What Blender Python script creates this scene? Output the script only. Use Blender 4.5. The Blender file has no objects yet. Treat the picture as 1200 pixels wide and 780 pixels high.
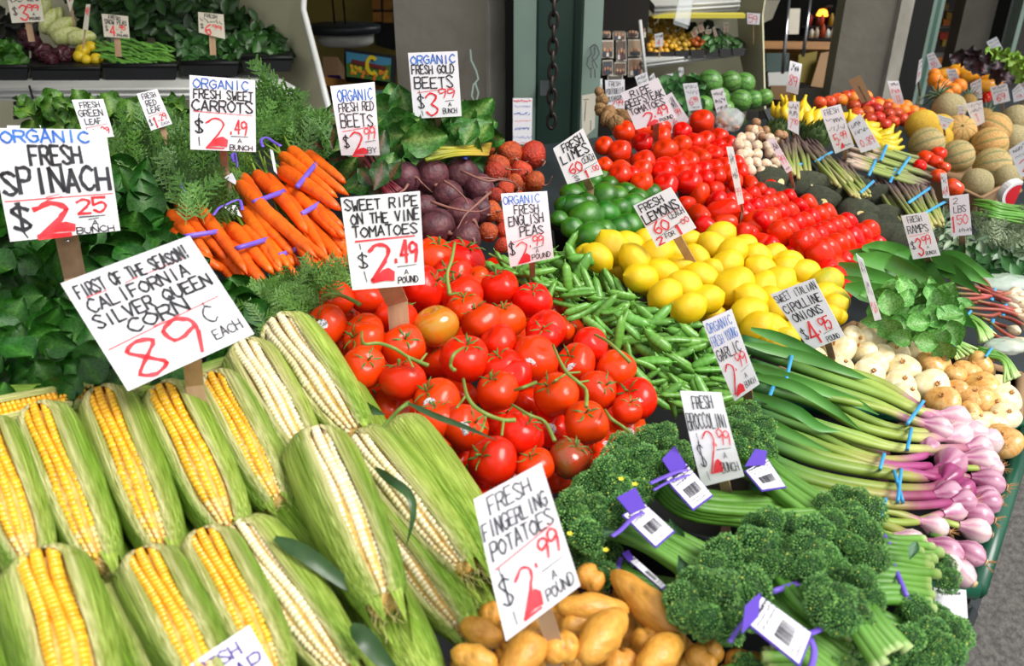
import bpy, math, random
import numpy as np
from mathutils import Matrix, Vector
random.seed(7)
sc = bpy.context.scene
COL = sc.collection
rad = math.radians

# ------------------------------------------------------------------ camera
F = 1050.0
PITCH = rad(29)
CP, SP = math.cos(PITCH), math.sin(PITCH)
CAM = Vector((0, 0, 1.55))
cd = bpy.data.cameras.new('camera')
cam = bpy.data.objects.new('camera', cd)
COL.objects.link(cam)
cam.location = CAM
cam.rotation_euler = (math.pi / 2 - PITCH, 0, 0)
cd.sensor_width = 36
cd.lens = F / 1200 * 36
cd.clip_start = 0.02
cd.dof.use_dof = True
cd.dof.focus_distance = 1.15
cd.dof.aperture_fstop = 9.0
sc.camera = cam

# ------------------------------------------------------------------ world, sun, exposure
w = bpy.data.worlds.new('overcast_sky')
sc.world = w
w.use_nodes = True
nt = w.node_tree
nt.nodes.clear()
wo = nt.nodes.new('ShaderNodeOutputWorld')
bg = nt.nodes.new('ShaderNodeBackground')
tc = nt.nodes.new('ShaderNodeTexCoord')
sx = nt.nodes.new('ShaderNodeSeparateXYZ')
cr = nt.nodes.new('ShaderNodeValToRGB')
nt.links.new(tc.outputs['Generated'], sx.inputs[0])
nt.links.new(sx.outputs['Z'], cr.inputs[0])
cr.color_ramp.elements[0].position = 0.0
cr.color_ramp.elements[0].color = (0.62, 0.63, 0.645, 1)
cr.color_ramp.elements[1].position = 0.7
cr.color_ramp.elements[1].color = (0.98, 0.99, 1.0, 1)
nt.links.new(cr.outputs[0], bg.inputs[0])
bg.inputs[1].default_value = 0.85
nt.links.new(bg.outputs[0], wo.inputs[0])
sl = bpy.data.lights.new('sun', 'SUN')
sun = bpy.data.objects.new('sun', sl)
COL.objects.link(sun)
sl.energy = 2.8
sl.angle = rad(28)
sl.color = (1.0, 0.97, 0.92)
sun.rotation_euler = Vector((-0.62, 0.30, -0.80)).to_track_quat('-Z', 'Y').to_euler()
sc.view_settings.view_transform = 'Standard'
sc.view_settings.look = 'None'
sc.view_settings.gamma = 1
sc.view_settings.use_curve_mapping = False
sc.view_settings.exposure = 0.5


# ------------------------------------------------------------------ geometry of the place
def ray(px, py):
    u = (px - 600) / F; v = (390 - py) / F
    return Vector((u, CP + v * SP, -SP + v * CP))

def D(px, py, d):
    return CAM + ray(px, py) * d

GX, GY, G0 = -0.194, 0.02, -0.515
def S(px, py, lift=0.0):
    """the point of the sloping produce display seen in that direction"""
    r = ray(px, py)
    return CAM + r * ((G0 + lift) / (r.z - GX * r.x - GY * r.y))

def gz(x, y):
    return CAM.z + G0 + GX * x + GY * y

def dep(p):
    q = p - CAM
    return q.y * CP - q.z * SP

def pxsize(p, px):
    return px * dep(p) / F

def proj(p):
    q = p - CAM
    d = q.y * CP - q.z * SP
    return (600 + F * q.x / d, 390 - F * (q.y * SP + q.z * CP) / d)

UP = Vector((-GX, -GY, 1)).normalized()

# ------------------------------------------------------------------ materials
def hexc(h):
    h = h.lstrip('#')
    c = [int(h[i:i + 2], 16) / 255 for i in (0, 2, 4)]
    return tuple(x / 12.92 if x <= 0.04045 else ((x + 0.055) / 1.055) ** 2.4 for x in c)

def mat(name, c1, c2=None, scale=8.0, rough=0.5, bump=0.0, bscale=None, vc=False, rnd=0.0, spec=0.5,
        stretch=(1, 1, 1), coat=0.0, trans=0.0, metal=0.0, alpha=1.0, sss=0.0, emit=0.0, hi=0.65, lo=0.35, detail=4):
    m = bpy.data.materials.new(name)
    m.use_nodes = True
    n = m.node_tree; n.nodes.clear()
    N = n.nodes.new; L = n.links.new
    out = N('ShaderNodeOutputMaterial'); b = N('ShaderNodeBsdfPrincipled')
    L(b.outputs[0], out.inputs[0])
    tcn = N('ShaderNodeTexCoord'); mp = N('ShaderNodeMapping')
    L(tcn.outputs['Object'], mp.inputs[0])
    mp.inputs['Scale'].default_value = stretch
    c1 = hexc(c1)
    src = None
    if c2 is not None:
        c2 = hexc(c2)
        no = N('ShaderNodeTexNoise'); no.inputs['Scale'].default_value = scale; no.inputs['Detail'].default_value = detail
        L(mp.outputs[0], no.inputs[0])
        r = N('ShaderNodeValToRGB')
        r.color_ramp.elements[0].position = lo; r.color_ramp.elements[1].position = hi
        r.color_ramp.elements[0].color = (*c1, 1); r.color_ramp.elements[1].color = (*c2, 1)
        L(no.outputs[0], r.inputs[0])
        src = r.outputs[0]
    if vc:
        a = N('ShaderNodeAttribute'); a.attribute_name = 'Col'
        if src is not None:
            mx = N('ShaderNodeMix'); mx.data_type = 'RGBA'; mx.blend_type = 'MULTIPLY'; mx.inputs[0].default_value = 1
            L(a.outputs['Color'], mx.inputs[6]); L(src, mx.inputs[7])
            src = mx.outputs[2]
        else:
            src = a.outputs['Color']
    if src is None:
        rg = N('ShaderNodeRGB'); rg.outputs[0].default_value = (*c1, 1); src = rg.outputs[0]
    if rnd > 0:
        oi = N('ShaderNodeObjectInfo'); hs = N('ShaderNodeHueSaturation')
        m1 = N('ShaderNodeMapRange'); m1.inputs[3].default_value = 1 - rnd; m1.inputs[4].default_value = 1 + rnd
        m2 = N('ShaderNodeMapRange'); m2.inputs[3].default_value = 0.5 - rnd * 0.02; m2.inputs[4].default_value = 0.5 + rnd * 0.06
        L(oi.outputs['Random'], m1.inputs[0]); L(m1.outputs[0], hs.inputs['Value'])
        mu = N('ShaderNodeMath'); mu.operation = 'MULTIPLY'; mu.inputs[1].default_value = 7.31
        fr = N('ShaderNodeMath'); fr.operation = 'FRACT'
        L(oi.outputs['Random'], mu.inputs[0]); L(mu.outputs[0], fr.inputs[0]); L(fr.outputs[0], m2.inputs[0])
        L(m2.outputs[0], hs.inputs['Hue']); L(src, hs.inputs['Color'])
        src = hs.outputs[0]
    L(src, b.inputs['Base Color'])
    if emit > 0:
        L(src, b.inputs['Emission Color']); b.inputs['Emission Strength'].default_value = emit
    b.inputs['Roughness'].default_value = rough
    b.inputs['Specular IOR Level'].default_value = spec
    b.inputs['Metallic'].default_value = metal
    b.inputs['Coat Weight'].default_value = coat
    b.inputs['Coat Roughness'].default_value = 0.12
    b.inputs['Transmission Weight'].default_value = trans
    b.inputs['Alpha'].default_value = alpha
    if sss > 0:
        b.inputs['Subsurface Weight'].default_value = sss
        b.inputs['Subsurface Scale'].default_value = 0.006
        b.inputs['Subsurface Radius'].default_value = (1, 0.6, 0.3)
    if bump > 0:
        nb = N('ShaderNodeTexNoise'); nb.inputs['Scale'].default_value = bscale or scale; nb.inputs['Detail'].default_value = 3
        L(mp.outputs[0], nb.inputs[0])
        bp = N('ShaderNodeBump'); bp.inputs['Strength'].default_value = bump; bp.inputs['Distance'].default_value = 0.01
        L(nb.outputs[0], bp.inputs['Height']); L(bp.outputs[0], b.inputs['Normal'])
    return m

WHITE = (1, 1, 1)
M = {}
def defm(k, *a, **kw):
    M[k] = mat(k, *a, **kw)
defm('card', '#f4f3f6', '#eceaf0', scale=3, rough=0.5, spec=0.3)
defm('card_old', '#d9d3c2', '#c8c0ac', scale=6, rough=0.6)
defm('ink_black', '#1c1c22', '#34343c', scale=30, rough=0.6)
defm('ink_red', '#e8202c', '#f4505a', scale=40, rough=0.5)
defm('ink_blue', '#2457b8', '#3f7fd6', scale=30, rough=0.6)
defm('ink_purple', '#3a1a86', rough=0.6)
defm('stake', '#bd9c7a', '#9c7c5e', scale=6, rough=0.75, stretch=(8, 8, 1), bump=0.3)
defm('husk', '#ffffff', '#b6c284', scale=3.0, rough=0.42, vc=True, rnd=0.10, stretch=(5, 5, 0.12), bump=0.6, bscale=3.5, spec=0.35)
defm('blade', '#33571f', '#1f3d18', scale=3.0, rough=0.4, stretch=(8, 8, 0.5), bump=0.3)
defm('kernel', '#ffffff', rough=0.22, vc=True, spec=0.5, coat=0.2)
defm('cob', '#e2bc6a', '#c89a48', scale=6, rough=0.8)
defm('silk', '#c9b968', '#e6e0a0', scale=6, rough=0.5)
defm('tomato', '#dc2006', '#e22a08', scale=1.2, rough=0.26, rnd=0.14, coat=0.12, vc=True, spec=0.28)
defm('tomato_half', '#d8661a', '#b98a1e', scale=1.2, rough=0.18, rnd=0.05, coat=0.3)
defm('tomato_dull', '#a83216', '#7a4a1c', scale=1.0, rough=0.2, coat=0.2)
defm('roma', '#e01a08', '#d41206', scale=1.2, rough=0.26, rnd=0.10, coat=0.18, spec=0.25)
defm('beefsteak', '#e2240a', '#d61808', scale=1.0, rough=0.25, rnd=0.10, coat=0.2, spec=0.3)
defm('calyx', '#5c7a30', '#3f6a26', scale=5, rough=0.6)
defm('vine', '#5a7a2e', '#7f9444', scale=5, rough=0.5)
defm('sticker', '#e4e4e6', '#8a8a96', scale=3, rough=0.35, lo=0.5, hi=0.52)
defm('sticker_yellow', '#f0d030', '#e8f0e8', scale=3, rough=0.35)
defm('lemon', '#efcb12', '#e8ba0a', scale=1.2, rough=0.36, rnd=0.07, bump=0.25, bscale=22, hi=0.7)
defm('lemon_green', '#b4b41c', '#e8cc1a', scale=1.3, rough=0.36, rnd=0.05, bump=0.25, bscale=22)
defm('lime', '#1f5a0c', '#3c7a16', scale=1.2, rough=0.26, rnd=0.22, bump=0.15, bscale=22, coat=0.15)
defm('onion_white', '#f6efd2', '#ead9a6', scale=2.0, rough=0.3, rnd=0.06, stretch=(2, 2, 0.4), vc=True, coat=0.15)
defm('onion_tan', '#ecc27e', '#d99c50', scale=2.0, rough=0.3, rnd=0.1, stretch=(3, 3, 0.4), vc=True, coat=0.15)
defm('dry', '#a56a34', '#d3a468', scale=5, rough=0.8)
defm('beet', '#6e3a42', '#4a2430', scale=2.2, rough=0.55, rnd=0.25, bump=0.25, bscale=3)
defm('beet_gold', '#c8401c', '#9c2f16', scale=2.4, rough=0.6, rnd=0.22, bump=0.5, bscale=6)
defm('root', '#7a4a44', '#94685a', scale=5, rough=0.7)
defm('carrot', '#f06c14', '#e0560c', scale=14, rough=0.42, vc=True, rnd=0.07, bump=0.3, bscale=60, sss=0.0)
defm('band_purple', '#6b4fc0', '#7c62d0', scale=30, rough=0.45)
defm('band_blue', '#2f8fc4', '#4aa6d6', scale=30, rough=0.45)
defm('band_navy', '#1c2a78', rough=0.45)
defm('fern', '#ffffff', rough=0.55, vc=True, rnd=0.15)
defm('leaf', '#ffffff', '#aab488', scale=14, rough=0.45, vc=True, rnd=0.16, bump=0.15, bscale=30, spec=0.4)
defm('stem', '#ffffff', '#c8d0a8', scale=20, rough=0.42, vc=True, spec=0.4)
defm('bud', '#ffffff', rough=0.6, vc=True, rnd=0.10, spec=0.3)
defm('pea', '#74ad44', '#5c9634', scale=10, rough=0.36, rnd=0.18, vc=True, coat=0.1)
defm('potato', '#dda044', '#c98832', scale=2.2, rough=0.42, rnd=0.10, bump=0.15, bscale=3, vc=True)
defm('garlic', '#ffffff', '#e4c8c8', scale=30, rough=0.36, vc=True, stretch=(1, 1, 1), coat=0.2)
defm('avocado', '#3c4230', '#565a42', scale=6, rough=0.5, bump=0.8, bscale=30, rnd=0.3)
defm('melon', '#ffffff', '#d8c8a0', scale=14, rough=0.6, vc=True, rnd=0.07, bump=0.4, bscale=40)
defm('watermelon', '#ffffff', '#a0b890', scale=7, rough=0.4, vc=True, rnd=0.15)
defm('mushroom', '#e6d4bc', '#cfa880', scale=2.0, rough=0.55, rnd=0.08)
defm('banana', '#f2cb1c', '#e4b816', scale=4, rough=0.4, rnd=0.06)
defm('plantain', '#b9a81c', '#e8c41c', scale=6, rough=0.4)
defm('apple', '#a8101a', '#d63a2a', scale=2.5, rough=0.25, rnd=0.3, coat=0.15, spec=0.3)
defm('orange', '#f0780c', '#f08a18', scale=3, rough=0.4, bump=0.2, bscale=30, rnd=0.06)
defm('mango', '#f0aa14', '#e07c14', scale=1.6, rough=0.35, rnd=0.06)
defm('artichoke', '#5a7238', '#3b5228', scale=8, rough=0.6, rnd=0.1)
defm('pineapple', '#a87c30', '#6f5a26', scale=9, rough=0.7, bump=0.5)
defm('asparagus', '#ffffff', rough=0.5, vc=True, spec=0.3)
defm('black_plastic', '#08090a', '#101114', scale=8, rough=0.5, spec=0.25)
defm('green_plastic', '#12523c', '#0f4634', scale=8, rough=0.3)
defm('dark_metal', '#2a3236', '#1d2326', scale=5, rough=0.4)
defm('bag', '#dfe6e8', '#f4f8f8', scale=6, rough=0.12, alpha=0.35, bump=0.8, bscale=9)
defm('bag_green', '#b4ccb0', '#e6efe8', scale=9, rough=0.2, alpha=0.6, bump=0.9, bscale=14)
defm('cardboard', '#9c7c5a', '#8a6c4c', scale=5, rough=0.85)
defm('tag_purple', '#5c3fb4', rough=0.4)
defm('tag_white', '#e9e7ee', rough=0.4)
defm('concrete', '#7a756a', '#615d54', scale=3.2, rough=0.9, bump=0.35, bscale=14, detail=8)
defm('concrete_light', '#98948a', '#7a766c', scale=5, rough=0.9, bump=0.4, bscale=14, detail=8)
defm('asphalt', '#6a6662', '#4c4a48', scale=55, rough=0.95, bump=0.5, bscale=120, detail=6)
defm('cream', '#c9c6a6', '#b9b694', scale=1.4, rough=0.5)
defm('ochre', '#8a7a30', '#766a2c', scale=2, rough=0.8)
defm('white_metal', '#cfd0cc', '#b4b5b0', scale=4, rough=0.4)
defm('steel_green', '#4f7064', '#466358', scale=1.5, rough=0.4)
defm('steel_green_light', '#8da397', '#7d9387', scale=3, rough=0.45)
defm('dark_green_door', '#1d4038', '#17332d', scale=2, rough=0.35)
defm('black', '#0c0c0c', rough=0.7)
defm('iron', '#463c34', '#2c2826', scale=20, rough=0.5, metal=0.6)
defm('chrome', '#b8bcc0', rough=0.25, metal=0.9)
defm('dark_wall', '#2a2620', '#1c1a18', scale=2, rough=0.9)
defm('wood', '#b57c34', '#96642a', scale=4, rough=0.5, stretch=(1, 6, 6))
defm('endive', '#e6e8b0', '#c4cc62', scale=2.4, rough=0.4, rnd=0.06)
defm('squash', '#ecd02a', '#dcb820', scale=2.4, rough=0.35)
defm('radicchio', '#4a1428', '#2c0e1c', scale=4, rough=0.45, rnd=0.2)
defm('glow_orange', '#ff8a20', rough=0.5, emit=6)
defm('paint', '#ffffff', rough=0.55, vc=True)
defm('red_flesh', '#e0303a', '#d82030', scale=6, rough=0.3)

# ------------------------------------------------------------------ mesh collecting
class G:
    def __init__(s):
        s.v = []; s.f = []; s.c = []; s.n = 0
    def add(s, v, f, c=WHITE):
        v = np.asarray(v, float).reshape(-1, 3)
        s.f.extend([tuple(i + s.n for i in q) for q in f])
        s.v.append(v); s.n += len(v)
        c = np.asarray(c, float)
        if c.ndim == 1:
            c = np.tile(c, (len(v), 1))
        s.c.append(c)
        return s
    def addf(s, v, f, c):
        """f as an int array (n,k)"""
        s.f.extend(map(tuple, (np.asarray(f) + s.n).tolist()))
        s.v.append(v); s.n += len(v); s.c.append(c)
    def mesh(s, name, m, smooth=True):
        me = bpy.data.meshes.new(name)
        v = np.concatenate(s.v); c = np.concatenate(s.c)
        me.from_pydata(v.tolist(), [], s.f)
        if c.min() < 0.999 or c.max() > 1.001:
            at = me.color_attributes.new('Col', 'FLOAT_COLOR', 'POINT')
            at.data.foreach_set('color', np.c_[c, np.ones(len(c))].astype(np.float32).ravel())
        else:
            at = me.color_attributes.new('Col', 'FLOAT_COLOR', 'POINT')
            at.data.foreach_set('color', np.ones(len(c) * 4, np.float32))
        me.materials.append(M[m])
        me.polygons.foreach_set('use_smooth', [smooth] * len(me.polygons))
        me.update()
        return me

def ob(name, me, parent=None, mw=None):
    o = bpy.data.objects.new(name, me)
    COL.objects.link(o)
    if parent is not None:
        o.parent = parent
        if mw is not None:
            o.matrix_local = mw
    elif mw is not None:
        o.matrix_world = mw
    return o

def empty(name, loc):
    o = bpy.data.objects.new(name, None)
    o.empty_display_size = 0.02
    COL.objects.link(o)
    o.location = loc
    return o

def tag(o, label, cat, group=None, kind=None):
    o['label'] = label; o['category'] = cat
    if group: o['group'] = group
    if kind: o['kind'] = kind
    return o

def wpart(name, me, root_, mwroot):
    """a part whose mesh was made in world space, hung under an Empty at mwroot (a location)"""
    o = ob(name, me, root_)
    o.matrix_local = Matrix.Translation(-Vector(mwroot))
    return o

def frame(o, zdir, up=UP, s=(1, 1, 1), roll=0.0):
    z = Vector(zdir).normalized()
    y = Vector(up) - z * Vector(up).dot(z)
    if y.length < 1e-4:
        y = Vector((0, 1, 0)) - z * z.y
    y.normalize()
    x = y.cross(z)
    R = Matrix((x, y, z)).transposed().to_4x4()
    return Matrix.Translation(o) @ R @ Matrix.Rotation(roll, 4, 'Z') @ Matrix.Diagonal((*s, 1))

def rv(a=1.0):
    return Vector((random.uniform(-a, a), random.uniform(-a, a), random.uniform(-a, a)))

def jit(c, a=0.1):
    k = 1 + random.uniform(-a, a)
    return tuple(min(1, max(0, x * k)) for x in c)

# ------------------------------------------------------------------ shape makers (numpy)
def lathe_np(prof, seg=20, wob=None, colf=None):
    prof = np.asarray(prof, float)
    n = len(prof)
    th = np.arange(seg) * 2 * math.pi / seg
    R = prof[:, 0][:, None] * np.ones(seg)[None]
    Z = prof[:, 1][:, None] * np.ones(seg)[None]
    T = th[None] * np.ones(n)[:, None]
    if wob is not None:
        R, Z = wob(R, Z, T)
    v = np.stack([R * np.cos(T), R * np.sin(T), Z], -1).reshape(-1, 3)
    i = np.arange(n - 1)[:, None] * seg; j = np.arange(seg)[None]; k = (j + 1) % seg
    f = np.stack([i + j, i + k, i + seg + k, i + seg + j], -1).reshape(-1, 4)
    c = np.ones((len(v), 3)) if colf is None else colf(R, Z, T).reshape(-1, 3)
    return v, f, c

def spline(pts, n):
    """Catmull-Rom through pts -> n points"""
    P = np.asarray([list(p) for p in pts], float)
    if len(P) == 2:
        t = np.linspace(0, 1, n)[:, None]
        return P[0] * (1 - t) + P[1] * t
    Q = np.vstack([2 * P[0] - P[1], P, 2 * P[-1] - P[-2]])
    m = len(P) - 1
    out = []
    for t in np.linspace(0, m, n):
        i = min(int(t), m - 1); u = t - i
        a, b, c, d = Q[i:i + 4]
        out.append(0.5 * ((2 * b) + (c - a) * u + (2 * a - 5 * b + 4 * c - d) * u * u + (3 * b - a - 3 * c + d) * u ** 3))
    return np.array(out)

def tube_np(P, r, seg=8, cap=True, colf=None, flat=1.0):
    P = np.asarray(P, float); n = len(P)
    r = np.ones(n) * r if np.isscalar(r) else np.interp(np.linspace(0, 1, n), np.linspace(0, 1, len(r)), r)
    T = np.gradient(P, axis=0)
    T /= np.maximum(np.linalg.norm(T, axis=1, keepdims=True), 1e-9)
    a = np.array([0, 0, 1.0]) if abs(T[0][2]) < 0.9 else np.array([1.0, 0, 0])
    X = np.zeros_like(P); x = np.cross(a, T[0]); x /= np.linalg.norm(x)
    for i in range(n):
        x = x - T[i] * x.dot(T[i]); x /= max(np.linalg.norm(x), 1e-9); X[i] = x
    Y = np.cross(T, X)
    th = np.arange(seg) * 2 * math.pi / seg
    v = P[:, None] + r[:, None, None] * (np.cos(th)[None, :, None] * X[:, None] + flat * np.sin(th)[None, :, None] * Y[:, None])
    v = v.reshape(-1, 3)
    i = np.arange(n - 1)[:, None] * seg; j = np.arange(seg)[None]; k = (j + 1) % seg
    f = [tuple(q) for q in np.stack([i + j, i + k, i + seg + k, i + seg + j], -1).reshape(-1, 4).tolist()]
    if cap:
        f.append(tuple(range(seg))[::-1]); f.append(tuple((n - 1) * seg + q for q in range(seg)))
    if colf is None:
        c = np.ones((len(v), 3))
    else:
        c = np.repeat(np.array([colf(t) for t in np.linspace(0, 1, n)]), seg, 0)
    return v, f, c

def lerp(stops):
    xs = [s[0] for s in stops]; cs = np.array([hexc(s[1]) for s in stops])
    return lambda t: np.array([np.interp(t, xs, cs[:, k]) for k in range(3)])

def box_np(c, s, R=None):
    c = np.array(c, float); h = np.array(s, float) / 2
    v = np.array([[x, y, z] for x in (-1, 1) for y in (-1, 1) for z in (-1, 1)]) * h
    if R is not None:
        v = v @ np.array(R).T
    return v + c, [(0, 1, 3, 2), (4, 6, 7, 5), (0, 4, 5, 1), (2, 3, 7, 6), (0, 2, 6, 4), (1, 5, 7, 3)]

def slab(pts, th, nrm):
    """extrude a polygon by th against nrm"""
    a = [Vector(p) for p in pts]; n = len(a); N_ = Vector(nrm).normalized() * th
    v = [tuple(p) for p in a] + [tuple(p - N_) for p in a]
    f = [tuple(range(n)), tuple(range(2 * n - 1, n - 1, -1))] + [(i, i + n, (i + 1) % n + n, (i + 1) % n) for i in range(n)]
    return v, f

def bez(a, b, k):
    return a * (1 - k) + b * k

def leaf_np(L=1, W=0.5, prof=(0.15, .8, 1, .85, .5, 0.02), curl=0.3, cup=0.15, wave=0.0, c1='#3f7a2a', c2='#9dbb60', nu=8, nv=3, seed=0, stalk=0.0):
    """leaf along +Z... lying with its face to +Y; base at the origin"""
    rs = np.random.RandomState(seed)
    a, b = np.array(hexc(c1)), np.array(hexc(c2))
    V = []; C = []
    pw = np.clip(spline([(q, 0, 0) for q in prof], nu)[:, 0], .01, None)
    z = 0; y = 0; ang = rs.uniform(-.2, .2)
    ph = rs.uniform(0, 6, 3)
    for i in range(nu):
        t = i / (nu - 1)
        for j in range(-nv, nv + 1):
            s = j / nv
            w_ = pw[i] * W / 2
            lift = cup * W * s * s + wave * W * abs(s) ** 2 * math.sin(t * 11 + ph[0] + (2 if s > 0 else 0))
            V.append((s * w_, y + lift * math.cos(ang), z - lift * math.sin(ang) * .5))
            k = 0.85 * math.exp(-(s * 3.5) ** 2) * (1 - .6 * t)
            C.append(bez(a, b, k) * (1 + 0.12 * math.sin(j * 2 + i * 1.7 + ph[1])))
        st = L / (nu - 1)
        ang -= curl * 2.2 / nu
        z += st * math.cos(ang); y += st * math.sin(ang)
    k = 2 * nv + 1
    f = [(i * k + j, i * k + j + 1, (i + 1) * k + j + 1, (i + 1) * k + j) for i in range(nu - 1) for j in range(k - 1)]
    V = np.array(V); C = np.clip(np.array(C), 0, 1)
    if stalk > 0:
        v2, f2, _ = tube_np([(0, 0, -stalk), (0, -0.01, -stalk * .5), (0, 0, 0.02)], [0.02, 0.025, .02], 5)
        n0 = len(V)
        V = np.vstack([V, v2]); C = np.vstack([C, np.tile(b, (len(v2), 1))]); f += [tuple(q + n0 for q in g) for g in f2]
    return V, f, C

def gmesh(name, m, parts, smooth=True):
    g = G()
    for v, f, c in parts:
        g.add(v, [tuple(q) for q in (f.tolist() if isinstance(f, np.ndarray) else f)], c)
    return g.mesh(name, m, smooth)

def xf(v, Mx):
    A = np.array(Mx)
    return v @ A[:3, :3].T + A[:3, 3]

# every countable thing placed from the plan is registered here, its label is written at the end
REG = []
def reg(o, look, cat, group, p, extra=None):
    o['category'] = cat
    if group: o['group'] = group
    REG.append((o, look, proj(p)))
    return o

def band_np(m_, half, h, w_, th=.0009, n=20):
    """a flat elastic strip arched over a bundle: m_ centre, half = half span, h = rise, w_ = strip width"""
    ax = half.cross(h).normalized() * w_ / 2
    V = []; F_ = []
    for i in range(n):
        t = -.3 + (math.pi + .6) * i / (n - 1)
        cs, sn = math.cos(t), math.sin(t)
        d = half * math.copysign(abs(cs) ** .6, cs) + h * math.copysign(abs(sn) ** .6, sn)
        o = d.normalized() * th * 1.3
        for a, b in ((-1, 0), (1, 0), (1, 1), (-1, 1)): V.append(tuple(m_ + d * 1.06 + ax * a + o * b))
    for i in range(n - 1):
        for j in range(4): F_.append((i * 4 + j, i * 4 + (j + 1) % 4, i * 4 + 4 + (j + 1) % 4, i * 4 + 4 + j))
    F_ += [(3, 2, 1, 0), tuple(n * 4 - 4 + k for k in range(4))]
    return np.array(V), F_, np.ones((len(V), 3))

# ================================================================== THE SETTING
def struct(name, parts, m, smooth=False):
    o = ob(name, gmesh(name, m, parts, smooth))
    o['kind'] = 'structure'
    return o

def bx(c, s, R=None, col=WHITE):
    v, f = box_np(c, s, R)
    return (v, f, col)

def sl_(pts, th, nrm, col=WHITE):
    v, f = slab(pts, th, nrm)
    return (v, f, col)

def vwall(px0, px1, py, d0, d1, th, z0, z1, back=True):
    A = D(px0, py, d0); B = D(px1, py, d1)
    t = (B - A); t.z = 0; t.normalize()
    n = Vector((-t.y, t.x, 0)) * th
    q = [A, B, B + n, A + n]
    v = [(p.x, p.y, z0) for p in q] + [(p.x, p.y, z1) for p in q]
    f = [(0, 1, 5, 4), (1, 2, 6, 5), (2, 3, 7, 6), (3, 0, 4, 7), (4, 5, 6, 7), (3, 2, 1, 0)]
    return (v, f, WHITE)

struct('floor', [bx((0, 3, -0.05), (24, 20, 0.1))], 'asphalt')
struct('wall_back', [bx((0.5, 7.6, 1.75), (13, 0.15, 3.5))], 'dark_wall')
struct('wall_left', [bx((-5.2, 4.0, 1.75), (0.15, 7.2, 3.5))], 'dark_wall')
struct('shade_canopy', [sl_([(-5.2, 0.55, 2.55), (-0.3, 0.85, 2.55), (1.1, 2.75, 2.55), (3.6, 4.6, 2.55), (7, 7.6, 2.55), (-5.2, 7.6, 2.55)], -0.12, (0, 0, 1))], 'dark_wall')  # unseen canopy, added and shaped to darken the back left
struct('concrete_column', [vwall(464, 572, 60, 2.2, 2.2, 0.35, 0, 2.9), vwall(572, 594, 60, 2.2, 2.26, 0.2, 0, 2.9)], 'concrete')
struct('concrete_column', [vwall(573, 592, 60, 2.195, 2.25, 0.02, 0, 2.9)], 'concrete_light')
struct('gap_shade_1', [vwall(593, 603, 60, 2.24, 2.24, 0.05, 0, 2.9)], 'black')  # black strip standing for the shade in the gap beside the post
struct('steel_post', [vwall(602, 628, 60, 2.16, 2.16, 0.08, 0, 2.9), vwall(683, 705, 60, 2.12, 2.12, 0.1, 0, 2.9)], 'steel_green_light')
struct('door_1', [vwall(627, 684, 60, 2.2, 2.2, 0.05, 0, 2.9)], 'steel_green')
struct('trim_2', [vwall(627, 631, 60, 2.17, 2.17, 0.03, 0, 2.9), vwall(671, 672.5, 60, 2.19, 2.19, 0.01, 0, 2.9)], 'dark_green_door')
struct('door_plate', [sl_([D(633, 94, 2.19), D(643, 94, 2.19), D(643, 112, 2.19), D(633, 112, 2.19)], 0.006, (0, -1, 0))], 'dark_metal')
# second column and the posts further on
struct('concrete_column', [vwall(981, 1046, 60, 3.05, 3.05, 0.08, 0, 2.9)], 'concrete')
struct('concrete_column', [vwall(1045, 1060, 60, 3.04, 3.1, 0.05, 0, 2.9)], 'concrete_light')
struct('gap_shade_3', [vwall(1059, 1082, 60, 3.12, 3.12, 0.03, 0, 2.9)], 'black')  # no real part: the gap's darkness is put into a black panel
struct('steel_post', [vwall(1081, 1086, 60, 3.16, 3.16, 0.1, 0, 2.9), vwall(1090, 1095, 60, 3.2, 3.2, 0.1, 0, 2.9)], 'steel_green_light')
struct('steel_post', [vwall(1085, 1091, 60, 3.19, 3.19, 0.1, 0, 2.9)], 'steel_green')
struct('concrete_column', [vwall(1121, 1173, 50, 4.1, 4.1, 0.1, 0, 2.9)], 'concrete')
struct('gap_shade_4', [vwall(1173, 1187, 50, 4.05, 4.1, 0.1, 0, 2.9)], 'black')  # flat black in place of the shaded gap after the third column
struct('steel_post', [vwall(1187, 1192, 50, 3.95, 3.95, 0.08, 0, 2.9)], 'steel_green_light')
struct('wall_right', [vwall(1191, 1300, 50, 4.3, 4.6, 0.1, 0, 2.9)], 'dark_wall')

# pencil sketch on the pale post
def flat_strokes(g, strokes, P, w_, c=WHITE):
    """strokes: lists of (u,v); P maps (u,v)->point; ribbons of world width w_"""
    for s in strokes:
        pts = [P(u, v) for u, v in s]
        n = len(pts)
        if n < 2: continue
        V = []
        e1 = (P(.5 + .01, .5) - P(.5, .5)).normalized(); e2 = (P(.5, .5 + .01) - P(.5, .5))
        nr = e1.cross(e2).normalized()
        for i in range(n):
            t = pts[min(i + 1, n - 1)] - pts[max(i - 1, 0)]
            if t.length < 1e-9: t = e1.copy()
            q = t.normalized().cross(nr) * w_ / 2
            V += [tuple(pts[i] + q), tuple(pts[i] - q)]
        g.add(V, [(2 * i, 2 * i + 1, 2 * i + 3, 2 * i + 2) for i in range(n - 1)], c)

def quadmap(px4, depth=None, plane=None):
    """corner pixels TL,TR,BR,BL -> bilinear map on a real plane"""
    if plane is None:
        c = [D(*p, depth) for p in px4]
    else:
        o, n = plane
        c = []
        for p in px4:
            r = ray(*p); c.append(CAM + r * ((o - CAM).dot(n) / r.dot(n)))
    return lambda u, v: (c[0] * (1 - u) + c[1] * u) * (1 - v) + (c[3] * (1 - u) + c[2] * u) * v

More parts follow.
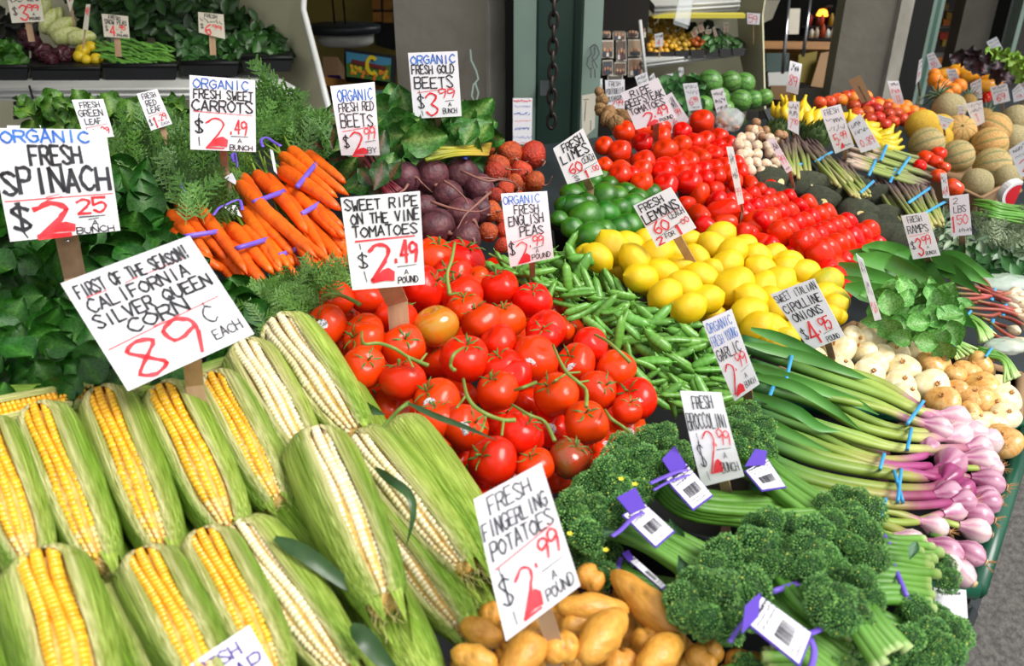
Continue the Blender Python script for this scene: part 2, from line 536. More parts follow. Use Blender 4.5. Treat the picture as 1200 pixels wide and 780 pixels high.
g = G()
sk = quadmap([(687, 52), (703, 50), (703, 92), (688, 92)], 2.112)
flat_strokes(g, [[(.6, .02), (.3, .1), (.35, .3), (.1, .4), (0, .6), (.2, .72), (.5, .7), (.4, .5), (.7, .45), (.95, .3), (.8, .1), (.6, .02)],
                 [(.3, .72), (.3, .98)], [(.6, .72), (.62, .98)], [(.6, .12), (.62, .3), (.4, .4), (.7, .6), (.8, .7)]], sk, .0028)
ob('pencil_sketch', g.mesh('pencil_sketch', 'ink_black', False))['kind'] = 'structure'
g = G()
sk = quadmap([(550, 58), (563, 56), (563, 122), (552, 122)], 2.19)
flat_strokes(g, [[(.1, 0), (.15, .2), (.6, .4), (.8, .55), (.3, .65), (.1, .85), (.5, 1), (.8, .8), (.5, .62)]], sk, .004)
struct_sk = ob('pale_scribble', g.mesh('pale_scribble', 'steel_green_light', False)); struct_sk['kind'] = 'structure'

# ---- chain
ln = D(648, 60, 2.08)
rt = empty('hanging_chain', (ln.x, ln.y, 0.95))
tag(rt, 'rusty iron chain hanging down in front of the green steel door', 'chain')
th = np.linspace(0, 2 * math.pi, 15)[:-1]
def link_mesh():
    P = [(0.010 * math.cos(a), 0, 0.019 * math.sin(a)) for a in np.linspace(0, 2 * math.pi, 13)]
    v, f, c = tube_np(P, 0.0042, 6, False)
    return gmesh('chain_link', 'iron', [(v, f, c)])
lm = link_mesh()
for i in range(62):
    o = ob('chain_link', lm, rt)
    o.matrix_local = Matrix.Translation((0, 0, 0.029 * i)) @ Matrix.Rotation(rad(90 if i % 2 else 10) + random.uniform(-.2, .2), 4, 'Z')

# ---- produce stand: sloping deck, front apron
E1 = S(1122, 790, -.09); E2 = S(1206, 535, -.09)
dr = (E2 - E1); dr.z = 0; dr.normalize()
def edge(k, lift=-.12):
    p = E1 + dr * k
    return Vector((p.x, p.y, gz(p.x, p.y) + lift))
def on(x, y, lift):
    return Vector((x, y, gz(x, y) + lift))
RIM = [edge(-.9), E2 + Vector((0, 0, -.03)), S(1236, 400, -.12), S(1240, 250, -.12), S(1244, 105, -.12)]
deck = RIM + [S(a, b, -.12) for a, b in ((1085, 100), (985, 132), (890, 140), (705, 160), (598, 175), (395, 178), (230, 165), (-70, 185), (-110, 900))]
rt = empty('produce_stand', (0, 1.2, 0))
tag(rt, 'long sloping market stand carrying all the fruit and vegetable displays', 'stand')
wpart('deck', gmesh('deck', 'dark_metal', [sl_(deck, .04, (0, 0, 1))], False), rt, (0, 1.2, 0))
n_ = Vector((dr.y, -dr.x, 0))
for a, b in zip(RIM[:-1], RIM[1:]):
    wpart('apron', gmesh('apron', 'dark_metal', [([tuple(a), tuple(b), (b.x - .03, b.y, .12), (a.x - .03, a.y, .12)], [(0, 1, 2, 3)], WHITE)], False), rt, (0, 1.2, 0))
for p in [(a * (1 - t) + b * t) - n_ * .12 for a, b in zip(RIM[:-1], RIM[1:]) for t in (.15, .85)]:
    wpart('leg', gmesh('leg', 'dark_metal', [bx((p.x, p.y, (p.z - .03) / 2), (.05, .05, p.z - .03))], False), rt, (0, 1.2, 0))

def crate(name, label, px, lift, h, m, cat='crate', rim=None, th=.006, rimw=.012):
    P = [S(a, b, lift) for a, b in px]
    c = sum(P, Vector()) / len(P)
    rt = empty(name, c - Vector((0, 0, h)))
    tag(rt, label, cat)
    n = len(P); parts = []
    for i in range(n):
        a, b = P[i], P[(i + 1) % n]
        inn = (c - (a + b) / 2); inn.z = 0
        t = (b - a).normalized(); inn = (inn - t * inn.dot(t)).normalized() * th
        v = [a, b, b + inn, a + inn]
        v = [tuple(p) for p in v] + [tuple(p + inn * 1.6 - Vector((0, 0, h))) for p in v]
        parts.append((v, [(0, 1, 2, 3), (7, 6, 5, 4), (0, 4, 5, 1), (1, 5, 6, 2), (2, 6, 7, 3), (3, 7, 4, 0)], WHITE))
    wpart('wall', gmesh('wall', m, parts, False), rt, rt.location)
    wpart('bottom', gmesh('bottom', m, [sl_([p - Vector((0, 0, h)) for p in P], .004, (0, 0, 1))], False), rt, rt.location)
    ring = [tuple(p) for p in P] + [tuple(P[0])]
    g = G()
    for i in range(n):
        v, f, cc = tube_np(spline([ring[i], ring[i + 1]], 3), rimw / 2, 8)
        g.add(v, f, cc)
    wpart('rim', g.mesh('rim', rim or m), rt, rt.location)
    return rt

crate('produce_crate', 'green plastic crate holding the purple spring garlic at the stand edge', [(900, 470), (1205, 500), (1143, 690), (880, 640)], -.018, .07, 'black_plastic', rim='green_plastic', rimw=.02)
crate('produce_crate', 'dark plastic crate holding the broccolini at the front corner', [(700, 600), (1138, 716), (1085, 850), (660, 850)], -.03, .06, 'black_plastic', rim='dark_metal')
crate('produce_tray', 'black tray edge under the green limes', [(648, 264), (695, 294), (778, 262), (705, 205)], .0, .05, 'black_plastic', cat='tray')
crate('produce_crate', 'dark crate holding the flat cipolline onions', [(905, 440), (1000, 380), (1196, 440), (1190, 550)], -.03, .05, 'black_plastic', rim='cardboard')

# ================================================================== BACKGROUND, LEFT SHELF
dS = 1.95
A, B = D(-40, 103, dS), D(344, 87, dS)
B.z = A.z
th = Vector((0, 0, -.028)); bk = Vector((0.0, .48, 0))
def shelf(name, label, A, B, t, depth, cut=0.0):
    rt = empty(name, (A + B) / 2)
    tag(rt, label, 'shelf')
    bk = Vector((0, depth, 0))
    v = [A, B, B + bk - Vector((cut, 0, 0)), A + bk]
    v = [tuple(p) for p in v] + [tuple(p - Vector((0, 0, t))) for p in v]
    f = [(0, 1, 2, 3), (7, 6, 5, 4), (0, 4, 5, 1), (1, 5, 6, 2), (2, 6, 7, 3), (3, 7, 4, 0)]
    wpart('shelf_board', gmesh('shelf_board', 'white_metal', [(v, f, WHITE)], False), rt, rt.location)
    v = [(p[0], p[1] - .004, p[2] - .004) for p in (A, B)]
    g = G()
    for dz in (0, -t * .45):
        vv, ff, cc = tube_np([(v[0][0], v[0][1], v[0][2] + dz), (v[1][0], v[1][1], v[1][2] + dz)], .004, 6)
        g.add(vv, ff, cc)
    wpart('edge_rail', g.mesh('edge_rail', 'white_metal'), rt, rt.location)
    return rt
shelf('display_shelf', 'long white metal shelf at upper left under black trays of greens', A, B, .028, .45, .30)
jx = D(36, 100, dS - .005)
g = G(); g.add(*box_np((jx.x, jx.y - .006, jx.z - .014), (.003, .004, .03)))
o = ob('shelf_joint', g.mesh('shelf_joint', 'black', False)); o['kind'] = 'structure'
# back panel below/above shelf
struct('wall_shelf_panel', [vwall(-120, 330, 120, 2.5, 2.5, .03, .3, 1.12), vwall(-120, 330, 120, 2.52, 2.52, .03, 1.1, 2.6)], 'cream')
P = [D(262, -30, 2.4), D(356, -30, 2.1), D(355, 12, 2.1), D(393, 160, 1.95), D(330, 165, 2.2), D(306, 100, 2.3)]
struct('wall_side_panel', [sl_(P, .02, (0.3, -1, 0))], 'cream')
g = G()
v, f, c = tube_np([D(357, -30, 2.08), D(355.5, 12, 2.08), D(372, 75, 2.02), D(393, 160, 1.93)], .0075, 8)
g.add(v, f, c)
o = ob('trim_5', g.mesh('trim_5', 'white_metal')); o['kind'] = 'structure'
g = G()
for k in range(4):
    p = D(19, 121 + 5.5 * k, 2.48); g.add(*box_np(tuple(p), (.012, .01, .009)))
o = ob('upright_slots', g.mesh('upright_slots', 'black', False)); o['kind'] = 'structure'

# interior seen between the shelf and the column
struct('wall_interior', [vwall(330, 470, 60, 4.6, 4.6, .1, 0, 2.9)], 'ochre')
def panel(name, px4, d, m, label=None, cat=None, th=.01, parent=None):
    P = [D(*p, d) for p in px4]
    n = (P[1] - P[0]).cross(P[3] - P[0])
    if n.dot(CAM - P[0]) < 0: n = -n
    me = gmesh(name, m, [sl_(P, th, n)], False)
    if parent is not None:
        return wpart(name, me, parent, parent.location)
    o = ob(name, me)
    if label: tag(o, label, cat)
    else: o['kind'] = 'structure'
    return o
# wall cabinet with orange boxes
rt = empty('wall_rack', D(450, 30, 4.4)); tag(rt, 'dark rack holding orange boxes high on the ochre wall', 'rack')
panel('rack_back', [(434, -20), (468, -20), (468, 60), (440, 52)], 4.45, 'black', parent=rt)
for (a, b, c_, d_) in ((436, -8, 446, 11), (449, -8, 459, 11), (437, 14, 447, 25), (449, 14, 460, 26)):
    panel('orange_box', [(a, b), (c_, b), (c_, d_), (a, d_)], 4.3, 'wood', parent=rt)
# hanging scale
rt = empty('hanging_scale', D(400, 42, 2.7)); tag(rt, 'white hanging scale with dark oval rim behind the shelf end', 'scale')
c0 = D(401, 38, 2.7)
prof = [(0, .0), (.112, .0), (.118, .012), (.118, .02), (.10, .024), (0, .024)]
v, f, c = lathe_np(prof, 28); v[:, 1] *= .5
wpart('rim', gmesh('rim', 'dark_metal', [(v + np.array(c0), f, c)]), rt, rt.location)
v, f, c = lathe_np([(0, -.038), (.07, -.038), (.084, -.03), (.088, 0), (.085, 0.0)], 28); v[:, 1] *= .5
wpart('pan', gmesh('pan', 'white_metal', [(v + np.array(c0) + np.array([.008, 0, 0]), f, c)]), rt, rt.location)
for x in (-.02, .012):
    v, f, c = tube_np([c0 + Vector((x, 0, .02)), c0 + Vector((x - .006, 0, .9))], .0028, 6)
    wpart('rod', gmesh('rod', 'iron', [(v, f, c)]), rt, rt.location)
# labelled fruit crate
rt = empty('fruit_crate', D(432, 80, 3.2)); tag(rt, 'fruit crate end with blue label and big yellow C', 'crate')
K = [(403, 56), (463, 65), (461, 98), (404, 91)]
panel('crate_end', K, 3.2, 'black', th=.05, parent=rt)
km = quadmap(K, 3.19)
def lab(name, pts, c, off=0.0):
    P = [km(u, v) + Vector((0, -off, 0)) for u, v in pts]
    g = G(); g.add([tuple(p) for p in P], [tuple(range(len(P)))], hexc(c))
    wpart(name, g.mesh(name, 'paint', False), rt, rt.location)
lab('label_sky', [(.04, .12), (.93, .12), (.93, .95), (.04, .95)], '#3f86a8')
lab('label_hill', [(.04, .5), (.3, .38), (.6, .45), (.93, .35), (.93, .95), (.04, .95)], '#3f6a28', .001)
for k in range(26):
    u, v_ = random.uniform(.1, .88), random.uniform(.55, .9)
    r_ = .05
    lab('label_fruit', [(u + r_ * .7 * math.cos(a), v_ + r_ * 1.4 * math.sin(a)) for a in np.linspace(0, 2 * math.pi, 9)[:-1]], random.choice(['#e0a818', '#d8781c', '#c8b820']), .002 + k * .00008)
lab('label_stripe', [(.16, .33), (.84, .42), (.84, .56), (.16, .47)], '#6e2020', .005)
g = G()
flat_strokes(g, [[(.56 + .10 * math.cos(a), .44 - .28 * math.sin(a)) for a in np.linspace(.8, 5.5, 16)]], lambda u, v: km(u, v) + Vector((0, -.007, 0)), .013, hexc('#e4c81c'))
wpart('label_letter', g.mesh('label_letter', 'paint', False), rt, rt.location)
panel('wooden_ledge', [(380, 90), (466, 100), (466, 109), (380, 100)], 3.25, 'wood', 'brown wooden ledge under the labelled fruit crate', 'ledge', .2)
panel('cardboard_box', [(378, 66), (396, 67), (397, 92), (379, 92)], 3.6, 'cardboard', 'small brown box on the floor behind the shelf end', 'box', .2)
panel('cardboard_box', [(366, 96), (400, 96), (400, 140), (366, 140)], 3.4, 'cardboard', 'brown cardboard box low down behind the red beets card', 'box', .2)
panel('storage_box', [(384, 88), (398, 88), (398, 98), (384, 98)], 3.3, 'tag_purple', 'small blue box beside the labelled fruit crate', 'box', .1)
panel('storage_box', [(436, 106), (470, 104), (470, 150), (440, 150)], 2.9, 'steel_green', 'green box with pale rim between the two beet cards', 'box', .15)

# ================================================================== BACKGROUND, RIGHT SHELF
struct('wall_niche', [vwall(757, 884, 60, 3.35, 3.35, .05, .3, 2.6)], 'cream')
struct('wall_niche_side', [sl_([D(862, -20, 3.3), D(899, -20, 2.8), D(893, 18, 2.8), D(896, 130, 2.7), D(880, 130, 2.8), D(866, 60, 3.0)], .02, (-.5, -1, 0))], 'cream')
A, B = D(752, 72, 2.72), D(873, 66, 2.9); B.z = A.z
shelf('display_shelf', 'white curved-front shelf under small trays behind the beefsteak tomatoes', A, B, .022, .4)
A, B = D(767, 6, 2.8), D(866, 11, 2.9); B.z = A.z
rt = shelf('lamp_shelf', 'upper white shelf with yellow glowing underside', A, B, .03, .3)
defm('tube_glow', '#b8ac40', rough=.5, emit=.3)
wpart('lamp_strip', gmesh('lamp_strip', 'tube_glow', [bx(((A.x + B.x) / 2, A.y + .02, A.z - .034), (abs(B.x - A.x), .03, .012))], False), rt, rt.location)
# hanging plastic bag holder
o = panel('bag_holder', [(797, -8), (814, -8), (808, 30), (791, 24)], 2.6, 'bag', 'clear plastic bag roll hanging from the upper shelf', 'bag', .03)
# photo board
struct('wall_photo_board', [vwall(704, 758, 50, 2.75, 2.75, .03, .6, 2.6)], 'dark_wall')
ph = [(706, 0, 730, 28), (732, 0, 748, 26), (706, 31, 716, 44), (718, 30, 733, 47), (735, 28, 748, 44), (705, 47, 719, 68), (722, 46, 734, 72), (736, 46, 752, 66),
      (706, 70, 718, 88), (720, 73, 734, 88), (736, 68, 753, 90), (750, 22, 757, 44), (712, 88, 730, 100)]
pc = ['#3a3a40', '#5c4636', '#8a6a50', '#6b5a4a', '#46403a', '#7d6a58', '#55463c', '#9c8468']
for k, (a, b, c_, d_) in enumerate(ph):
    j = random.uniform(-1, 1)
    rt = empty('pinned_photo', D((a + c_) / 2, (b + d_) / 2, 2.73))
    m_ = quadmap([(a, b + j), (c_, b), (c_ + j, d_), (a, d_)], 2.735)
    g = G(); g.add([tuple(m_(u, v)) for u, v in ((0, 0), (1, 0), (1, 1), (0, 1))], [(0, 1, 2, 3)], hexc('#b9b2a4'))
    wpart('photo_paper', g.mesh('photo_paper', 'paint', False), rt, rt.location)
    g = G()
    off = Vector((0, -.002, 0))
    g.add([tuple(m_(u, v) + off) for u, v in ((.07, .07), (.93, .07), (.93, .9), (.07, .9))], [(0, 1, 2, 3)], hexc(pc[k % 8]))
    for q in range(3):
        u, v_ = .25 + .25 * q, random.uniform(.45, .6)
        sk_ = hexc(random.choice(['#c09070', '#a87858']))
        g.add([tuple(m_(u + .09 * math.cos(t), v_ + .12 * math.sin(t)) + off * (2 + q)) for t in np.linspace(0, 6.28, 9)[:-1]], [tuple(range(8))], sk_)
        g.add([tuple(m_(x, y) + off * (2 + q)) for x, y in ((u - .12, .9), (u - .1, v_ + .12), (u + .1, v_ + .12), (u + .12, .9))], [(0, 1, 2, 3)], hexc(random.choice(['#2c3850', '#503030', '#d0c8c0', '#303030'])))
    wpart('print', g.mesh('print', 'paint', False), rt, rt.location)
    reg(rt, 'small snapshot pinned on the dark photo board', 'photo', 'snapshots on the photo board', rt.location)
g = G()
v, f, c = tube_np([D(750, 24, 2.7), D(757, 92, 2.7)], .006, 6); g.add(v, f, c)
o = ob('trim_6', g.mesh('trim_6', 'white_metal')); o['kind'] = 'structure'

# open back shop between niche and second column
panel('shop_counter', [(896, 48), (984, 49), (984, 58), (896, 57)], 4.2, 'wood', 'orange wooden counter edge in the back shop', 'counter', .3)
panel('leaning_board', [(962, 62), (983, 58), (976, 104), (950, 101)], 4.0, 'cardboard', 'tan board leaning in the back shop beside the column', 'board', .02)
panel('leaning_board', [(936, 64), (958, 60), (952, 98), (934, 96)], 4.05, 'ochre', 'olive board leaning behind the thin metal rods', 'board', .02)
panel('storage_box', [(898, 62), (925, 62), (924, 84), (898, 84)], 4.1, 'dark_green_door', 'dark teal box under the shop counter', 'box', .1)
panel('storage_box', [(900, 85), (924, 84), (922, 102), (901, 102)], 3.9, 'white_metal', 'white box on the floor of the back shop', 'box', .1)
panel('cardboard_box', [(903, 100), (930, 100), (928, 118), (904, 116)], 3.6, 'cardboard', 'brown box behind the leaning price card', 'box', .1)
panel('paper_sheet', [(925, 10), (938, 10), (936, 40), (924, 40)], 3.9, 'card_old', 'pale paper sheet hanging in the back shop', 'sheet', .004)
panel('paper_sheet', [(893, 0), (914, 0), (905, 22), (892, 28)], 3.2, 'card_old', 'pale paper corner beside the niche side', 'sheet', .004)
panel('low_wall', [(930, 103), (976, 103), (970, 135), (925, 130)], 3.3, 'concrete')
panel('jar_shelf', [(940, 30.5), (984, 30.5), (984, 32), (940, 32)], 4.3, 'black', 'upper dark shelf of jars in the back shop', 'shelf', .12)
panel('lamp_ledge', [(950, 19.5), (984, 19.5), (984, 20.5), (950, 20.5)], 4.34, 'black', 'thin dark ledge under the orange lamp', 'shelf', .12)
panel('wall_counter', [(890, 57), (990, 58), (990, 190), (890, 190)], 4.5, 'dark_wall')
rt = empty('desk_lamp', D(962, 15, 4.3)); tag(rt, 'glowing orange desk lamp in the back shop', 'lamp')
v, f, c = lathe_np([(0, .018), (.018, .012), (.028, -.012), (.0, -.018)], 12)
v = v + np.array(D(964, 15, 4.3))
wpart('lamp_shade', gmesh('lamp_shade', 'glow_orange', [(v, f, c)]), rt, rt.location)
v, f, c = tube_np([D(964, 10, 4.3), D(970, 7, 4.3), D(976, 8, 4.3)], .008, 6)
wpart('lamp_arm', gmesh('lamp_arm', 'iron', [(v, f, c)]), rt, rt.location)
for k, (x, y, h_, cc_) in enumerate([(950, 44, 7, '#d8d0c0'), (956, 44, 8, '#c8b8a0'), (963, 43, 10, '#b4481c'), (969, 44, 7, '#e8e4da'), (975, 44, 8, '#dcdcd4'), (948, 30, 9, '#a02818'), (962, 30, 9, '#d84a1c'), (973, 30, 10, '#b8902c'), (980, 28, 9, '#8a7030'), (958, 29, 7, '#702018')]):
    p = D(x, y, 4.25)
    v, f, c = lathe_np([(0, 0), (.012, 0), (.012, .03), (.008, .036), (.005, .045), (0, .045)], 8)
    v = v * np.array([1, 1, h_ / 8]) + np.array(p)
    o = ob('jar', gmesh('jar', 'paint', [(v, f, np.tile(hexc(cc_), (len(v), 1)))]))
    reg(o, 'small jar on the back shop shelf', 'jar', 'jars in the back shop', p)
panel('jar_shelf', [(940, 45), (984, 45), (984, 47), (940, 47)], 4.3, 'black', 'dark shelf carrying jars beneath the orange lamp', 'shelf', .1)
for k, (a, b) in enumerate([((925, -5), (917, 86)), ((950, -5), (941, 66))]):
    v, f, c = tube_np([D(*a, 3.6), D(*b, 3.6)], .007, 6)
    o = ob('metal_rod', gmesh('metal_rod', 'chrome', [(v, f, c)]))
    tag(o, ['left thin metal rod hanging in the back shop opening', 'right thin metal rod hanging in the back shop opening'][k], 'rod')
# shelf of goods glimpsed between post and third column
for k, (x, y) in enumerate([(1106, 8), (1112, 18), (1118, 18), (1108, 26), (1116, 26), (1104, 42), (1112, 42), (1107, 50), (1101, 72), (1110, 73)]):
    p = D(x, y, 4.5)
    v, f = box_np(tuple(p), (.035, .03, .03))
    o = ob('packet', gmesh('packet', 'paint', [(v, f, np.tile(hexc(['#8a6a30', '#a08020', '#6a3a20', '#b86a1c', '#705a30', '#a02818', '#c85020', '#9a8430', '#d07818', '#604018'][k]), (8, 1)))], False))
    reg(o, 'small dim packet on the far shelf', 'packet', 'packets on the far dim shelf', p)
for y in (12, 31, 46, 77):
    panel('far_shelf', [(1098, y), (1122, y), (1122, y + 1.5), (1098, y + 1.5)], 4.5, 'dark_metal', None)

# ================================================================== PRODUCE: shared shapes
def inpoly(x, y, P):
    r = False; j = len(P) - 1
    for i in range(len(P)):
        if (P[i][1] > y) != (P[j][1] > y) and x < (P[j][0] - P[i][0]) * (y - P[i][1]) / (P[j][1] - P[i][1]) + P[i][0]:
            r = not r
        j = i
    return r

def scatter(P, sp, jt=.45):
    xs = [p[0] for p in P]; ys = [p[1] for p in P]
    out = []; y = min(ys); k = 0
    while y <= max(ys):
        x = min(xs) + (sp / 2 if k % 2 else 0)
        while x <= max(xs):
            a, b = x + random.uniform(-jt, jt) * sp, y + random.uniform(-jt, jt) * sp
            if inpoly(a, b, P): out.append((a, b))
            x += sp
        y += sp * .87; k += 1
    random.shuffle(out)
    return out

def ball(n=12, seg=22, a=1.0, sq=1.0, wob=None, dimple=0.0, colf=None):
    t = np.linspace(-math.pi / 2, math.pi / 2, n)
    r = np.abs(np.cos(t)) ** sq
    z = a * np.sin(t)
    if dimple:
        z = z - dimple * a * np.exp(-(r / .28) ** 2) * (t > 0)
    return lathe_np(np.stack([r, z], 1), seg, wob, colf)

def lobes(k, amp, ph=0.0, am2=0.03):
    def f(R, Z, T):
        return R * (1 + amp * np.sin(k * T + ph) + am2 * np.sin(2 * T + ph * 2) + am2 * np.sin(3 * T + Z * 2)), Z
    return f

TOM = [gmesh('tomato_body', 'tomato', [ball(15, 26, .84, .86, lobes(k, am, ph), .22)]) for k, am, ph in ((5, .018, 0), (4, .03, 1), (6, .02, 2), (5, .035, 3))]
def remat(me, m, name):
    c = me.copy(); c.name = name; c.materials[0] = M[m]; return c
TOMH = remat(TOM[0], 'tomato_half', 'tomato_half_ripe'); TOMD = remat(TOM[1], 'tomato_dull', 'tomato_dull')
BEEF = [remat(TOM[k], 'beefsteak', 'beefsteak_body') for k in (0, 1, 3)]

def calyx_np(n=5, L=.62, seed=0):
    rs = np.random.RandomState(seed); parts = []
    for i in range(n):
        a = i * 2 * math.pi / n + rs.uniform(-.3, .3); l = L * rs.uniform(.75, 1.2)
        V = []; F_ = []
        for k in range(5):
            t = k / 4; w_ = .085 * (1 - t) ** .7 * (1 if k else .6)
            r_ = .03 + l * t; z = .66 + .10 * math.sin(t * 3) - .02 + rs.uniform(0, .14) * t * t + .12 * t
            tw = rs.uniform(-.05, .05)
            for s in (-1, 0, 1):
                V.append((r_ * math.cos(a) - s * w_ * math.sin(a) + tw * math.sin(a), r_ * math.sin(a) + s * w_ * math.cos(a), z - .04 * abs(s)))
        for k in range(4):
            for s in (0, 1):
                F_.append((k * 3 + s, k * 3 + s + 1, k * 3 + s + 4, k * 3 + s + 3))
        parts.append((np.array(V), F_, np.ones((len(V), 3))))
    v, f, c = tube_np([(0, 0, .58), (0, 0, .7), (.05, .02, .86), (.12, .05, .98)], [.06, .055, .05, .06], 7)
    parts.append((v, f, c))
    return parts
CAL = [gmesh('calyx', 'calyx', calyx_np(seed=s)) for s in range(3)]
CALF = remat(CAL[0], 'calyx', 'calyx')

# sticker: a small cap that follows the sphere
def cap_np(r0, R=1.012):
    V = [(0, 0, R)]; n = 12
    for k in (1, 2):
        a = r0 * k / 2
        V += [(R * math.sin(a) * math.cos(t), R * math.sin(a) * math.sin(t), R * math.cos(a)) for t in np.linspace(0, 2 * math.pi, n + 1)[:-1]]
    f = [(0, 1 + i, 1 + (i + 1) % n) for i in range(n)] + [(1 + i, 1 + n + i, 1 + n + (i + 1) % n, 1 + (i + 1) % n) for i in range(n)]
    return np.array(V), f, np.ones((len(V), 3))
STK = gmesh('sticker', 'sticker', [cap_np(.29)]); STY = gmesh('sticker', 'sticker_yellow', [cap_np(.26)])

def elong(a, tipw=.32, tipl=.16, n=17, seg=20, colf=None, wob=None, one=False):
    """lemon-like body along z with nipples"""
    t = np.linspace(-1, 1, n)
    t = np.sin(t * math.pi / 2)
    r = np.sqrt(np.maximum(0, 1 - np.abs(t) ** 2.2)) ** .95
    z = t * a
    z = z + np.sign(t) * tipl * np.exp(-((1 - np.abs(t)) / .012)) * (1 if not one else (t > 0))
    r = r + tipw * .25 * np.exp(-((1 - np.abs(t)) / .03)) * (np.abs(t) < .9999)
    r[0] = r[-1] = 0
    return lathe_np(np.stack([r, z], 1), seg, wob, colf)
LEM = [gmesh('lemon_body', 'lemon', [elong(1.22, .3, .16, wob=lobes(3, .015, s))]) for s in (0, 1.3, 2.2)]
LEMG = remat(LEM[0], 'lemon_green', 'lemon_greenish')
LIM = [gmesh('lime_body', 'lime', [elong(1.12, .15, .08, wob=lobes(3, .02, s))]) for s in (0, 2)]
ROM = [gmesh('roma_body', 'roma', [ball(14, 20, 1.28, .62, lobes(3, .03, s))]) for s in (0, 2)]

def onion_mesh(m, seed):
    def colf(R, Z, T):
        k = (.5 + .5 * np.sin(T * 22 + seed)) * .06 + .10 * np.exp(-((Z - .62) / .16) ** 2)
        c = np.stack([1 - k * .5, 1 - k * 1.1, 1 - k * 2.0], -1)
        return np.clip(c, 0, 1)
    t = np.linspace(-math.pi / 2, math.pi / 2, 14)
    r = np.cos(t) ** .78; z = .62 * np.sin(t)
    v1 = lathe_np(np.stack([r, z], 1), 26, lobes(3, .02, seed), colf)
    return gmesh('onion_body', m, [v1])
ONW = [onion_mesh('onion_white', s) for s in (0, 1)]; ONT = [onion_mesh('onion_tan', s) for s in (0, 2)]
rs_ = np.random.RandomState(3)
tuft = []
for i in range(6):
    a = i * 1.05
    tuft.append(tube_np([(0, 0, .5), (.10 * math.cos(a), .10 * math.sin(a), .66), (.16 * math.cos(a + .5), .16 * math.sin(a + .5), .76 + rs_.uniform(-.05, .08))], [.13, .07, .02], 5, flat=.5))
TUFT = gmesh('dry_neck', 'dry', tuft)

def place_round(name, me, px, py, rpx, lift, look, cat, group, axis=None, s=(1, 1, 1), roll=None, register=True):
    p = S(px, py, lift)
    r = pxsize(p, rpx)
    if axis is None: axis = UP + rv(.5)
    mw = frame(p, axis, UP + rv(.2), (r * s[0], r * s[1], r * s[2]), random.uniform(0, 6.28) if roll is None else roll)
    o = ob(name, me, None, mw)
    if register: reg(o, look, cat, group, p)
    else: tag(o, look, cat, group)
    return o

def add_sticker(o, dirw, me=STK, s=1.0, axis_scale=(1, 1, 1)):
    """sticker child facing world direction dirw"""
    R = o.matrix_world.to_3x3().normalized()
    d = R.inverted() @ Vector(dirw).normalized()
    st = ob('sticker', me, o)
    st['label'] = 'small round pale sticker'
    st.matrix_local = Matrix.Diagonal((*axis_scale, 1)) @ d.to_track_quat('Z', 'Y').to_matrix().to_4x4() @ Matrix.Scale(s, 4)
    return st

def imgdir(dx, dy, toward=0.0):
    """world direction that points (dx right, dy down) in the picture, mixed with towards-the-camera"""
    return (Vector((dx, 0, 0)) + Vector((0, SP, CP)) * (-dy) + Vector((0, -CP, SP)) * toward).normalized()

# ================================================================== VINE TOMATOES
VT = '''509 302 26|542 305 26|531 322 23|497 337 26|541 345 26|560 327 15|585 337 23|624 352 22|510 382 26 h|465 372 24|430 349 20|383 381 24 s|394 350 21|355 377 18 l|427 390 23
545 362 22|565 378 24|592 376 23|640 386 24|473 405 25|426 400 24|426 430 25|472 446 26|545 420 29|515 420 22 l|512 470 28 s|512 492 24|545 500 27 s|577 540 29|583 402 22|588 430 23|583 458 25|592 492 20 l|460 482 27 l|437 460 22 l
550 564 26 l|533 540 20 l|392 424 20 l|627 420 28 s|637 394 20|675 425 23 s|692 404 21|722 432 23|652 462 26|700 457 23|745 467 25 s|735 480 18|687 495 26|610 508 27|645 502 22 ls|737 502 22 ls|712 520 22 ls|667 537 25 d|627 546 22|618 470 18 l|603 440 20|603 535 18 l|566 410 20 l|660 385 14 l|405 371 17 l|590 575 20 l|480 512 20 l|655 560 18 l|370 405 18 l|553 590 22 l|700 388 12 l|620 585 18 l|560 395 15 l|520 350 18 l|700 535 15 l'''
for tok in VT.replace('\n', '|').split('|'):
    a = tok.split(); fl = a[3] if len(a) > 3 else ''
    px, py, r = float(a[0]), float(a[1]), float(a[2]) * 1.05
    me = TOMH if 'h' in fl else TOMD if 'd' in fl else random.choice(TOM)
    lift = (-.012 if 'l' in fl else .03)
    ax = imgdir(random.uniform(-.7, .7), random.uniform(-1, -.2), random.uniform(0.1, .9))
    look = 'half-ripe orange and green vine tomato' if 'h' in fl else 'dull brownish red vine tomato' if 'd' in fl else 'sunken red vine tomato' if 'l' in fl else 'glossy red vine tomato'
    if 's' in fl: look += ' with a sticker'
    o = place_round('vine_tomato', me, px, py, r, lift, look, 'tomato', 'vine tomatoes in the front heap', axis=ax)
    if random.random() < .75 and 'h' not in fl:
        ob('calyx', random.choice(CAL), o)
    if 's' in fl:
        add_sticker(o, imgdir(random.uniform(-.45, .1), random.uniform(-.2, .4), 1.5), axis_scale=(1, 1, .86))
# lower layer seen through the gaps
for x, y in scatter([(360, 370), (420, 340), (520, 290), (600, 320), (700, 390), (760, 470), (690, 540), (560, 600), (460, 500), (380, 430)], 40, .2):
    place_round('vine_tomato', random.choice(TOM), x, y, 22, -.045, 'deep red vine tomato showing only through gaps of the front heap', 'tomato', 'hidden layer of vine tomatoes', register=False)

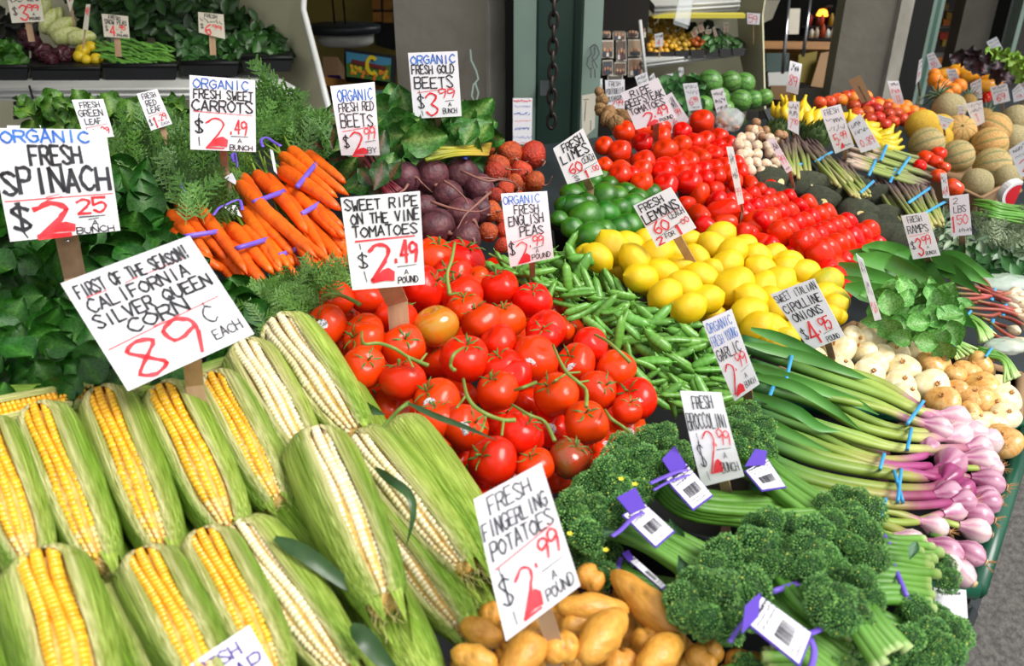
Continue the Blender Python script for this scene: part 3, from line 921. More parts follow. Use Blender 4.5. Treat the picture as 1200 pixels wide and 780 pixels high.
def vine(label, pts, r=.0019, lift=.062, cat='vine', m='vine', name='tomato_vine', sub=(), flat=1.0):
    P = [S(a[0], a[1], lift + (a[2] if len(a) > 2 else 0)) for a in pts]
    v, f, c = tube_np(spline(P, 6 * len(P)), [r * .8, r, r, r * 1.2], 7, flat=flat)
    o = ob(name, gmesh(name, m, [(v - np.array(P[0]), f, c)])); o.location = P[0]
    tag(o, label, cat)
    for q in sub:
        P2 = [S(a[0], a[1], lift + (a[2] if len(a) > 2 else 0)) for a in q]
        v, f, c = tube_np(spline(P2, 4 * len(P2)), [r * .7, r * .6], 6)
        wpart('side_stem', gmesh('side_stem', m, [(v, f, c)]), o, P[0])
    return o
vine('thick upright green tomato stem right of the sweet ripe tomatoes card', [(533, 284, .03), (529, 305, .02), (524, 322, .01), (527, 345)], .002, sub=[[(524, 322), (519, 332, -.01)], [(527, 345), (538, 343, -.01)]])
vine('forked tomato stem across the upper left tomatoes', [(424, 398), (428, 403, .01), (444, 402, .01), (462, 408, .01), (478, 418), (492, 424), (502, 428)], .0017, sub=[[(424, 403), (424, 388)], [(492, 424), (500, 414)], [(478, 418), (484, 430)]])
vine('branching tomato stem in the middle of the red heap', [(543, 444), (547, 462, .01), (556, 476, .01), (572, 486, .01), (590, 492), (604, 492)], .0018, sub=[[(547, 462), (535, 478)], [(570, 484), (566, 500), (562, 508)], [(590, 492), (588, 510)]])
vine('long tomato stem running down past the stickered tomato', [(648, 404), (655, 420, .01), (665, 437, .01), (678, 448, .01), (687, 458), (687, 476)], .0017, sub=[[(665, 437), (650, 446)], [(678, 448), (690, 446)], [(665, 437), (680, 436)]])
vine('tomato stem at the upper right edge by the pea pods', [(697, 392), (712, 400, .01), (726, 412, .01), (738, 424)], .0018)
vine('short tomato stem hooking over the centre', [(543, 407), (532, 415, .01), (528, 428), (533, 434)], .0017)
vine('tomato stem low between the fingerling card and peas', [(709, 480), (716, 490, .01), (730, 500), (740, 508)], .0016, lift=.05)
vine('dark tomato stem left of the 2.99 fingerling card', [(600, 474), (620, 486, .01), (638, 494), (650, 516)], .0016, lift=.05)
vine('pale tomato stem beside the pea heap', [(573, 297, .02), (590, 306), (604, 314)], .0013, lift=.05)
vine('tomato stem by the left tomatoes and fern', [(378, 348), (392, 344, .01), (410, 350), (422, 357)], .002)
vine('dry tomato stem joining two tomatoes left of the heap middle', [(603, 457), (615, 453, .01), (628, 448)], .0016)

# ================================================================== LEMONS, LIMES
LM = '''717 292 22 u|737 286 17|700 302 18|744 305 20|770 297 20|727 318 15 l|751 326 20|775 319 20|787 296 17|798 312 16|779 345 20|801 335 20|822 325 20|827 351 20|807 361 20|815 302 17|824 294 15 l|844 276 18|835 287 17|857 297 19|871 290 17|852 309 19|837 316 15|860 335 25|887 302 18|892 318 20|894 337 22|852 355 15 l|880 350 20|877 368 22|887 384 20|834 369 14 l|807 281 15|759 281 15|685 296 12|905 300 17|925 308 17|941 320 20|922 314 17|910 333 22|906 352 18|915 363 23|905 386 20|928 388 15|967 331 20 g|980 350 16 g|965 345 17|975 360 17|970 370 15|983 372 10|905 397 15|924 396 14 g|910 408 14|940 352 18|945 375 17|790 330 15 l|765 338 14 l|840 335 15 l|868 318 14 l|890 365 14 l|930 340 18 l|955 362 14 l'''
for tok in LM.split('|'):
    a = tok.split(); fl = a[3] if len(a) > 3 else ''
    me = LEMG if 'g' in fl else random.choice(LEM)
    ax = imgdir(-.6, -1, .3) if 'u' in fl else imgdir(random.choice([-1, 1]) * random.uniform(.6, 1), random.uniform(-.8, .5), random.uniform(-.4, .4))
    place_round('lemon', me, float(a[0]), float(a[1]), float(a[2]) * .89, (-.004 if 'l' in fl else .025) + random.uniform(-.003, .006), 'greenish yellow lemon' if 'g' in fl else 'sunken yellow lemon' if 'l' in fl else 'bright yellow lemon', 'lemon', 'lemons in the lemon heap', axis=ax)
for x, y in scatter([(700, 300), (760, 280), (860, 275), (960, 325), (985, 375), (900, 410), (800, 370), (720, 325)], 32, .2):
    place_round('lemon', random.choice(LEM), x, y, 18, -.018, 'shaded yellow lemon in the lower layer of the lemon heap', 'lemon', 'hidden layer of lemons', axis=imgdir(1, .1), register=False)
LI = '705 209 13|713 217 13|724 217 11|707 231 19|722 231 16|735 226 15|747 221 14|686 224 15|671 228 16|672 243 19|687 237 14|687 255 23|710 252 19|725 247 17|740 243 19|747 232 14|762 228 15|772 224 11|692 277 21|708 272 16|724 269 17|737 265 17|750 261 14|656 257 12|671 268 15|757 246 14|696 212 12|730 212 10|660 240 12|764 240 11|768 252 10'
for tok in LI.split('|'):
    a = tok.split()
    place_round('lime', random.choice(LIM), float(a[0]), float(a[1]), float(a[2]) * .86, .012 + random.uniform(-.002, .003), 'green lime', 'lime', 'limes in the black tray', axis=imgdir(1, random.uniform(-.6, .6), random.uniform(-.8, .8)))
for x, y in scatter([(655, 255), (700, 208), (775, 228), (755, 262), (695, 285)], 26, .2):
    place_round('lime', random.choice(LIM), x, y, 15, -.02, 'dark green lime in the lower layer of the lime tray', 'lime', 'hidden layer of limes', axis=imgdir(1, .1), register=False)

# ================================================================== ROMA AND BEEFSTEAK TOMATOES
def row(x0, y0, x1, y1, n, r0, r1, fn):
    for i in range(n):
        t = i / max(1, n - 1)
        fn(x0 + (x1 - x0) * t + random.uniform(-1, 1), y0 + (y1 - y0) * t + random.uniform(-1, 1), r0 + (r1 - r0) * t)
def roma(x, y, r, lift=.02, ax=None):
    return place_round('roma_tomato', random.choice(ROM), x, y, r * .94, lift + random.uniform(-.002, .003), 'glossy red roma tomato', 'tomato', 'roma tomatoes between lemons and avocados', axis=ax or imgdir(-.55 + random.uniform(-.15, .15), -.8, .5 + random.uniform(-.2, .2)))
for k, (a, b, c_, d_, n, r0, r1, lf) in enumerate([
        (858, 238, 905, 222, 5, 11, 10, .02), (876, 250, 925, 232, 6, 12, 10, .022), (893, 262, 948, 240, 6, 13, 11, .024),
        (915, 275, 970, 252, 7, 15, 12, .026), (941, 288, 994, 262, 7, 16, 12, .028), (962, 302, 1018, 272, 7, 17, 13, .026),
        (972, 322, 1028, 290, 7, 16, 12, .012), (905, 288, 930, 268, 3, 12, 11, .012), (930, 300, 955, 283, 3, 12, 11, .012)]):
    row(a, b, c_, d_, n, r0, r1, lambda x, y, r: roma(x, y, r, lf))
for a in '847 249 17 h|820 252 12|827 266 12|865 250 14|870 275 12|891 285 13|890 262 17 h|868 237 12|840 236 12|820 229 13 v|850 262 12|805 240 11|975 328 15|987 341 12|990 318 12|1003 328 10|880 275 11|905 290 12|838 223 11|812 214 10|832 278 9|1020 300 11|1029 312 9|900 228 9|880 215 9|862 214 9'.split('|'):
    q = a.split(); f_ = q[3] if len(q) > 3 else ''
    roma(float(q[0]), float(q[1]), float(q[2]), .018, imgdir(1, -.3, .2) if 'h' in f_ else imgdir(.1, -1, .2) if 'v' in f_ else imgdir(random.uniform(-1, 1), random.uniform(-1, 1), random.uniform(-1, 1)))
for x, y in scatter([(800, 225), (870, 210), (1000, 265), (1035, 300), (985, 345), (890, 285)], 21, .2):
    place_round('roma_tomato', ROM[0], x, y, 12, -.012, 'shaded red roma tomato in the lower layer of the roma heap', 'tomato', 'hidden layer of roma tomatoes', axis=imgdir(-.3, -1, .4), register=False)
def beef(x, y, r, lift=.03):
    return place_round('beefsteak_tomato', random.choice(BEEF), x, y, r * .98, lift, 'round red beefsteak tomato', 'tomato', 'beefsteak tomatoes stacked in rows', axis=imgdir(-.5 + random.uniform(-.25, .25), -.5, .9))
for a in '708 171 12|731 154 14|751 152 12|753 167 13|726 178 15|754 190 15|727 200 14|779 177 16|774 160 13|799 154 12|822 142 15|708 194 11|727 205 14|752 214 14|752 199 13|780 217 16|807 214 16|777 202 15|740 205 11'.split('|'):
    q = [float(z) for z in a.split()]; beef(*q)
for (a, b, c_, d_, n, r0, r1) in [(799, 171, 841, 161, 4, 13, 12), (780, 197, 850, 178, 6, 14, 11), (797, 205, 862, 192, 6, 13, 11), (826, 210, 868, 201, 4, 12, 11), (800, 186, 855, 168, 5, 11, 10)]:
    row(a, b, c_, d_, n, r0, r1, beef)
for x, y in scatter([(705, 170), (740, 150), (820, 145), (860, 170), (870, 215), (790, 225), (715, 205)], 24, .2):
    place_round('beefsteak_tomato', BEEF[0], x, y, 13, -.01, 'shaded red beefsteak tomato in the lower layer of the stacked rows', 'tomato', 'hidden layer of beefsteak tomatoes', register=False)

# ================================================================== AVOCADOS
def avo_mesh():
    t = np.linspace(0, 1, 16)
    z = -1.0 + 2.5 * t
    r = np.sin(np.pi * np.clip(t, 0, 1) ** .78) ** .72
    r[0] = r[-1] = 0
    return gmesh('avocado_body', 'avocado', [lathe_np(np.stack([r, z - .25], 1), 20, lobes(3, .02))])
AVO = avo_mesh()
for k, a in enumerate('902 213 19 a|945 219 22 a|972 210 16|939 203 14|979 228 20|962 236 19 b|1000 220 18|1005 250 20 a|1032 234 19|937 221 14|973 209 14|1040 257 18|1055 246 18|1035 266 17|1050 277 17|1030 273 16|1018 262 14|920 206 12|1000 236 15|1062 262 14|905 226 15|985 200 13'.split('|')):
    q = a.split()
    dx, dy = (.95, -.18 + random.uniform(-.2, .2)) if random.random() < .6 else (-.95, -.1)
    o = place_round('avocado', AVO, float(q[0]), float(q[1]), float(q[2]) * 1.02, .016, 'dark green avocado' + (' with a yellow sticker' if len(q) > 3 else ''), 'avocado', 'avocados behind the roma tomatoes', axis=imgdir(dx, dy, .25))
    if len(q) > 3:
        add_sticker(o, imgdir(-.2 if k else .5, .25, 1), STY)
for x, y in scatter([(900, 215), (960, 205), (1050, 240), (1055, 285), (1020, 275)], 26, .2):
    place_round('avocado', AVO, x, y, 15, -.025, 'dark avocado in the shaded lower layer', 'avocado', 'hidden layer of avocados', axis=imgdir(1, .1), register=False)

# ================================================================== ONIONS
for a in '940 415 13|957 421 15|982 411 20|1000 397 15|1022 397 17|1012 413 16|1030 418 17|1050 413 15|1074 411 16 s|986 430 15|1019 437 18 f|1025 427 15|1057 432 19|1055 450 18|1096 427 20 t|1092 452 20 s|1117 438 15 t|1135 435 16 t|1150 428 18 t|1062 463 16|1105 470 19 p|1120 457 13 t|1150 452 19 t|1140 466 17 t|1157 472 18 t|1178 466 18|1140 483 15 p|1145 494 13|1162 494 16|1178 488 17|1175 518 21 t|1020 385 14|1042 393 13|1000 425 12 l|1040 438 13 l|1075 437 13 l|1120 482 12 l|1075 468 12 l|1035 455 13 l|1160 452 12 l|1170 503 12 t'.split('|'):
    q = a.split(); f_ = q[3] if len(q) > 3 else ''
    tan_ = 't' in f_ or 'p' in f_
    o = place_round('cipolline_onion', random.choice(ONT if tan_ else ONW), float(q[0]), float(q[1]), float(q[2]) * 1.06, -.008 if 'l' in f_ else .02, 'flat tan papery cipolline onion' if tan_ else 'sunken white cipolline onion' if 'l' in f_ else 'flat white cipolline onion', 'onion', 'cipolline onions in the corner crate', axis=imgdir(random.uniform(-.6, .6), random.uniform(-1, -.1), random.uniform(.1, 1)))
    ob('dry_neck', TUFT, o)
for x, y in scatter([(935, 415), (1010, 385), (1185, 455), (1180, 525), (1120, 480), (1000, 440)], 27, .2):
    place_round('cipolline_onion', ONW[0], x, y, 14, -.03, 'white cipolline onion in the shaded lower layer', 'onion', 'hidden layer of onions', register=False)

# ================================================================== BEETS
BT = [gmesh('beet_body', 'beet', [ball(13, 22, .92, .95, lobes(4, .03, s))]) for s in (0, 2)]
BG = [gmesh('beet_body', 'beet_gold', [ball(11, 18, .92, .95, lobes(4, .05, s))]) for s in (0, 2)]
def beet(q, meshes, look, group, tails=True):
    x, y, r = float(q[0]), float(q[1]), float(q[2]) * 1.1
    ax = imgdir(random.uniform(.2, 1), random.uniform(.1, .9), random.uniform(.2, .8))
    o = place_round('beet', random.choice(meshes), x, y, r, .015 if 'l' not in q else -.012, look, 'beet', group, axis=ax)
    if tails:
        a = random.uniform(0, 6.28); b = random.uniform(.6, 1.4)
        v, f, c = tube_np(spline([(0, 0, .8), (0, 0, 1.05), (.3 * math.cos(a), .3 * math.sin(a), 1.35), (b * math.cos(a + .5), b * math.sin(a + .5), 1.6)], 10), [.2, .10, .07, .05, .03], 7)
        ob('root_tail', gmesh('root_tail', 'root', [(v, f, c)]), o)
for a in '475 209 17|505 207 20|540 205 20|562 222 17|525 229 17|542 252 19|512 266 20|547 278 16|497 243 14|562 246 14|525 290 12 l|490 225 13 l|550 230 12 l|565 265 10 l|490 262 13 l|470 230 12 l'.split('|'):
    beet(a.split(), BT, 'dusty dark red beet with root tail', 'red beets in a heap')
for a in '577 173 12|597 180 14|583 196 14|624 182 15|611 201 12|603 214 10|627 213 11|580 202 12|592 222 10|580 229 9|576 247 11|572 272 11|590 287 9|592 270 10|615 225 10 l|597 206 10 l|606 232 10 l|588 256 9 l|573 212 8 l'.split('|'):
    beet(a.split(), BG, 'rough orange golden beet with root tail', 'golden beets in a heap')

# ================================================================== CORN
def wfun(t, w0, seed):
    return w0 * np.clip((t - .035) / .09, 0, 1) ** .6 * (1 + .12 * np.sin(t * 5 + seed)) * (1 - .25 * np.clip((t - .82) / .18, 0, 1))
def corn_meshes(kind, w0, seed, tipw=.5):
    LN = 4.9
    nt_, na = 34, 40
    t = np.linspace(0, 1, nt_)
    prof = np.interp(t, [0, .012, .04, .09, .18, .35, .6, .8, .92, 1], [.30, .62, .84, .95, 1, 1.0, .93, .80, .66, .5])
    V = np.zeros((nt_, na, 3)); C = np.zeros((nt_, na, 3))
    rs = np.random.RandomState(seed)
    ph = rs.uniform(0, 6, 6)
    green = np.array(hexc('#b8cd62')); deep = np.array(hexc('#88ac3c')); cream = np.array(hexc('#e8d8aa'))
    for i in range(nt_):
        w_ = max(.015, wfun(t[i], w0, ph[0]))
        for j in range(na):
            q = j / (na - 1)
            q = q + .06 * math.sin(2 * math.pi * q) * -1
            a = w_ + q * (2 * math.pi - 2 * w_)
            e = min(a - w_, 2 * math.pi - w_ - a)
            r = prof[i] * (1 + .018 * math.sin(9 * a + ph[1] + t[i] * 3) + .012 * math.sin(23 * a + ph[2]) + .03 * math.sin(2 * a + ph[3] + t[i] * 2))
            r *= 1 + .05 * math.exp(-((e - .22) / .16) ** 2)
            if j in (0, na - 1): r *= .93
            # an overlapping leaf edge down one side
            r += .03 * (1 if math.sin(a * 1.5 + ph[4] + t[i] * .8) > .35 else 0)
            ang = a + math.pi / 2
            V[i, j] = (r * math.cos(ang), r * math.sin(ang), t[i] * LN)
            k = min(1, .75 * math.exp(-(e / (.24 + .10 * math.sin(ph[5]))) ** 2) * (w0 > .1) + .75 * math.exp(-(t[i] / .07)))
            g0 = bez(green, deep, .5 + .5 * math.sin(a * 2 + ph[3] + t[i] * 4)) * (1 + .10 * math.sin(a * 31 + ph[4]))
            C[i, j] = bez(g0, cream, k) * (1 - .12 * t[i])
    f = [(i * na + j, i * na + j + 1, (i + 1) * na + j + 1, (i + 1) * na + j) for i in range(nt_ - 1) for j in range(na - 1)]
    parts = [(V.reshape(-1, 3), f, np.clip(C.reshape(-1, 3), 0, 1))]
    # shank end
    v, ff, c = lathe_np([(0, -.02), (.30, -.02), (.34, .05), (.3, .15)], 14)
    parts.append((v, ff, np.tile(hexc('#cdb98a'), (len(v), 1))))
    # ragged leaf ends at the tip
    for k in range(7):
        a = math.pi / 2 + w0 + .25 + (2 * math.pi - 2 * w0 - .5) * k / 6
        l = rs.uniform(.35, .95); spn = rs.uniform(.25, .5)
        vv = []
        for i in range(5):
            u = i / 4; rr = .52 * (1 - .30 * u) + .03; ww = spn * (1 - u) ** .8
            for s in (-1, 0, 1):
                an = a + s * ww
                vv.append((rr * math.cos(an), rr * math.sin(an), LN - .1 + l * u))
        F_ = [(i * 3 + s, i * 3 + s + 1, i * 3 + s + 4, i * 3 + s + 3) for i in range(4) for s in (0, 1)]
        cc = np.tile(bez(green, deep, rs.rand()), (15, 1))
        parts.append((np.array(vv), F_, cc))
    husk = gmesh('husk', 'husk', parts)
    # kernels: every kernel is its own raised pad
    g = G(); rows = 19; pitch = 2 * math.pi / rows
    base = {'y': ('#f6c42c', '#eba018'), 'w': ('#f6ebc6', '#ecd9a0')}[kind]; gapc = np.array(hexc({'y': '#c06a08', 'w': '#b8924a'}[kind]))
    b0, b1 = np.array(hexc(base[0])), np.array(hexc(base[1])); tipc = np.array(hexc('#e8cf90'))
    nr = int(math.ceil((w0 + .14) / pitch))
    gs = np.array([-1, -.62, .62, 1.0])
    S_, T_ = np.meshgrid(gs, gs, indexing='ij')
    hgt = (np.abs(S_) < .9) * (np.abs(T_) < .9) * 1.0
    S_, T_, hgt = S_.ravel(), T_.ravel(), hgt.ravel()
    fk = np.array([(a * 4 + b, (a + 1) * 4 + b, (a + 1) * 4 + b + 1, a * 4 + b + 1) for a in range(3) for b in range(3)])
    if w0 > .1:
        for q in range(-nr, nr + 1):
            sink = .09 * min(1, max(0, (abs(q) * pitch - w0 + .06) / .2))
            z = .05 * LN + rs.uniform(0, .08)
            off = rs.uniform(-.02, .02)
            while z < LN * .985:
                t_ = z / LN
                st = (.138 if t_ < .75 else .12) * rs.uniform(.88, 1.12)
                pr = np.interp(t_, [0, .06, .15, .6, .85, 1], [.6, .84, .89, .84, .66, .42])
                a0 = math.pi / 2 + q * pitch + off + .05 * math.sin(t_ * 9 + q)
                hw = pitch * .50 * (1 if t_ < .8 else .85)
                an = a0 + S_ * hw
                rr = pr - .07 - sink + hgt * (.12 + rs.uniform(-.02, .02))
                v = np.stack([rr * np.cos(an), rr * np.sin(an), z + T_ * st * .5], -1)
                col = bez(b0, b1, rs.rand() * .8) if t_ < .85 else bez(b0, tipc, rs.rand())
                cc = np.tile(col, (16, 1)) * hgt[:, None] + np.tile(bez(gapc, col, .25), (16, 1)) * (1 - hgt[:, None])
                g.addf(v, fk, cc)
                z += st
        kern = g.mesh('kernels', 'kernel')
    else:
        kern = None
    v, f, c = lathe_np([(0, .1), (.5, .15), (.78, .5), (.8, 3.2), (.6, 4.3), (.36, 4.85), (.0, 4.95)], 18)
    cob = gmesh('cob', 'cob', [(v, f, c)])
    # silk
    sp = []
    for k in range(26):
        a = rs.uniform(0, 6.28); r_ = rs.uniform(.05, .4)
        p = np.array([r_ * math.cos(a), r_ * math.sin(a), LN - .25])
        P = [p]
        for s in range(4):
            p = p + np.array([rs.uniform(-.16, .16), rs.uniform(-.16, .16), rs.uniform(.03, .24)]); P.append(p)
        sp.append(tube_np(spline(P, 8), [.014, .010, .006], 3, False))
    silk = gmesh('silk', 'silk', sp)
    return husk, kern, cob, silk
CORN = {'y0': corn_meshes('y', .42, 1), 'y1': corn_meshes('y', .34, 2), 'y2': corn_meshes('y', .50, 3), 'w0': corn_meshes('w', .42, 4), 'w1': corn_meshes('w', .55, 5), 'w2': corn_meshes('w', .28, 6), 'g0': corn_meshes('w', .06, 7), 'g1': corn_meshes('y', .06, 8)}

def ear(A, B, wpx, lift, roll, var, label, liftB=None):
    a = S(*A, lift); b = S(*B, lift if liftB is None else liftB)
    m_ = (a + b) / 2; r = pxsize(m_, wpx / 2); L = (b - a).length
    toc = (CAM - m_).normalized()
    mw = frame(a, b - a, toc, (r, r, L / 4.9), rad(roll))
    rt = empty('corn_ear', a); tag(rt, label, 'corn', 'corn ears in the front left heap')
    loc = Matrix.Translation(-a) @ mw
    hk, kn, cb, sk = CORN[var]
    ob('husk', hk, rt, loc)
    if kn:
        k = ob('kernels', kn, rt, loc); k['kind'] = 'stuff'
    ob('cob', cb, rt, loc)
    s = ob('silk', sk, rt, loc); s['kind'] = 'stuff'
    return rt
Y = 'yellow corn ear'; W = 'white corn ear'
ear((-18, 505), (42, 672), 80, .03, 0, 'y2', Y + ' cut off by the left picture edge in the upper row')
ear((50, 487), (122, 666), 78, .03, 8, 'y0', Y + ' second from the left in the upper row')
ear((124, 468), (196, 650), 78, .032, 5, 'y0', Y + ' third in the upper row with kernels in a straight band')
ear((194, 465), (274, 628), 80, .034, 0, 'y2', Y + ' under the corn card, fourth in the upper row')
ear((252, 452), (330, 596), 76, .034, -6, 'y1', Y + ' beside the stake of the corn card, fifth in row')
ear((288, 415), (366, 548), 74, .036, -10, 'w0', W + ' lying right of the corn card, pale kernels along it')
ear((332, 385), (422, 512), 78, .04, 8, 'w1', W + ' at the top beside the vine tomatoes')
ear((-40, 500), (165, 455), 52, .02, -30, 'y1', 'long green ' + Y + ' lying sideways at the top left')
ear((-45, 475), (120, 462), 40, .012, 15, 'y1', 'hidden green ' + Y + ' lying sideways behind the long one')
ear((292, 428), (196, 455), 36, .015, 0, 'y1', 'small ' + Y + ' lying crosswise behind the stake of the corn card')
ear((368, 520), (452, 712), 96, .055, -14, 'w2', 'big ' + W + ' in the middle with narrow kernel window')
ear((425, 515), (548, 668), 74, .04, 10, 'w0', W + ' below the vine tomatoes with a dark leaf across')
ear((466, 502), (585, 668), 76, .036, 60, 'w2', 'green-husked ' + W + ' nearest the fingerling potatoes card')
ear((430, 590), (544, 738), 78, .02, 8, 'w2', W + ' low beside the fingerling potatoes with silk at its tip')
ear((322, 572), (420, 700), 72, .02, 120, 'g0', 'closed green corn ear between the two big white ears')
ear((284, 622), (410, 790), 86, .04, 14, 'w1', 'opened ' + W + ' at bottom centre left with wide kernel window')
ear((48, 668), (105, 860), 118, .06, -2, 'y2', 'largest ' + Y + ' at the bottom left')
ear((168, 660), (252, 820), 92, .05, -6, 'y0', Y + ' above the snap card, in the bottom row')
ear((238, 636), (325, 800), 88, .045, -8, 'y0', Y + ' right of the snap card, in the bottom row')
ear((124, 700), (185, 840), 84, .03, -50, 'y1', 'green ' + Y + ' tucked right of the largest bottom left ear')
ear((0, 752), (30, 880), 66, .045, 100, 'g1', 'closed green corn ear in the bottom left corner')
ear((440, 690), (508, 815), 76, .02, 90, 'g0', 'closed green corn ear at the bottom left of the fingerlings')
ear((330, 700), (420, 860), 70, .015, 100, 'g1', 'closed green corn ear at the bottom centre edge')
ear((-30, 640), (20, 720), 60, .0, 30, 'y1', 'shaded ' + Y + ' low at the left edge between rows')
ear((95, 600), (165, 720), 60, .0, 30, 'y1', 'shaded ' + Y + ' in the gap above the largest ear')
ear((170, 590), (250, 700), 60, .0, 30, 'y0', 'shaded ' + Y + ' in the gap above the snap card')
ear((300, 520), (380, 640), 66, .005, 40, 'g0', 'shaded green corn ear under the middle white ears')
ear((390, 450), (480, 600), 66, .005, 40, 'g0', 'shaded green corn ear under the top right white ear')
ear((500, 600), (570, 720), 66, .005, 60, 'g1', 'shaded green corn ear behind the fingerling potatoes card')
ear((220, 480), (300, 620), 66, .0, 60, 'g1', 'shaded green corn ear under the fifth ear of the row')
ear((40, 520), (110, 640), 66, .0, 60, 'g1', 'shaded green corn ear under the first ears of the row')
ear((130, 500), (200, 640), 66, .0, 60, 'g0', 'shaded green corn ear under the third ear of the row')
ear((220, 690), (300, 850), 66, .01, 60, 'g1', 'shaded green corn ear under the bottom row')
ear((380, 700), (450, 860), 76, .0, 60, 'g0', 'shaded green corn ear under the bottom centre')

def blade(label, pts, wpx, lift, m='blade', name='corn_leaf', cat='leaf', cup=.25, seed=0, col=WHITE):
    P = [S(a[0], a[1], lift + (a[2] if len(a) > 2 else 0)) for a in pts]
    n = 14; Q = spline(P, n)
    T = np.gradient(Q, axis=0); T /= np.linalg.norm(T, axis=1, keepdims=True)
    tc_ = np.array([(CAM - Vector(q)).normalized() for q in Q])
    X = np.cross(T, tc_); X /= np.linalg.norm(X, axis=1, keepdims=True); Nn = np.cross(X, T)
    wd = np.interp(np.linspace(0, 1, n), [0, .15, .4, .7, 1], [.3, .85, 1, .7, .04]) * pxsize(P[len(P) // 2], wpx / 2)
    V = []
    for i in range(n):
        for s in (-1, -.5, 0, .5, 1):
            V.append(Q[i] + X[i] * wd[i] * s + Nn[i] * wd[i] * cup * (s * s + .15 * math.sin(i * 1.3 + seed + s)))
    f = [(i * 5 + j, i * 5 + j + 1, i * 5 + j + 6, i * 5 + j + 5) for i in range(n - 1) for j in range(4)]
    o = ob(name, gmesh(name, m, [(np.array(V) - np.array(P[0]), f, np.ones((len(V), 3)) * np.array(col))])); o.location = P[0]
    if label: tag(o, label, cat)
    return o
blade('dark corn leaf blade crossing the white ear below the tomatoes', [(440, 548, .02), (458, 562, .03), (480, 580, .03), (484, 605, .02), (476, 640, 0)], 12, .06, seed=1)
blade('long dark corn leaf running down to the bottom centre', [(322, 630, .02), (360, 650, .02), (400, 680, .01), (446, 712, .0)], 20, .05, seed=2)
blade('dark bluish corn leaf at the bottom centre edge', [(412, 732, .02), (430, 750, .02), (450, 775, .01), (480, 800, 0)], 24, .05, seed=3)
blade('dark corn leaf tip standing between ears and tomatoes', [(412, 468, 0), (430, 478, .01), (452, 486, .01)], 14, .04, seed=4)
blade('long thin dark grass blade lying over the tomatoes', [(478, 472, .02), (510, 487, .02), (545, 500, .02), (583, 516, .02)], 8, .075, seed=5)
vine('pale bent blade stalk leading from the corn to the tomatoes', [(445, 505), (458, 490, .01), (470, 478, .02), (479, 472, .02)], .0017, .06, cat='stalk', name='blade_stalk')

# ================================================================== POTATOES
def potato_mesh(bend, seed, L=2.6):
    rs = np.random.RandomState(seed)
    P = spline([(-bend * .5, 0, -L / 2), (bend * .5, 0, 0), (-bend * .5, 0, L / 2)], 16)
    t = np.linspace(-1, 1, 16)
    r = np.sqrt(np.maximum(0, 1 - np.abs(t) ** 2.6)) * (1 + .12 * np.sin(t * 3 + seed) + .05 * np.sin(t * 9 + seed))
    r[0] = r[-1] = .03
    v, f, c = tube_np(P, r, 18)
    cc = np.ones((len(v), 3))
    for k in range(5):   # eyes
        i = rs.randint(len(v) // 5, len(v) * 4 // 5); d = np.linalg.norm(v - v[i], axis=1)
        e = np.exp(-(d / .16) ** 2)[:, None]
        cc = cc * (1 - .45 * e); ctr = P[np.argmin(np.linalg.norm(P - v[i], axis=1))]
        v = v - (v - ctr) * e * .14
    return gmesh('potato_body', 'potato', [(v, f, cc)])
POT = [potato_mesh(.0, 1), potato_mesh(.7, 2), potato_mesh(1.2, 3), potato_mesh(.3, 4, 2.2), potato_mesh(0, 5, 2.1), potato_mesh(.2, 6, 5.4)]
def potato(A, B, w_, lift, k, look='smooth yellow fingerling potato'):
    a = S(*A, lift); b = S(*B, lift); m_ = (a + b) / 2
    r = pxsize(m_, w_ / 2); Lm = {3: 2.2, 4: 2.1, 5: 5.4}.get(k, 2.6)
    o = ob('fingerling_potato', POT[k], None, frame(m_, b - a, (CAM - m_), (r, r, (b - a).length / Lm), rad(90 + random.uniform(-40, 40))))
    return reg(o, look, 'potato', 'fingerling potatoes in the front bin', m_)
for q in [((716, 668), (803, 752), 38, .04, 0, 'longest yellow fingerling potato'), ((654, 712), (734, 716), 32, .035, 1), ((680, 668), (706, 688), 32, .03, 3, 'knobbly small fingerling potato'), ((684, 775), (728, 722), 42, .05, 1, 'large curved fingerling potato'),
          ((658, 740), (696, 718), 30, .03, 0), ((634, 762), (677, 756), 40, .05, 4, 'round fat fingerling potato'), ((742, 752), (771, 748), 32, .03, 4), ((752, 788), (794, 750), 38, .04, 1), ((808, 760), (838, 785), 30, .03, 3),
          ((820, 748), (845, 775), 26, .02, 0), ((733, 722), (738, 750), 26, .01, 3), ((705, 780), (745, 775), 40, .03, 3), ((597, 790), (636, 730), 42, .045, 2, 'large bent fingerling potato'), ((850, 775), (895, 780), 34, .02, 3), ((686, 722), (716, 735), 26, .01, 3),
          ((650, 720), (672, 730), 26, .01, 3), ((543, 730), (588, 752), 30, .035, 1), ((528, 762), (584, 782), 32, .045, 0), ((590, 748), (610, 728), 32, .03, 3), ((560, 720), (590, 722), 30, .02, 0), ((670, 745), (690, 752), 26, .01, 3),
          ((770, 742), (786, 754), 24, .02, 3), ((735, 765), (760, 780), 26, .01, 3), ((790, 770), (812, 785), 30, .01, 0), ((840, 790), (880, 795), 30, .01, 3), ((600, 700), (650, 720), 28, .01, 0), ((610, 730), (640, 750), 30, .01, 0)]:
    potato(*q)
for x, y in scatter([(540, 730), (600, 690), (700, 670), (800, 750), (870, 790), (540, 800)], 34, .25):
    p = S(x, y, -.02); r = pxsize(p, 17)
    tag(ob('fingerling_potato', POT[3], None, frame(p, imgdir(random.uniform(-1, 1), random.uniform(-1, 1)), UP, (r, r, r))), 'shaded fingerling potato in the lower layer of the bin', 'potato', 'hidden layer of potatoes')

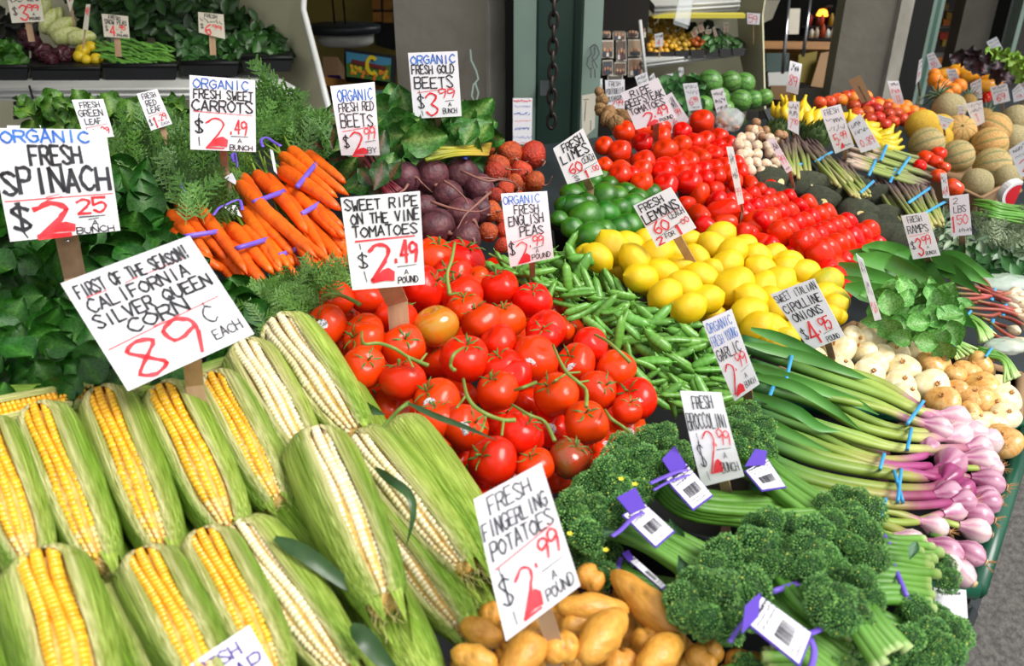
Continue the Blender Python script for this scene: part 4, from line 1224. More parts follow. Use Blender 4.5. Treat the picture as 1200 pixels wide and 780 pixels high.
# ================================================================== PEAS
def pod_mesh(bend, seed):
    n = 15; t = np.linspace(0, 1, n)
    P = np.stack([bend * np.sin(np.pi * t), 0 * t, (t - .5) * 5.2], -1)
    r = np.interp(t, [0, .06, .16, .5, .84, .94, 1], [.08, .45, .88, 1, .86, .35, .03]) * (1 + .05 * np.cos(t * 2 * np.pi * 6))
    v, f, c = tube_np(P, r, 10, flat=.62)
    c = c * .0 + np.array([1, 1, 1]) * np.repeat(.9 + .12 * np.cos(t * 2 * np.pi * 6), 10)[:, None]
    v2, f2, c2 = tube_np([(0, 0, -2.6), (-.05, 0, -2.85), (.05, .05, -3.1)], [.16, .10, .08], 6)
    return gmesh('pod', 'pea', [(v, f, np.clip(c, 0, 1)), (v2, f2, c2)])
POD = [pod_mesh(.0, 1), pod_mesh(.5, 2), pod_mesh(-.45, 3), pod_mesh(.25, 4)]
PEAP = [(572, 312), (600, 300), (650, 300), (660, 282), (672, 290), (690, 303), (735, 335), (762, 366), (800, 378), (840, 400), (885, 440), (880, 470), (800, 490), (770, 470), (752, 440), (720, 400), (690, 380), (640, 345), (600, 325)]
for k, (x, y) in enumerate(scatter(PEAP, 12.6, .4) + scatter(PEAP, 22, .4)):
    up_ = k % 3
    lift = [-.012, .004, .022][up_] + random.uniform(0, .006)
    p = S(x, y, lift); r = pxsize(p, random.uniform(5.4, 7.0))
    a = random.gauss(.25, .55)
    if random.random() < .12: a += 1.4
    d = imgdir(math.cos(a), math.sin(a), random.uniform(-.25, .25)) * random.choice([-1, 1])
    o = ob('pea_pod', random.choice(POD), None, frame(p, d, CAM - p + rv(.5), (r, r * random.uniform(.75, 1.1), r * random.uniform(1.0, 1.5)), random.choice([0, 1.2, -1.2])))
    tag(o, 'fat green english pea pod in the pea heap', 'pea pod', 'english pea pods in a heap')

# ================================================================== CARROTS
def tube_obj(name, m, P, r, seg, root_, colf=None, flat=1.0):
    v, f, c = tube_np(P, r, seg, True, colf, flat)
    return wpart(name, gmesh(name, m, [(v, f, c)]), root_, root_.location)
cc0 = lerp([(0, '#c8b080'), (.04, '#ffffff'), (.9, '#ffffff'), (1, '#d8a070')])
def cc_carrot(t):
    return cc0(t) * (1 - .16 * max(0, math.sin(t * 95 + 3 * math.sin(t * 17))) ** 6)
def bunch(label, carrots, band, lift, wpx, greens=None):
    top = S(*carrots[0][0], lift)
    rt = empty('carrot_bunch', top); tag(rt, label, 'carrots', 'banded carrot bunches')
    for k, (a, b) in enumerate(carrots):
        lf = lift + random.uniform(-.002, .004) - (.010 if k >= 3 else 0)
        w_ = wpx * random.uniform(.85, 1.1)
        mx, my = (a[0] + b[0]) / 2 + random.uniform(-5, 5), (a[1] + b[1]) / 2 + random.uniform(-3, 3)
        P = spline([S(a[0], a[1], lf), S(bez(a[0], mx, .5), bez(a[1], my, .5), lf + .004), S(mx, my, lf + .004), S(bez(mx, b[0], .7) + random.uniform(-2, 2), bez(my, b[1], .7), lf), S(b[0], b[1], lf - .006)], 40)
        r0 = pxsize(S(*a, lf), w_ / 2)
        t = np.linspace(0, 1, 40)
        r = r0 * np.interp(t, [0, .03, .1, .3, .6, .8, .93, 1], [.45, .88, 1, .95, .74, .48, .22, .06]) * (1 + .025 * np.sin(t * 60 + k) + .02 * np.sin(t * 23 + k * 2))
        tube_obj('carrot', 'carrot', P, r, 12, rt, colf=cc_carrot)
        v0 = S(a[0], a[1], lf)
        d = (Vector(P[0]) - Vector(P[3])).normalized()
        for q in range(3):
            e = d * .045 + rv(.012) + Vector((0, 0, .008))
            tube_obj('leaf_stem', 'stem', spline([v0 - d * .006, v0 + e * .5, v0 + e], 6), [.0022, .0016, .0012], 6, rt, colf=lambda t: np.array(hexc('#7f9a3c')))
    if band:
        (ax, ay), (bx_, by) = band
        A = S(ax, ay, lift + .005); B = S(bx_, by, lift + .005); m_ = (A + B) / 2
        half = (B - A) / 2; h = (CAM - m_).normalized() * (half.length * .25 + .017)
        wpart('rubber_band', gmesh('rubber_band', 'band_purple', [band_np(m_, half, h, pxsize(m_, 5.5))]), rt, rt.location)
    return rt
bunch('carrot bunch at the left beside the spinach, above the corn card', [((207, 234), (269, 308)), ((231, 242), (290, 322)), ((200, 250), (250, 302)), ((203, 268), (262, 318)), ((220, 262), (300, 330)), ((246, 270), (312, 330)), ((204, 282), (250, 330))], ((217, 277), (256, 271)), .03, 17)
bunch('big carrot bunch in the centre below the carrots card', [((284, 206), (342, 278)), ((300, 204), (361, 274)), ((279, 214), (372, 303)), ((313, 206), (384, 300)), ((290, 232), (345, 300)), ((310, 245), (395, 312)), ((285, 245), (330, 318))], ((297, 237), (333, 224)), .045, 17)
bunch('topmost carrot bunch right of the carrots card', [((330, 182), (396, 232)), ((341, 176), (409, 229)), ((329, 200), (400, 247)), ((357, 180), (405, 216)), ((332, 192), (396, 240))], ((348, 219), (370, 192)), .05, 18)
bunch('carrot bunch lying under the topmost one, left of the tomatoes card', [((337, 220), (401, 280)), ((356, 228), (403, 268)), ((366, 238), (404, 280)), ((345, 240), (403, 300)), ((370, 250), (408, 290))], ((353, 251), (375, 238)), .035, 16)
bunch('carrot bunch in the lower middle above the feathery tops', [((271, 265), (321, 322)), ((287, 268), (332, 322)), ((300, 262), (340, 316)), ((275, 285), (310, 335)), ((308, 280), (350, 325))], ((277, 291), (314, 280)), .03, 17)
bunch('short carrot bunch lowest in the carrot heap', [((318, 282), (356, 314)), ((324, 274), (372, 310)), ((333, 272), (385, 318)), ((316, 298), (350, 330))], ((325, 300), (346, 292)), .02, 14)
bunch('carrot bunch sticking out lowest by the tomatoes card', [((367, 270), (408, 316)), ((378, 262), (412, 300)), ((352, 284), (400, 322)), ((390, 270), (412, 318)), ((345, 262), (398, 312))], None, .02, 15)
bunch('carrot bunch wedged between left and lower middle bunches', [((256, 270), (305, 326)), ((248, 285), (296, 338)), ((262, 262), (300, 305)), ((240, 298), (285, 345))], ((250, 281), (268, 290)), .018, 15)

def loop_band(name, label, pts, lift, r, m='band_purple'):
    P = spline([S(a, b, lift + k * .002) for k, (a, b) in enumerate(pts)], 16)
    v, f, c = tube_np(P, r, 6, flat=.4)
    o = ob(name, gmesh(name, m, [(v - P[0], f, c)])); o.location = Vector(P[0]); tag(o, label, 'band'); return o
loop_band('twist_tie', 'purple tie loop above the topmost carrot bunch', [(308, 172), (306, 164), (312, 161), (322, 167), (329, 171)], .075, .0022)
loop_band('twist_tie', 'thin purple tie left of the carrots stake', [(209, 210), (213, 219), (218, 228)], .06, .002)
loop_band('twist_tie', 'purple tie over the centre carrot bunch stems', [(275, 190), (272, 182), (276, 181), (278, 196)], .07, .0022)
loop_band('twist_tie', 'purple tie on white tag above the lower middle carrots', [(250, 252), (256, 244), (264, 240), (280, 234), (284, 246)], .055, .002)
def paper(label, px4, lift, m='tag_white', name='paper_tag', bend=.0):
    P = [S(*p, lift) for p in px4]
    n = (P[1] - P[0]).cross(P[3] - P[0]).normalized()
    if n.z < 0: n = -n
    o = ob(name, gmesh(name, m, [sl_([p - P[0] for p in P], .0006, n)], False)); o.location = P[0]
    if label: tag(o, label, 'tag')
    return o
bunch('loose fanned carrots low in the middle of the carrot heap', [((330, 262), (366, 316)), ((345, 270), (380, 320)), ((318, 268), (345, 312)), ((360, 262), (395, 306)), ((300, 285), (334, 326))], None, .026, 14)
paper('white paper tag left of the centre carrot bunch', [(262, 208), (272, 202), (277, 212), (276, 216)], .065)
paper('white paper tag beside the topmost carrot bunch', [(316, 174), (320, 176), (325, 204), (321, 200)], .07)
paper('white paper tag between the lower carrot bunches', [(262, 242), (276, 240), (284, 254), (272, 250)], .045)

# ================================================================== LEAVES
def leafset(name, n, c1, c2, **kw):
    return [gmesh(name, 'leaf', [leaf_np(c1=c1, c2=c2, seed=s, **kw)]) for s in range(n)]
SPIN = leafset('leaf', 6, '#20560f', '#4f8830', W=.85, prof=(.2, .8, 1, 1, .85, .5, .05), curl=.35, cup=.2, wave=.05, nu=11, nv=4)
BEETL = leafset('leaf', 4, '#3f7a2c', '#a9c070', W=.72, prof=(.12, .5, .95, 1, .8, .5, .08), curl=.4, cup=.15, wave=.12, nu=10)
BEETR = leafset('leaf', 3, '#27541f', '#8a3040', W=.6, prof=(.1, .5, .9, 1, .8, .5, .08), curl=.4, cup=.15, wave=.14, nu=10)
LETT = leafset('leaf', 4, '#44701f', '#86a44a', W=1.0, prof=(.4, .8, 1, 1, .9, .7, .4), curl=.5, cup=.3, wave=.22, nu=9)
CRESS = leafset('leaf', 4, '#74b458', '#a0cc80', W=.85, prof=(.2, .8, 1, 1, .85, .5, .1), curl=.4, cup=.25, wave=.06, nu=8)
DARKL = leafset('leaf', 3, '#2c1826', '#5a2a40', W=1.0, prof=(.4, .8, 1, 1, .9, .7, .4), curl=.5, cup=.3, wave=.25, nu=9)
LIMEL = leafset('leaf', 3, '#7fa830', '#c0d870', W=1.0, prof=(.4, .8, 1, 1, .9, .7, .4), curl=.5, cup=.3, wave=.25, nu=9)
def leaf_field(name, cat, group, centres, poly, sp, meshes, size, lift=(0, .03), out=1.0, tilt=.5, jt=.45):
    """leaf centres scattered over the patch, every leaf hung under the nearest plant"""
    roots = []
    for (x, y, lab) in centres:
        p = S(x, y, lift[0] - .03)
        r = empty(name, p); tag(r, lab, cat, group); roots.append((x, y, r, p))
    for (x, y) in scatter(poly, sp, jt):
        X, Y_, r, p0 = min(roots, key=lambda q: (q[0] - x) ** 2 + (q[1] - y) ** 2)
        dx, dy = x - X, y - Y_; n = math.hypot(dx, dy) + 1e-6
        a = math.atan2(dy, dx) + random.uniform(-.9, .9) / out
        sz = random.uniform(*size)
        lf = random.uniform(*lift) + (.02 * max(0, 1 - n / 60))
        c = S(x - math.cos(a) * sz * .45, y - math.sin(a) * sz * .45, lf)
        s = pxsize(c, sz)
        d = imgdir(math.cos(a), math.sin(a), random.uniform(-.1, .5))
        face = (CAM - c).normalized() + rv(tilt)
        mw = frame(c, d, face, (s, s, s))
        o = ob('leaf', random.choice(meshes), r, Matrix.Translation(-p0) @ mw)
    return roots
leaf_field('spinach_bunch', 'spinach', 'spinach bunches behind the corn', [
    (30, 230, 'spinach bunch behind the spinach card at the left edge'), (60, 330, 'dark spinach bunch below the spinach card by its stake'), (180, 250, 'spinach bunch left of the carrot bunches'),
    (200, 330, 'spinach bunch under the top edge of the corn card'), (30, 410, 'spinach bunch at the left edge above the sideways corn'), (110, 440, 'lowest spinach bunch left of the corn card'),
    (270, 330, 'spinach leaves right of the corn card by the carrots')],
    [(-30, 190), (130, 195), (160, 190), (190, 205), (192, 250), (215, 300), (300, 350), (310, 390), (240, 430), (130, 462), (-30, 475)], 18, SPIN, (34, 54), (.0, .04), tilt=.75)
leaf_field('beet_greens', 'greens', 'leafy tops of the beets', [
    (470, 150, 'bright green beet leaves between the two beet cards'), (520, 130, 'beet leaves below the gold beets card'), (550, 160, 'curly green leaves beside the golden beets and post'), (590, 160, 'small green leaves at the foot of the white notice')],
    [(440, 112), (470, 108), (500, 130), (560, 140), (585, 160), (575, 172), (540, 185), (470, 190), (445, 180)], 15, BEETL, (34, 60), (.02, .06), tilt=.5)
leaf_field('beet_greens', 'greens', 'red-stemmed leafy tops of the red beets', [
    (385, 165, 'dark red-veined beet leaves left of the red beets card'), (425, 185, 'red-veined beet leaves under the red beets card'), (440, 215, 'dark beet leaves behind the sweet ripe tomatoes card')],
    [(362, 140), (385, 135), (400, 160), (450, 170), (465, 200), (450, 235), (410, 215), (395, 200), (370, 180)], 13, BEETR + BEETL[:1], (30, 48), (.0, .04), tilt=.6)
leaf_field('romaine_lettuce', 'lettuce', 'lettuces under the left shelf', [
    (45, 132, 'green leaf lettuce under the shelf left of the green leaf card'), (140, 140, 'green leaf lettuce between the two leaf lettuce cards'), (205, 132, 'green leaf lettuce right of the red leaf card'), (85, 140, 'green leaf lettuce behind the green leaf card')],
    [(30, 118), (110, 118), (150, 122), (215, 118), (225, 150), (130, 165), (30, 150)], 11, LETT, (20, 30), (-.035, .01), tilt=.8)

def patch(name, label, cat, poly, tmpl, m, sp, size, lift=(0, .03), bias=None, group=None, depthf=None, tilt=.5, parent=None, spread=3.14):
    g = G(); pts = scatter(poly, sp)
    cx = sum(p[0] for p in poly) / len(poly); cy = sum(p[1] for p in poly) / len(poly)
    base = S(cx, cy, lift[0]) if depthf is None else D(cx, cy, depthf(cx, cy))
    bn = np.array(base)
    for (x, y) in pts:
        a = (bias if bias is not None else random.uniform(0, 6.28)) + random.uniform(-spread, spread)
        sz = random.uniform(*size)
        if depthf is None: c = S(x - math.cos(a) * sz * .4, y - math.sin(a) * sz * .4, random.uniform(*lift))
        else: c = D(x - math.cos(a) * sz * .4, y - math.sin(a) * sz * .4, depthf(x, y) - random.uniform(*lift))
        s = pxsize(c, sz)
        mw = frame(c, imgdir(math.cos(a), math.sin(a), random.uniform(-.3, .6)), (CAM - c).normalized() + rv(tilt), (s, s, s))
        v, f, cc = random.choice(tmpl)
        k = random.uniform(.72, 1.18)
        g.addf(xf(v, mw) - bn, f, np.clip(cc * k, 0, 1))
    o = ob(name, g.mesh(name, m)); o.location = base
    tag(o, label, cat, group, 'stuff')
    return o
def quads(t):
    v, f, c = t
    return np.array(v), np.array(f), c
def frond(seed, c1='#4c7424', c2='#2c531a', np_=8, nl=5):
    rs = np.random.RandomState(seed); a_, b_ = np.array(hexc(c1)), np.array(hexc(c2))
    V = []; Fq = []; C = []
    def strip(p, q, w_, col):
        d = q - p; n = np.cross(d, [0, 1, 0]); n /= max(np.linalg.norm(n), 1e-6)
        k = len(V)
        V.extend([p - n * w_ * .4, p + n * w_ * .4, q + n * w_ * .35, q - n * w_ * .35]); C.extend([col] * 4); Fq.append((k, k + 1, k + 2, k + 3))
    pts = [np.array([0, .12 * math.sin(t * 2.2), t]) for t in np.linspace(0, 1, np_ + 1)]
    for i in range(np_):
        strip(pts[i], pts[i + 1], .022, a_ * 1.15)
        if i < 1: continue
        for s in (-1, 1):
            L = .34 * (1 - .6 * i / np_) * rs.uniform(.8, 1.15)
            dr_ = np.array([s * .8, rs.uniform(-.25, .35), .6]); dr_ /= np.linalg.norm(dr_)
            for k in range(nl):
                p = pts[i] + dr_ * L * (k + .4) / nl
                for s2 in (-1, 1):
                    q = p + (np.array([s2 * .35 * s, rs.uniform(-.3, .3), .8]) * .10 * rs.uniform(.6, 1.2)) + dr_ * .03 * s2
                    strip(p, q, .034, bez(a_, b_, rs.rand()))
    return np.array(V), np.array(Fq), np.array(C)
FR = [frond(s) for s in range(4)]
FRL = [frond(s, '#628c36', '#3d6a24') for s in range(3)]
FRD = [frond(s, '#35561f', '#203f18') for s in range(3)]  # shaded copy of the fronds, the shade put into their colour
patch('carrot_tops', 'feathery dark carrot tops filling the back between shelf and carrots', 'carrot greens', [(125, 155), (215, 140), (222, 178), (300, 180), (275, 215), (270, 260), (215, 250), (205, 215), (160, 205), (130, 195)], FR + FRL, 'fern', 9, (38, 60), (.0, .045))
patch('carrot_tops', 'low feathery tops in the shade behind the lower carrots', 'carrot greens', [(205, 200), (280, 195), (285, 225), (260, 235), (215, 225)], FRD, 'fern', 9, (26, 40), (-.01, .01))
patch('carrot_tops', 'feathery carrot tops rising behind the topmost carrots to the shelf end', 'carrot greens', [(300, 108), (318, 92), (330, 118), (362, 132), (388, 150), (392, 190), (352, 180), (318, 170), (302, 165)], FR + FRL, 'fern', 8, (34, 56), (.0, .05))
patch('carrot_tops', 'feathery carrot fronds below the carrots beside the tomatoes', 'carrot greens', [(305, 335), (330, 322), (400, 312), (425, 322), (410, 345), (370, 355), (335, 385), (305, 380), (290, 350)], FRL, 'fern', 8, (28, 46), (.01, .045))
patch('carrot_tops', 'feathery fronds between corn and spinach right of the corn card', 'carrot greens', [(285, 345), (330, 340), (345, 400), (300, 410)], FR, 'fern', 10, (28, 46), (-.01, .02))

defm('ramp', '#5f9c40', '#457f30', scale=14, rough=.4, bump=.2, rnd=.2)

# ================================================================== BROCCOLINI
def floret_np(seed, nb=420, loose=0.0):
    rs = np.random.RandomState(seed)
    g = G()
    v, f, c = ball(8, 12, .8, 1)
    g.add(v * .8, f.tolist(), np.array(hexc('#1f3f1c')))
    i = np.arange(nb); ph = i * 2.39996; z = 1 - 1.5 * (i + .5) / nb
    r = np.sqrt(np.maximum(0, 1 - z * z))
    dirs = np.stack([r * np.cos(ph), r * np.sin(ph), z], -1)
    octv = np.array([[1, 0, 0], [0, 1, 0], [-1, 0, 0], [0, -1, 0], [0, 0, 1.4], [0, 0, -1]])
    octf = np.array([(0, 1, 4), (1, 2, 4), (2, 3, 4), (3, 0, 4), (1, 0, 5), (2, 1, 5), (3, 2, 5), (0, 3, 5)])
    A_, B_, Y_ = [np.array(hexc(h)) for h in ('#3c6f3a', '#80ae58', '#c0cc60')]
    cl = rs.normal(size=(14, 3)); cl /= np.linalg.norm(cl, axis=1, keepdims=True); cl[:, 2] = np.abs(cl[:, 2])
    for d in dirs:
        k = np.max(cl @ d)
        rad_ = .76 + .26 * max(0, (k - .75) / .25) + rs.uniform(-.07, .11)
        q = Vector(d).to_track_quat('Z', 'Y').to_matrix()
        s = rs.uniform(.05, .09)
        col = bez(A_, B_, rs.rand() ** 1.5) * (.55 + .6 * max(0, (k - .7) / .3))
        if rs.rand() < .015: col = Y_
        g.addf((octv * s) @ np.array(q).T + d * rad_, octf, np.tile(np.clip(col, 0, 1), (6, 1)))
    if True:
        for k in range(4):
            a = k * 1.6
            v, f, c = tube_np([(0, 0, -1.3), (.25 * math.cos(a), .25 * math.sin(a), -.5), (.5 * math.cos(a), .5 * math.sin(a), .1)], [.12, .09, .07], 5)
            g.add(v, f, np.array(hexc('#6f9a48')))
    return g.mesh('floret', 'bud', False)
FLO = [floret_np(s) for s in range(4)]
cc_stem = lerp([(0, '#447a30'), (.6, '#63983a'), (.95, '#6fa040'), (1, '#c4d69a')])
def broccolini(label, heads, stems, lift, wst, fl_r, nst, bands=(), leafs=True):
    """heads: (px,py) of floret clusters; stems: (start, mid, end) centre line and half spread"""
    (s0, s1, s2, sp) = stems
    rt = empty('broccolini_bunch', S(*s1, lift)); tag(rt, label, 'broccolini', 'broccolini bunches at the front corner')
    for k in range(nst):
        u = (k + .5) / nst * 2 - 1
        dx, dy = s2[0] - s0[0], s2[1] - s0[1]; n = math.hypot(dx, dy); ox, oy = -dy / n * sp * u, dx / n * sp * u
        lf = lift + .010 * math.sqrt(max(0, 1 - u * u)) + random.uniform(-.004, .006)
        j = random.uniform(-8, 8)
        P = [S(s0[0] + ox * 1.3, s0[1] + oy * 1.3, lf), S(s1[0] + ox * .8, s1[1] + oy * .8, lf + .004), S(s2[0] + ox + dx / n * j, s2[1] + oy + dy / n * j, lf - .002)]
        r = pxsize(P[1], wst / 2) * random.uniform(.85, 1.15)
        tube_obj('stem', 'stem', spline(P, 12), [r * .8, r, r * 1.1], 9, rt, colf=lambda t: cc_stem(t))
    for (x, y) in heads:
        p = S(x, y, lift + .012 + random.uniform(-.006, .010)); r = pxsize(p, fl_r) * random.uniform(.85, 1.15)
        dx, dy = x - s0[0], y - s0[1]; n = math.hypot(dx, dy) + 1
        mw = frame(p, imgdir(dx / n * .7, dy / n * .7 - .2, 1.0), UP, (r * random.uniform(.85, 1.2), r * random.uniform(.85, 1.2), r), random.uniform(0, 6))
        o = ob('floret', random.choice(FLO), rt, Matrix.Translation(-rt.location) @ mw)
    for (a, b) in bands:
        A = S(*a, lift + .004); B = S(*b, lift + .004); m_ = (A + B) / 2; half = (B - A) / 2; h = (CAM - m_).normalized() * (half.length * .35 + .018)
        wpart('rubber_band', gmesh('rubber_band', 'band_purple', [band_np(m_, half, h, pxsize(m_, 6))]), rt, rt.location)
    return rt
def dome(cx, cy, rx, ry, sp):
    return [(cx + (x - cx), cy + (y - cy)) for x, y in scatter([(cx + rx * math.cos(a), cy + ry * math.sin(a)) for a in np.linspace(0, 6.28, 13)[:-1]], sp, .25)]
broccolini('broccolini bunch left of the broccolini card with the tilted purple tag', [(672, 590), (690, 570), (708, 558), (722, 575), (700, 592), (682, 612), (705, 612), (725, 598), (740, 560), (690, 628), (672, 610), (715, 575), (735, 585), (748, 578)], ((715, 600), (765, 628), (838, 672), 24), .035, 11, 19, 9)
broccolini('broccolini bunch behind the first, its head touching the vine tomatoes', [(722, 540), (738, 525), (757, 515), (775, 512), (790, 530), (755, 540), (775, 545), (740, 552), (795, 548), (712, 552), (760, 558), (728, 522)], ((770, 550), (815, 590), (938, 598), 22), .04, 11, 18, 9)
broccolini('broccolini bunch behind the broccolini card with its own purple tag', [(862, 492), (878, 485), (893, 500), (868, 510), (885, 518), (862, 525), (880, 535), (895, 528), (850, 505)], ((870, 530), (905, 560), (990, 620), 20), .045, 11, 17, 8)
broccolini('low broccolini bunch under the first with small yellow flowers', [(680, 640), (697, 650), (712, 645), (690, 665), (725, 660), (705, 672)], ((700, 655), (740, 680), (800, 695), 14), .01, 9, 16, 6, (((728, 652), (722, 672)),))
broccolini('big leaning broccolini bunch beside the potatoes with the barcode tag', [(800, 700), (815, 680), (835, 665), (850, 690), (830, 705), (810, 720), (850, 715), (868, 700), (865, 675), (845, 650), (880, 690), (828, 728), (852, 735), (800, 718), (870, 722), (835, 685)], ((860, 700), (920, 730), (1000, 790), 26), .05, 13, 20, 8)
broccolini('broccolini bunch in the centre tied low with a purple band', [(885, 620), (903, 612), (922, 622), (935, 640), (912, 640), (890, 640), (878, 655), (900, 660), (920, 662), (936, 655), (880, 632), (902, 648)], ((905, 655), (940, 705), (1000, 740), 22), .055, 13, 19, 7, (((902, 694), (938, 682)),))
broccolini('largest dark broccolini head in the front corner', [(955, 625), (975, 612), (998, 612), (1015, 630), (1022, 655), (1010, 680), (1000, 705), (980, 700), (960, 690), (945, 665), (950, 645), (972, 640), (995, 640), (1002, 662), (978, 665), (962, 712), (985, 722), (945, 640), (965, 655), (1018, 700), (990, 680), (1005, 722)], ((985, 690), (1010, 725), (1045, 770), 24), .07, 14, 19, 6)
broccolini('broccolini head just below the garlic bulbs', [(965, 590), (985, 582), (1005, 585), (1020, 598), (975, 602), (995, 600)], ((990, 600), (960, 605), (900, 610), 12), .05, 10, 16, 4)
broccolini('cut broccolini stems fanned out beside the white label', [(1000, 650), (1010, 668)], ((1005, 672), (1045, 675), (1092, 680), 38), .055, 13, 12, 9, (((1040, 645), (1064, 702)),))
broccolini('smaller cut broccolini stems behind the fanned stems', [(1000, 640)], ((1010, 640), (1045, 645), (1085, 650), 22), .06, 10, 10, 6, (((1036, 628), (1050, 652)),))
broccolini('broccolini head at the bottom right corner of the crate', [(1060, 730), (1075, 718), (1095, 720), (1110, 735), (1100, 755), (1080, 755), (1062, 750), (1045, 745), (1075, 738), (1090, 740), (1118, 745), (1050, 765), (1070, 775), (1092, 772), (1110, 765)], ((1065, 750), (1030, 730), (1000, 715), 16), .045, 12, 18, 5, (((1012, 708), (1022, 745)),))
broccolini('broccolini head at the bottom edge left of the corner one', [(1000, 770), (1020, 758), (1040, 770), (1010, 785), (1030, 785), (985, 782)], ((1000, 780), (960, 770), (900, 770), 18), .04, 12, 18, 5, (((948, 745), (956, 785)),))
broccolini('broccolini head cut off by the bottom edge beside the potatoes', [(905, 775), (885, 790), (925, 790), (870, 780)], ((900, 780), (860, 790), (840, 800), 12), .015, 11, 18, 4)
broccolini('small broccolini sprig between fanned stems and garlic crate', [(1098, 652), (1108, 665), (1095, 668), (1110, 680)], ((1100, 665), (1085, 670), (1070, 675), 5), .035, 8, 13, 2)
BRL = leafset('leaf', 3, '#4f8060', '#8fb090', W=.45, prof=(.1, .4, .8, 1, .9, .6, .1), curl=.5, cup=.2, wave=.05, nu=8)
for k, (x, y, a, s, lf) in enumerate([(722, 622, 3.05, 46, .06), (715, 690, 2.0, 24, .02), (800, 560, 1.3, 50, .055), (795, 650, 1.2, 40, .07), (845, 648, 1.7, 36, .07), (1066, 655, -1.2, 26, .09), (950, 600, .2, 34, .06), (785, 608, 1.2, 44, .06), (865, 640, .3, 30, .06)]):
    c = S(x, y, lf); s_ = pxsize(c, s)
    o = ob('broccolini_leaf', BRL[k % 3], None, frame(c, imgdir(math.cos(a), math.sin(a)), (CAM - c), (s_, s_, s_)))
    reg(o, 'loose grey green broccolini leaf', 'leaf', 'loose broccolini leaves', c)

# ================================================================== SPRING GARLIC
cc_g = lerp([(0, '#2f6638'), (.2, '#648f38'), (.45, '#96a848'), (.62, '#a49c54'), (.74, '#ac5488'), (1, '#9c2c70')])
cc_lg = lerp([(0, '#2f6638'), (.3, '#6a963c'), (.6, '#9cb24c'), (.8, '#b4b868'), (.91, '#c488a0'), (1, '#b05888')])
def bulb_mesh(c1, c2, seed):
    def colf(R, Z, T):
        k = np.clip(.5 + .8 * np.sin(T * 11 + seed), 0, 1); k = k * .55 + .5 * np.clip((Z - .1) / 1.2, 0, 1)
        a, b = np.array(hexc(c1)), np.array(hexc(c2))
        return a[None, None] * (1 - k[..., None]) + b[None, None] * k[..., None]
    t = np.array([0, .04, .12, .3, .5, .7, .85, 1.0]); r = np.array([.0, .30, .62, .95, 1, .8, .5, .34])
    v, f, c = lathe_np(np.stack([r, -.9 + 2.6 * t], 1), 18, lambda R, Z, T: (R * (1 + .06 * np.sin(6 * T + seed)), Z), colf)
    parts = [(v, f, c)]
    v, f, c = lathe_np([(0, -.98), (.22, -.98), (.3, -.88)], 10); parts.append((v, f, np.tile(hexc('#d8c890'), (len(v), 1))))
    return gmesh('bulb', 'garlic', parts)
BULB = [bulb_mesh('#f2e6e2', '#b05890', 0), bulb_mesh('#dcb4c8', '#8c2468', 2), bulb_mesh('#f6efe6', '#cf8fb0', 4), bulb_mesh('#b04888', '#7c1c58', 1)]
def rootlets(seed):
    rs = np.random.RandomState(seed); ps = []
    for k in range(14):
        a = rs.uniform(0, 6.28); b = a + rs.uniform(-.6, .6)
        ps.append(tube_np([(.15 * math.cos(a), .15 * math.sin(a), -.95), (.3 * math.cos(b), .3 * math.sin(b), -1.15 - rs.rand() * .2), (.5 * math.cos(b), .5 * math.sin(b), -1.2 - rs.rand() * .5)], [.03, .02, .015], 3, False))
    return gmesh('rootlets', 'dry', ps)
RTL = [rootlets(0), rootlets(1)]
def garlic_bunch(label, stalks, bands, lift):
    rt = empty('spring_garlic_bunch', S(*stalks[0][0][-1], lift)); tag(rt, label, 'garlic', 'purple spring garlic bunches')
    for k, (pts, w_, br, kind) in enumerate(stalks):
        lf = lift + random.uniform(-.002, .004)
        P = [S(a[0], a[1], lf + .003 * math.sin(i)) for i, a in enumerate(pts)]
        Q = spline(P, 22); r0 = pxsize(P[-1], w_ / 2)
        tube_obj('stalk', 'garlic' if False else 'stem', Q, [r0 * 1.15, r0 * 1.1, r0 * 1.05, r0, r0 * 1.0], 10, rt, colf=cc_g if kind in (1, 3) else cc_lg, flat=.8)
        # leaf sheath edge
        if br:
            d = Vector(Q[-1] - Q[-3]).normalized(); r = pxsize(P[-1], br * 1.25)
            c = Vector(Q[-1]) + d * r * 1.1
            loc = Matrix.Translation(-rt.location) @ frame(c, -d, UP, (r, r, r), random.uniform(0, 6))
            b = ob('bulb', BULB[kind], rt, loc)
            if k % 2 == 0:
                ob('rootlets', RTL[k % 2], rt, loc)['kind'] = 'stuff'
    for (a, b) in bands:
        A = S(*a, lift + .003); B = S(*b, lift + .003); m_ = (A + B) / 2; half = (B - A) / 2; h = (CAM - m_).normalized() * (half.length * .3 + .018)
        wpart('rubber_band', gmesh('rubber_band', 'band_blue', [band_np(m_, half, h, pxsize(m_, 4))]), rt, rt.location)
garlic_bunch('top spring garlic bunch running along the cipolline onions', [
    ([(872, 405), (950, 435), (1030, 462), (1072, 480), (1108, 488)], 14, 13, 2), ([(880, 425), (950, 448), (1020, 470), (1060, 488), (1088, 498)], 13, 12, 0),
    ([(868, 398), (940, 420), (1010, 446), (1060, 472), (1095, 492)], 16, 0, 2), ([(885, 440), (960, 462), (1030, 478), (1066, 492)], 11, 0, 0), ([(890, 410), (960, 428), (1030, 448), (1080, 480)], 15, 0, 0)], (((921, 446), (928, 416)), ((1063, 497), (1082, 470))), .045)
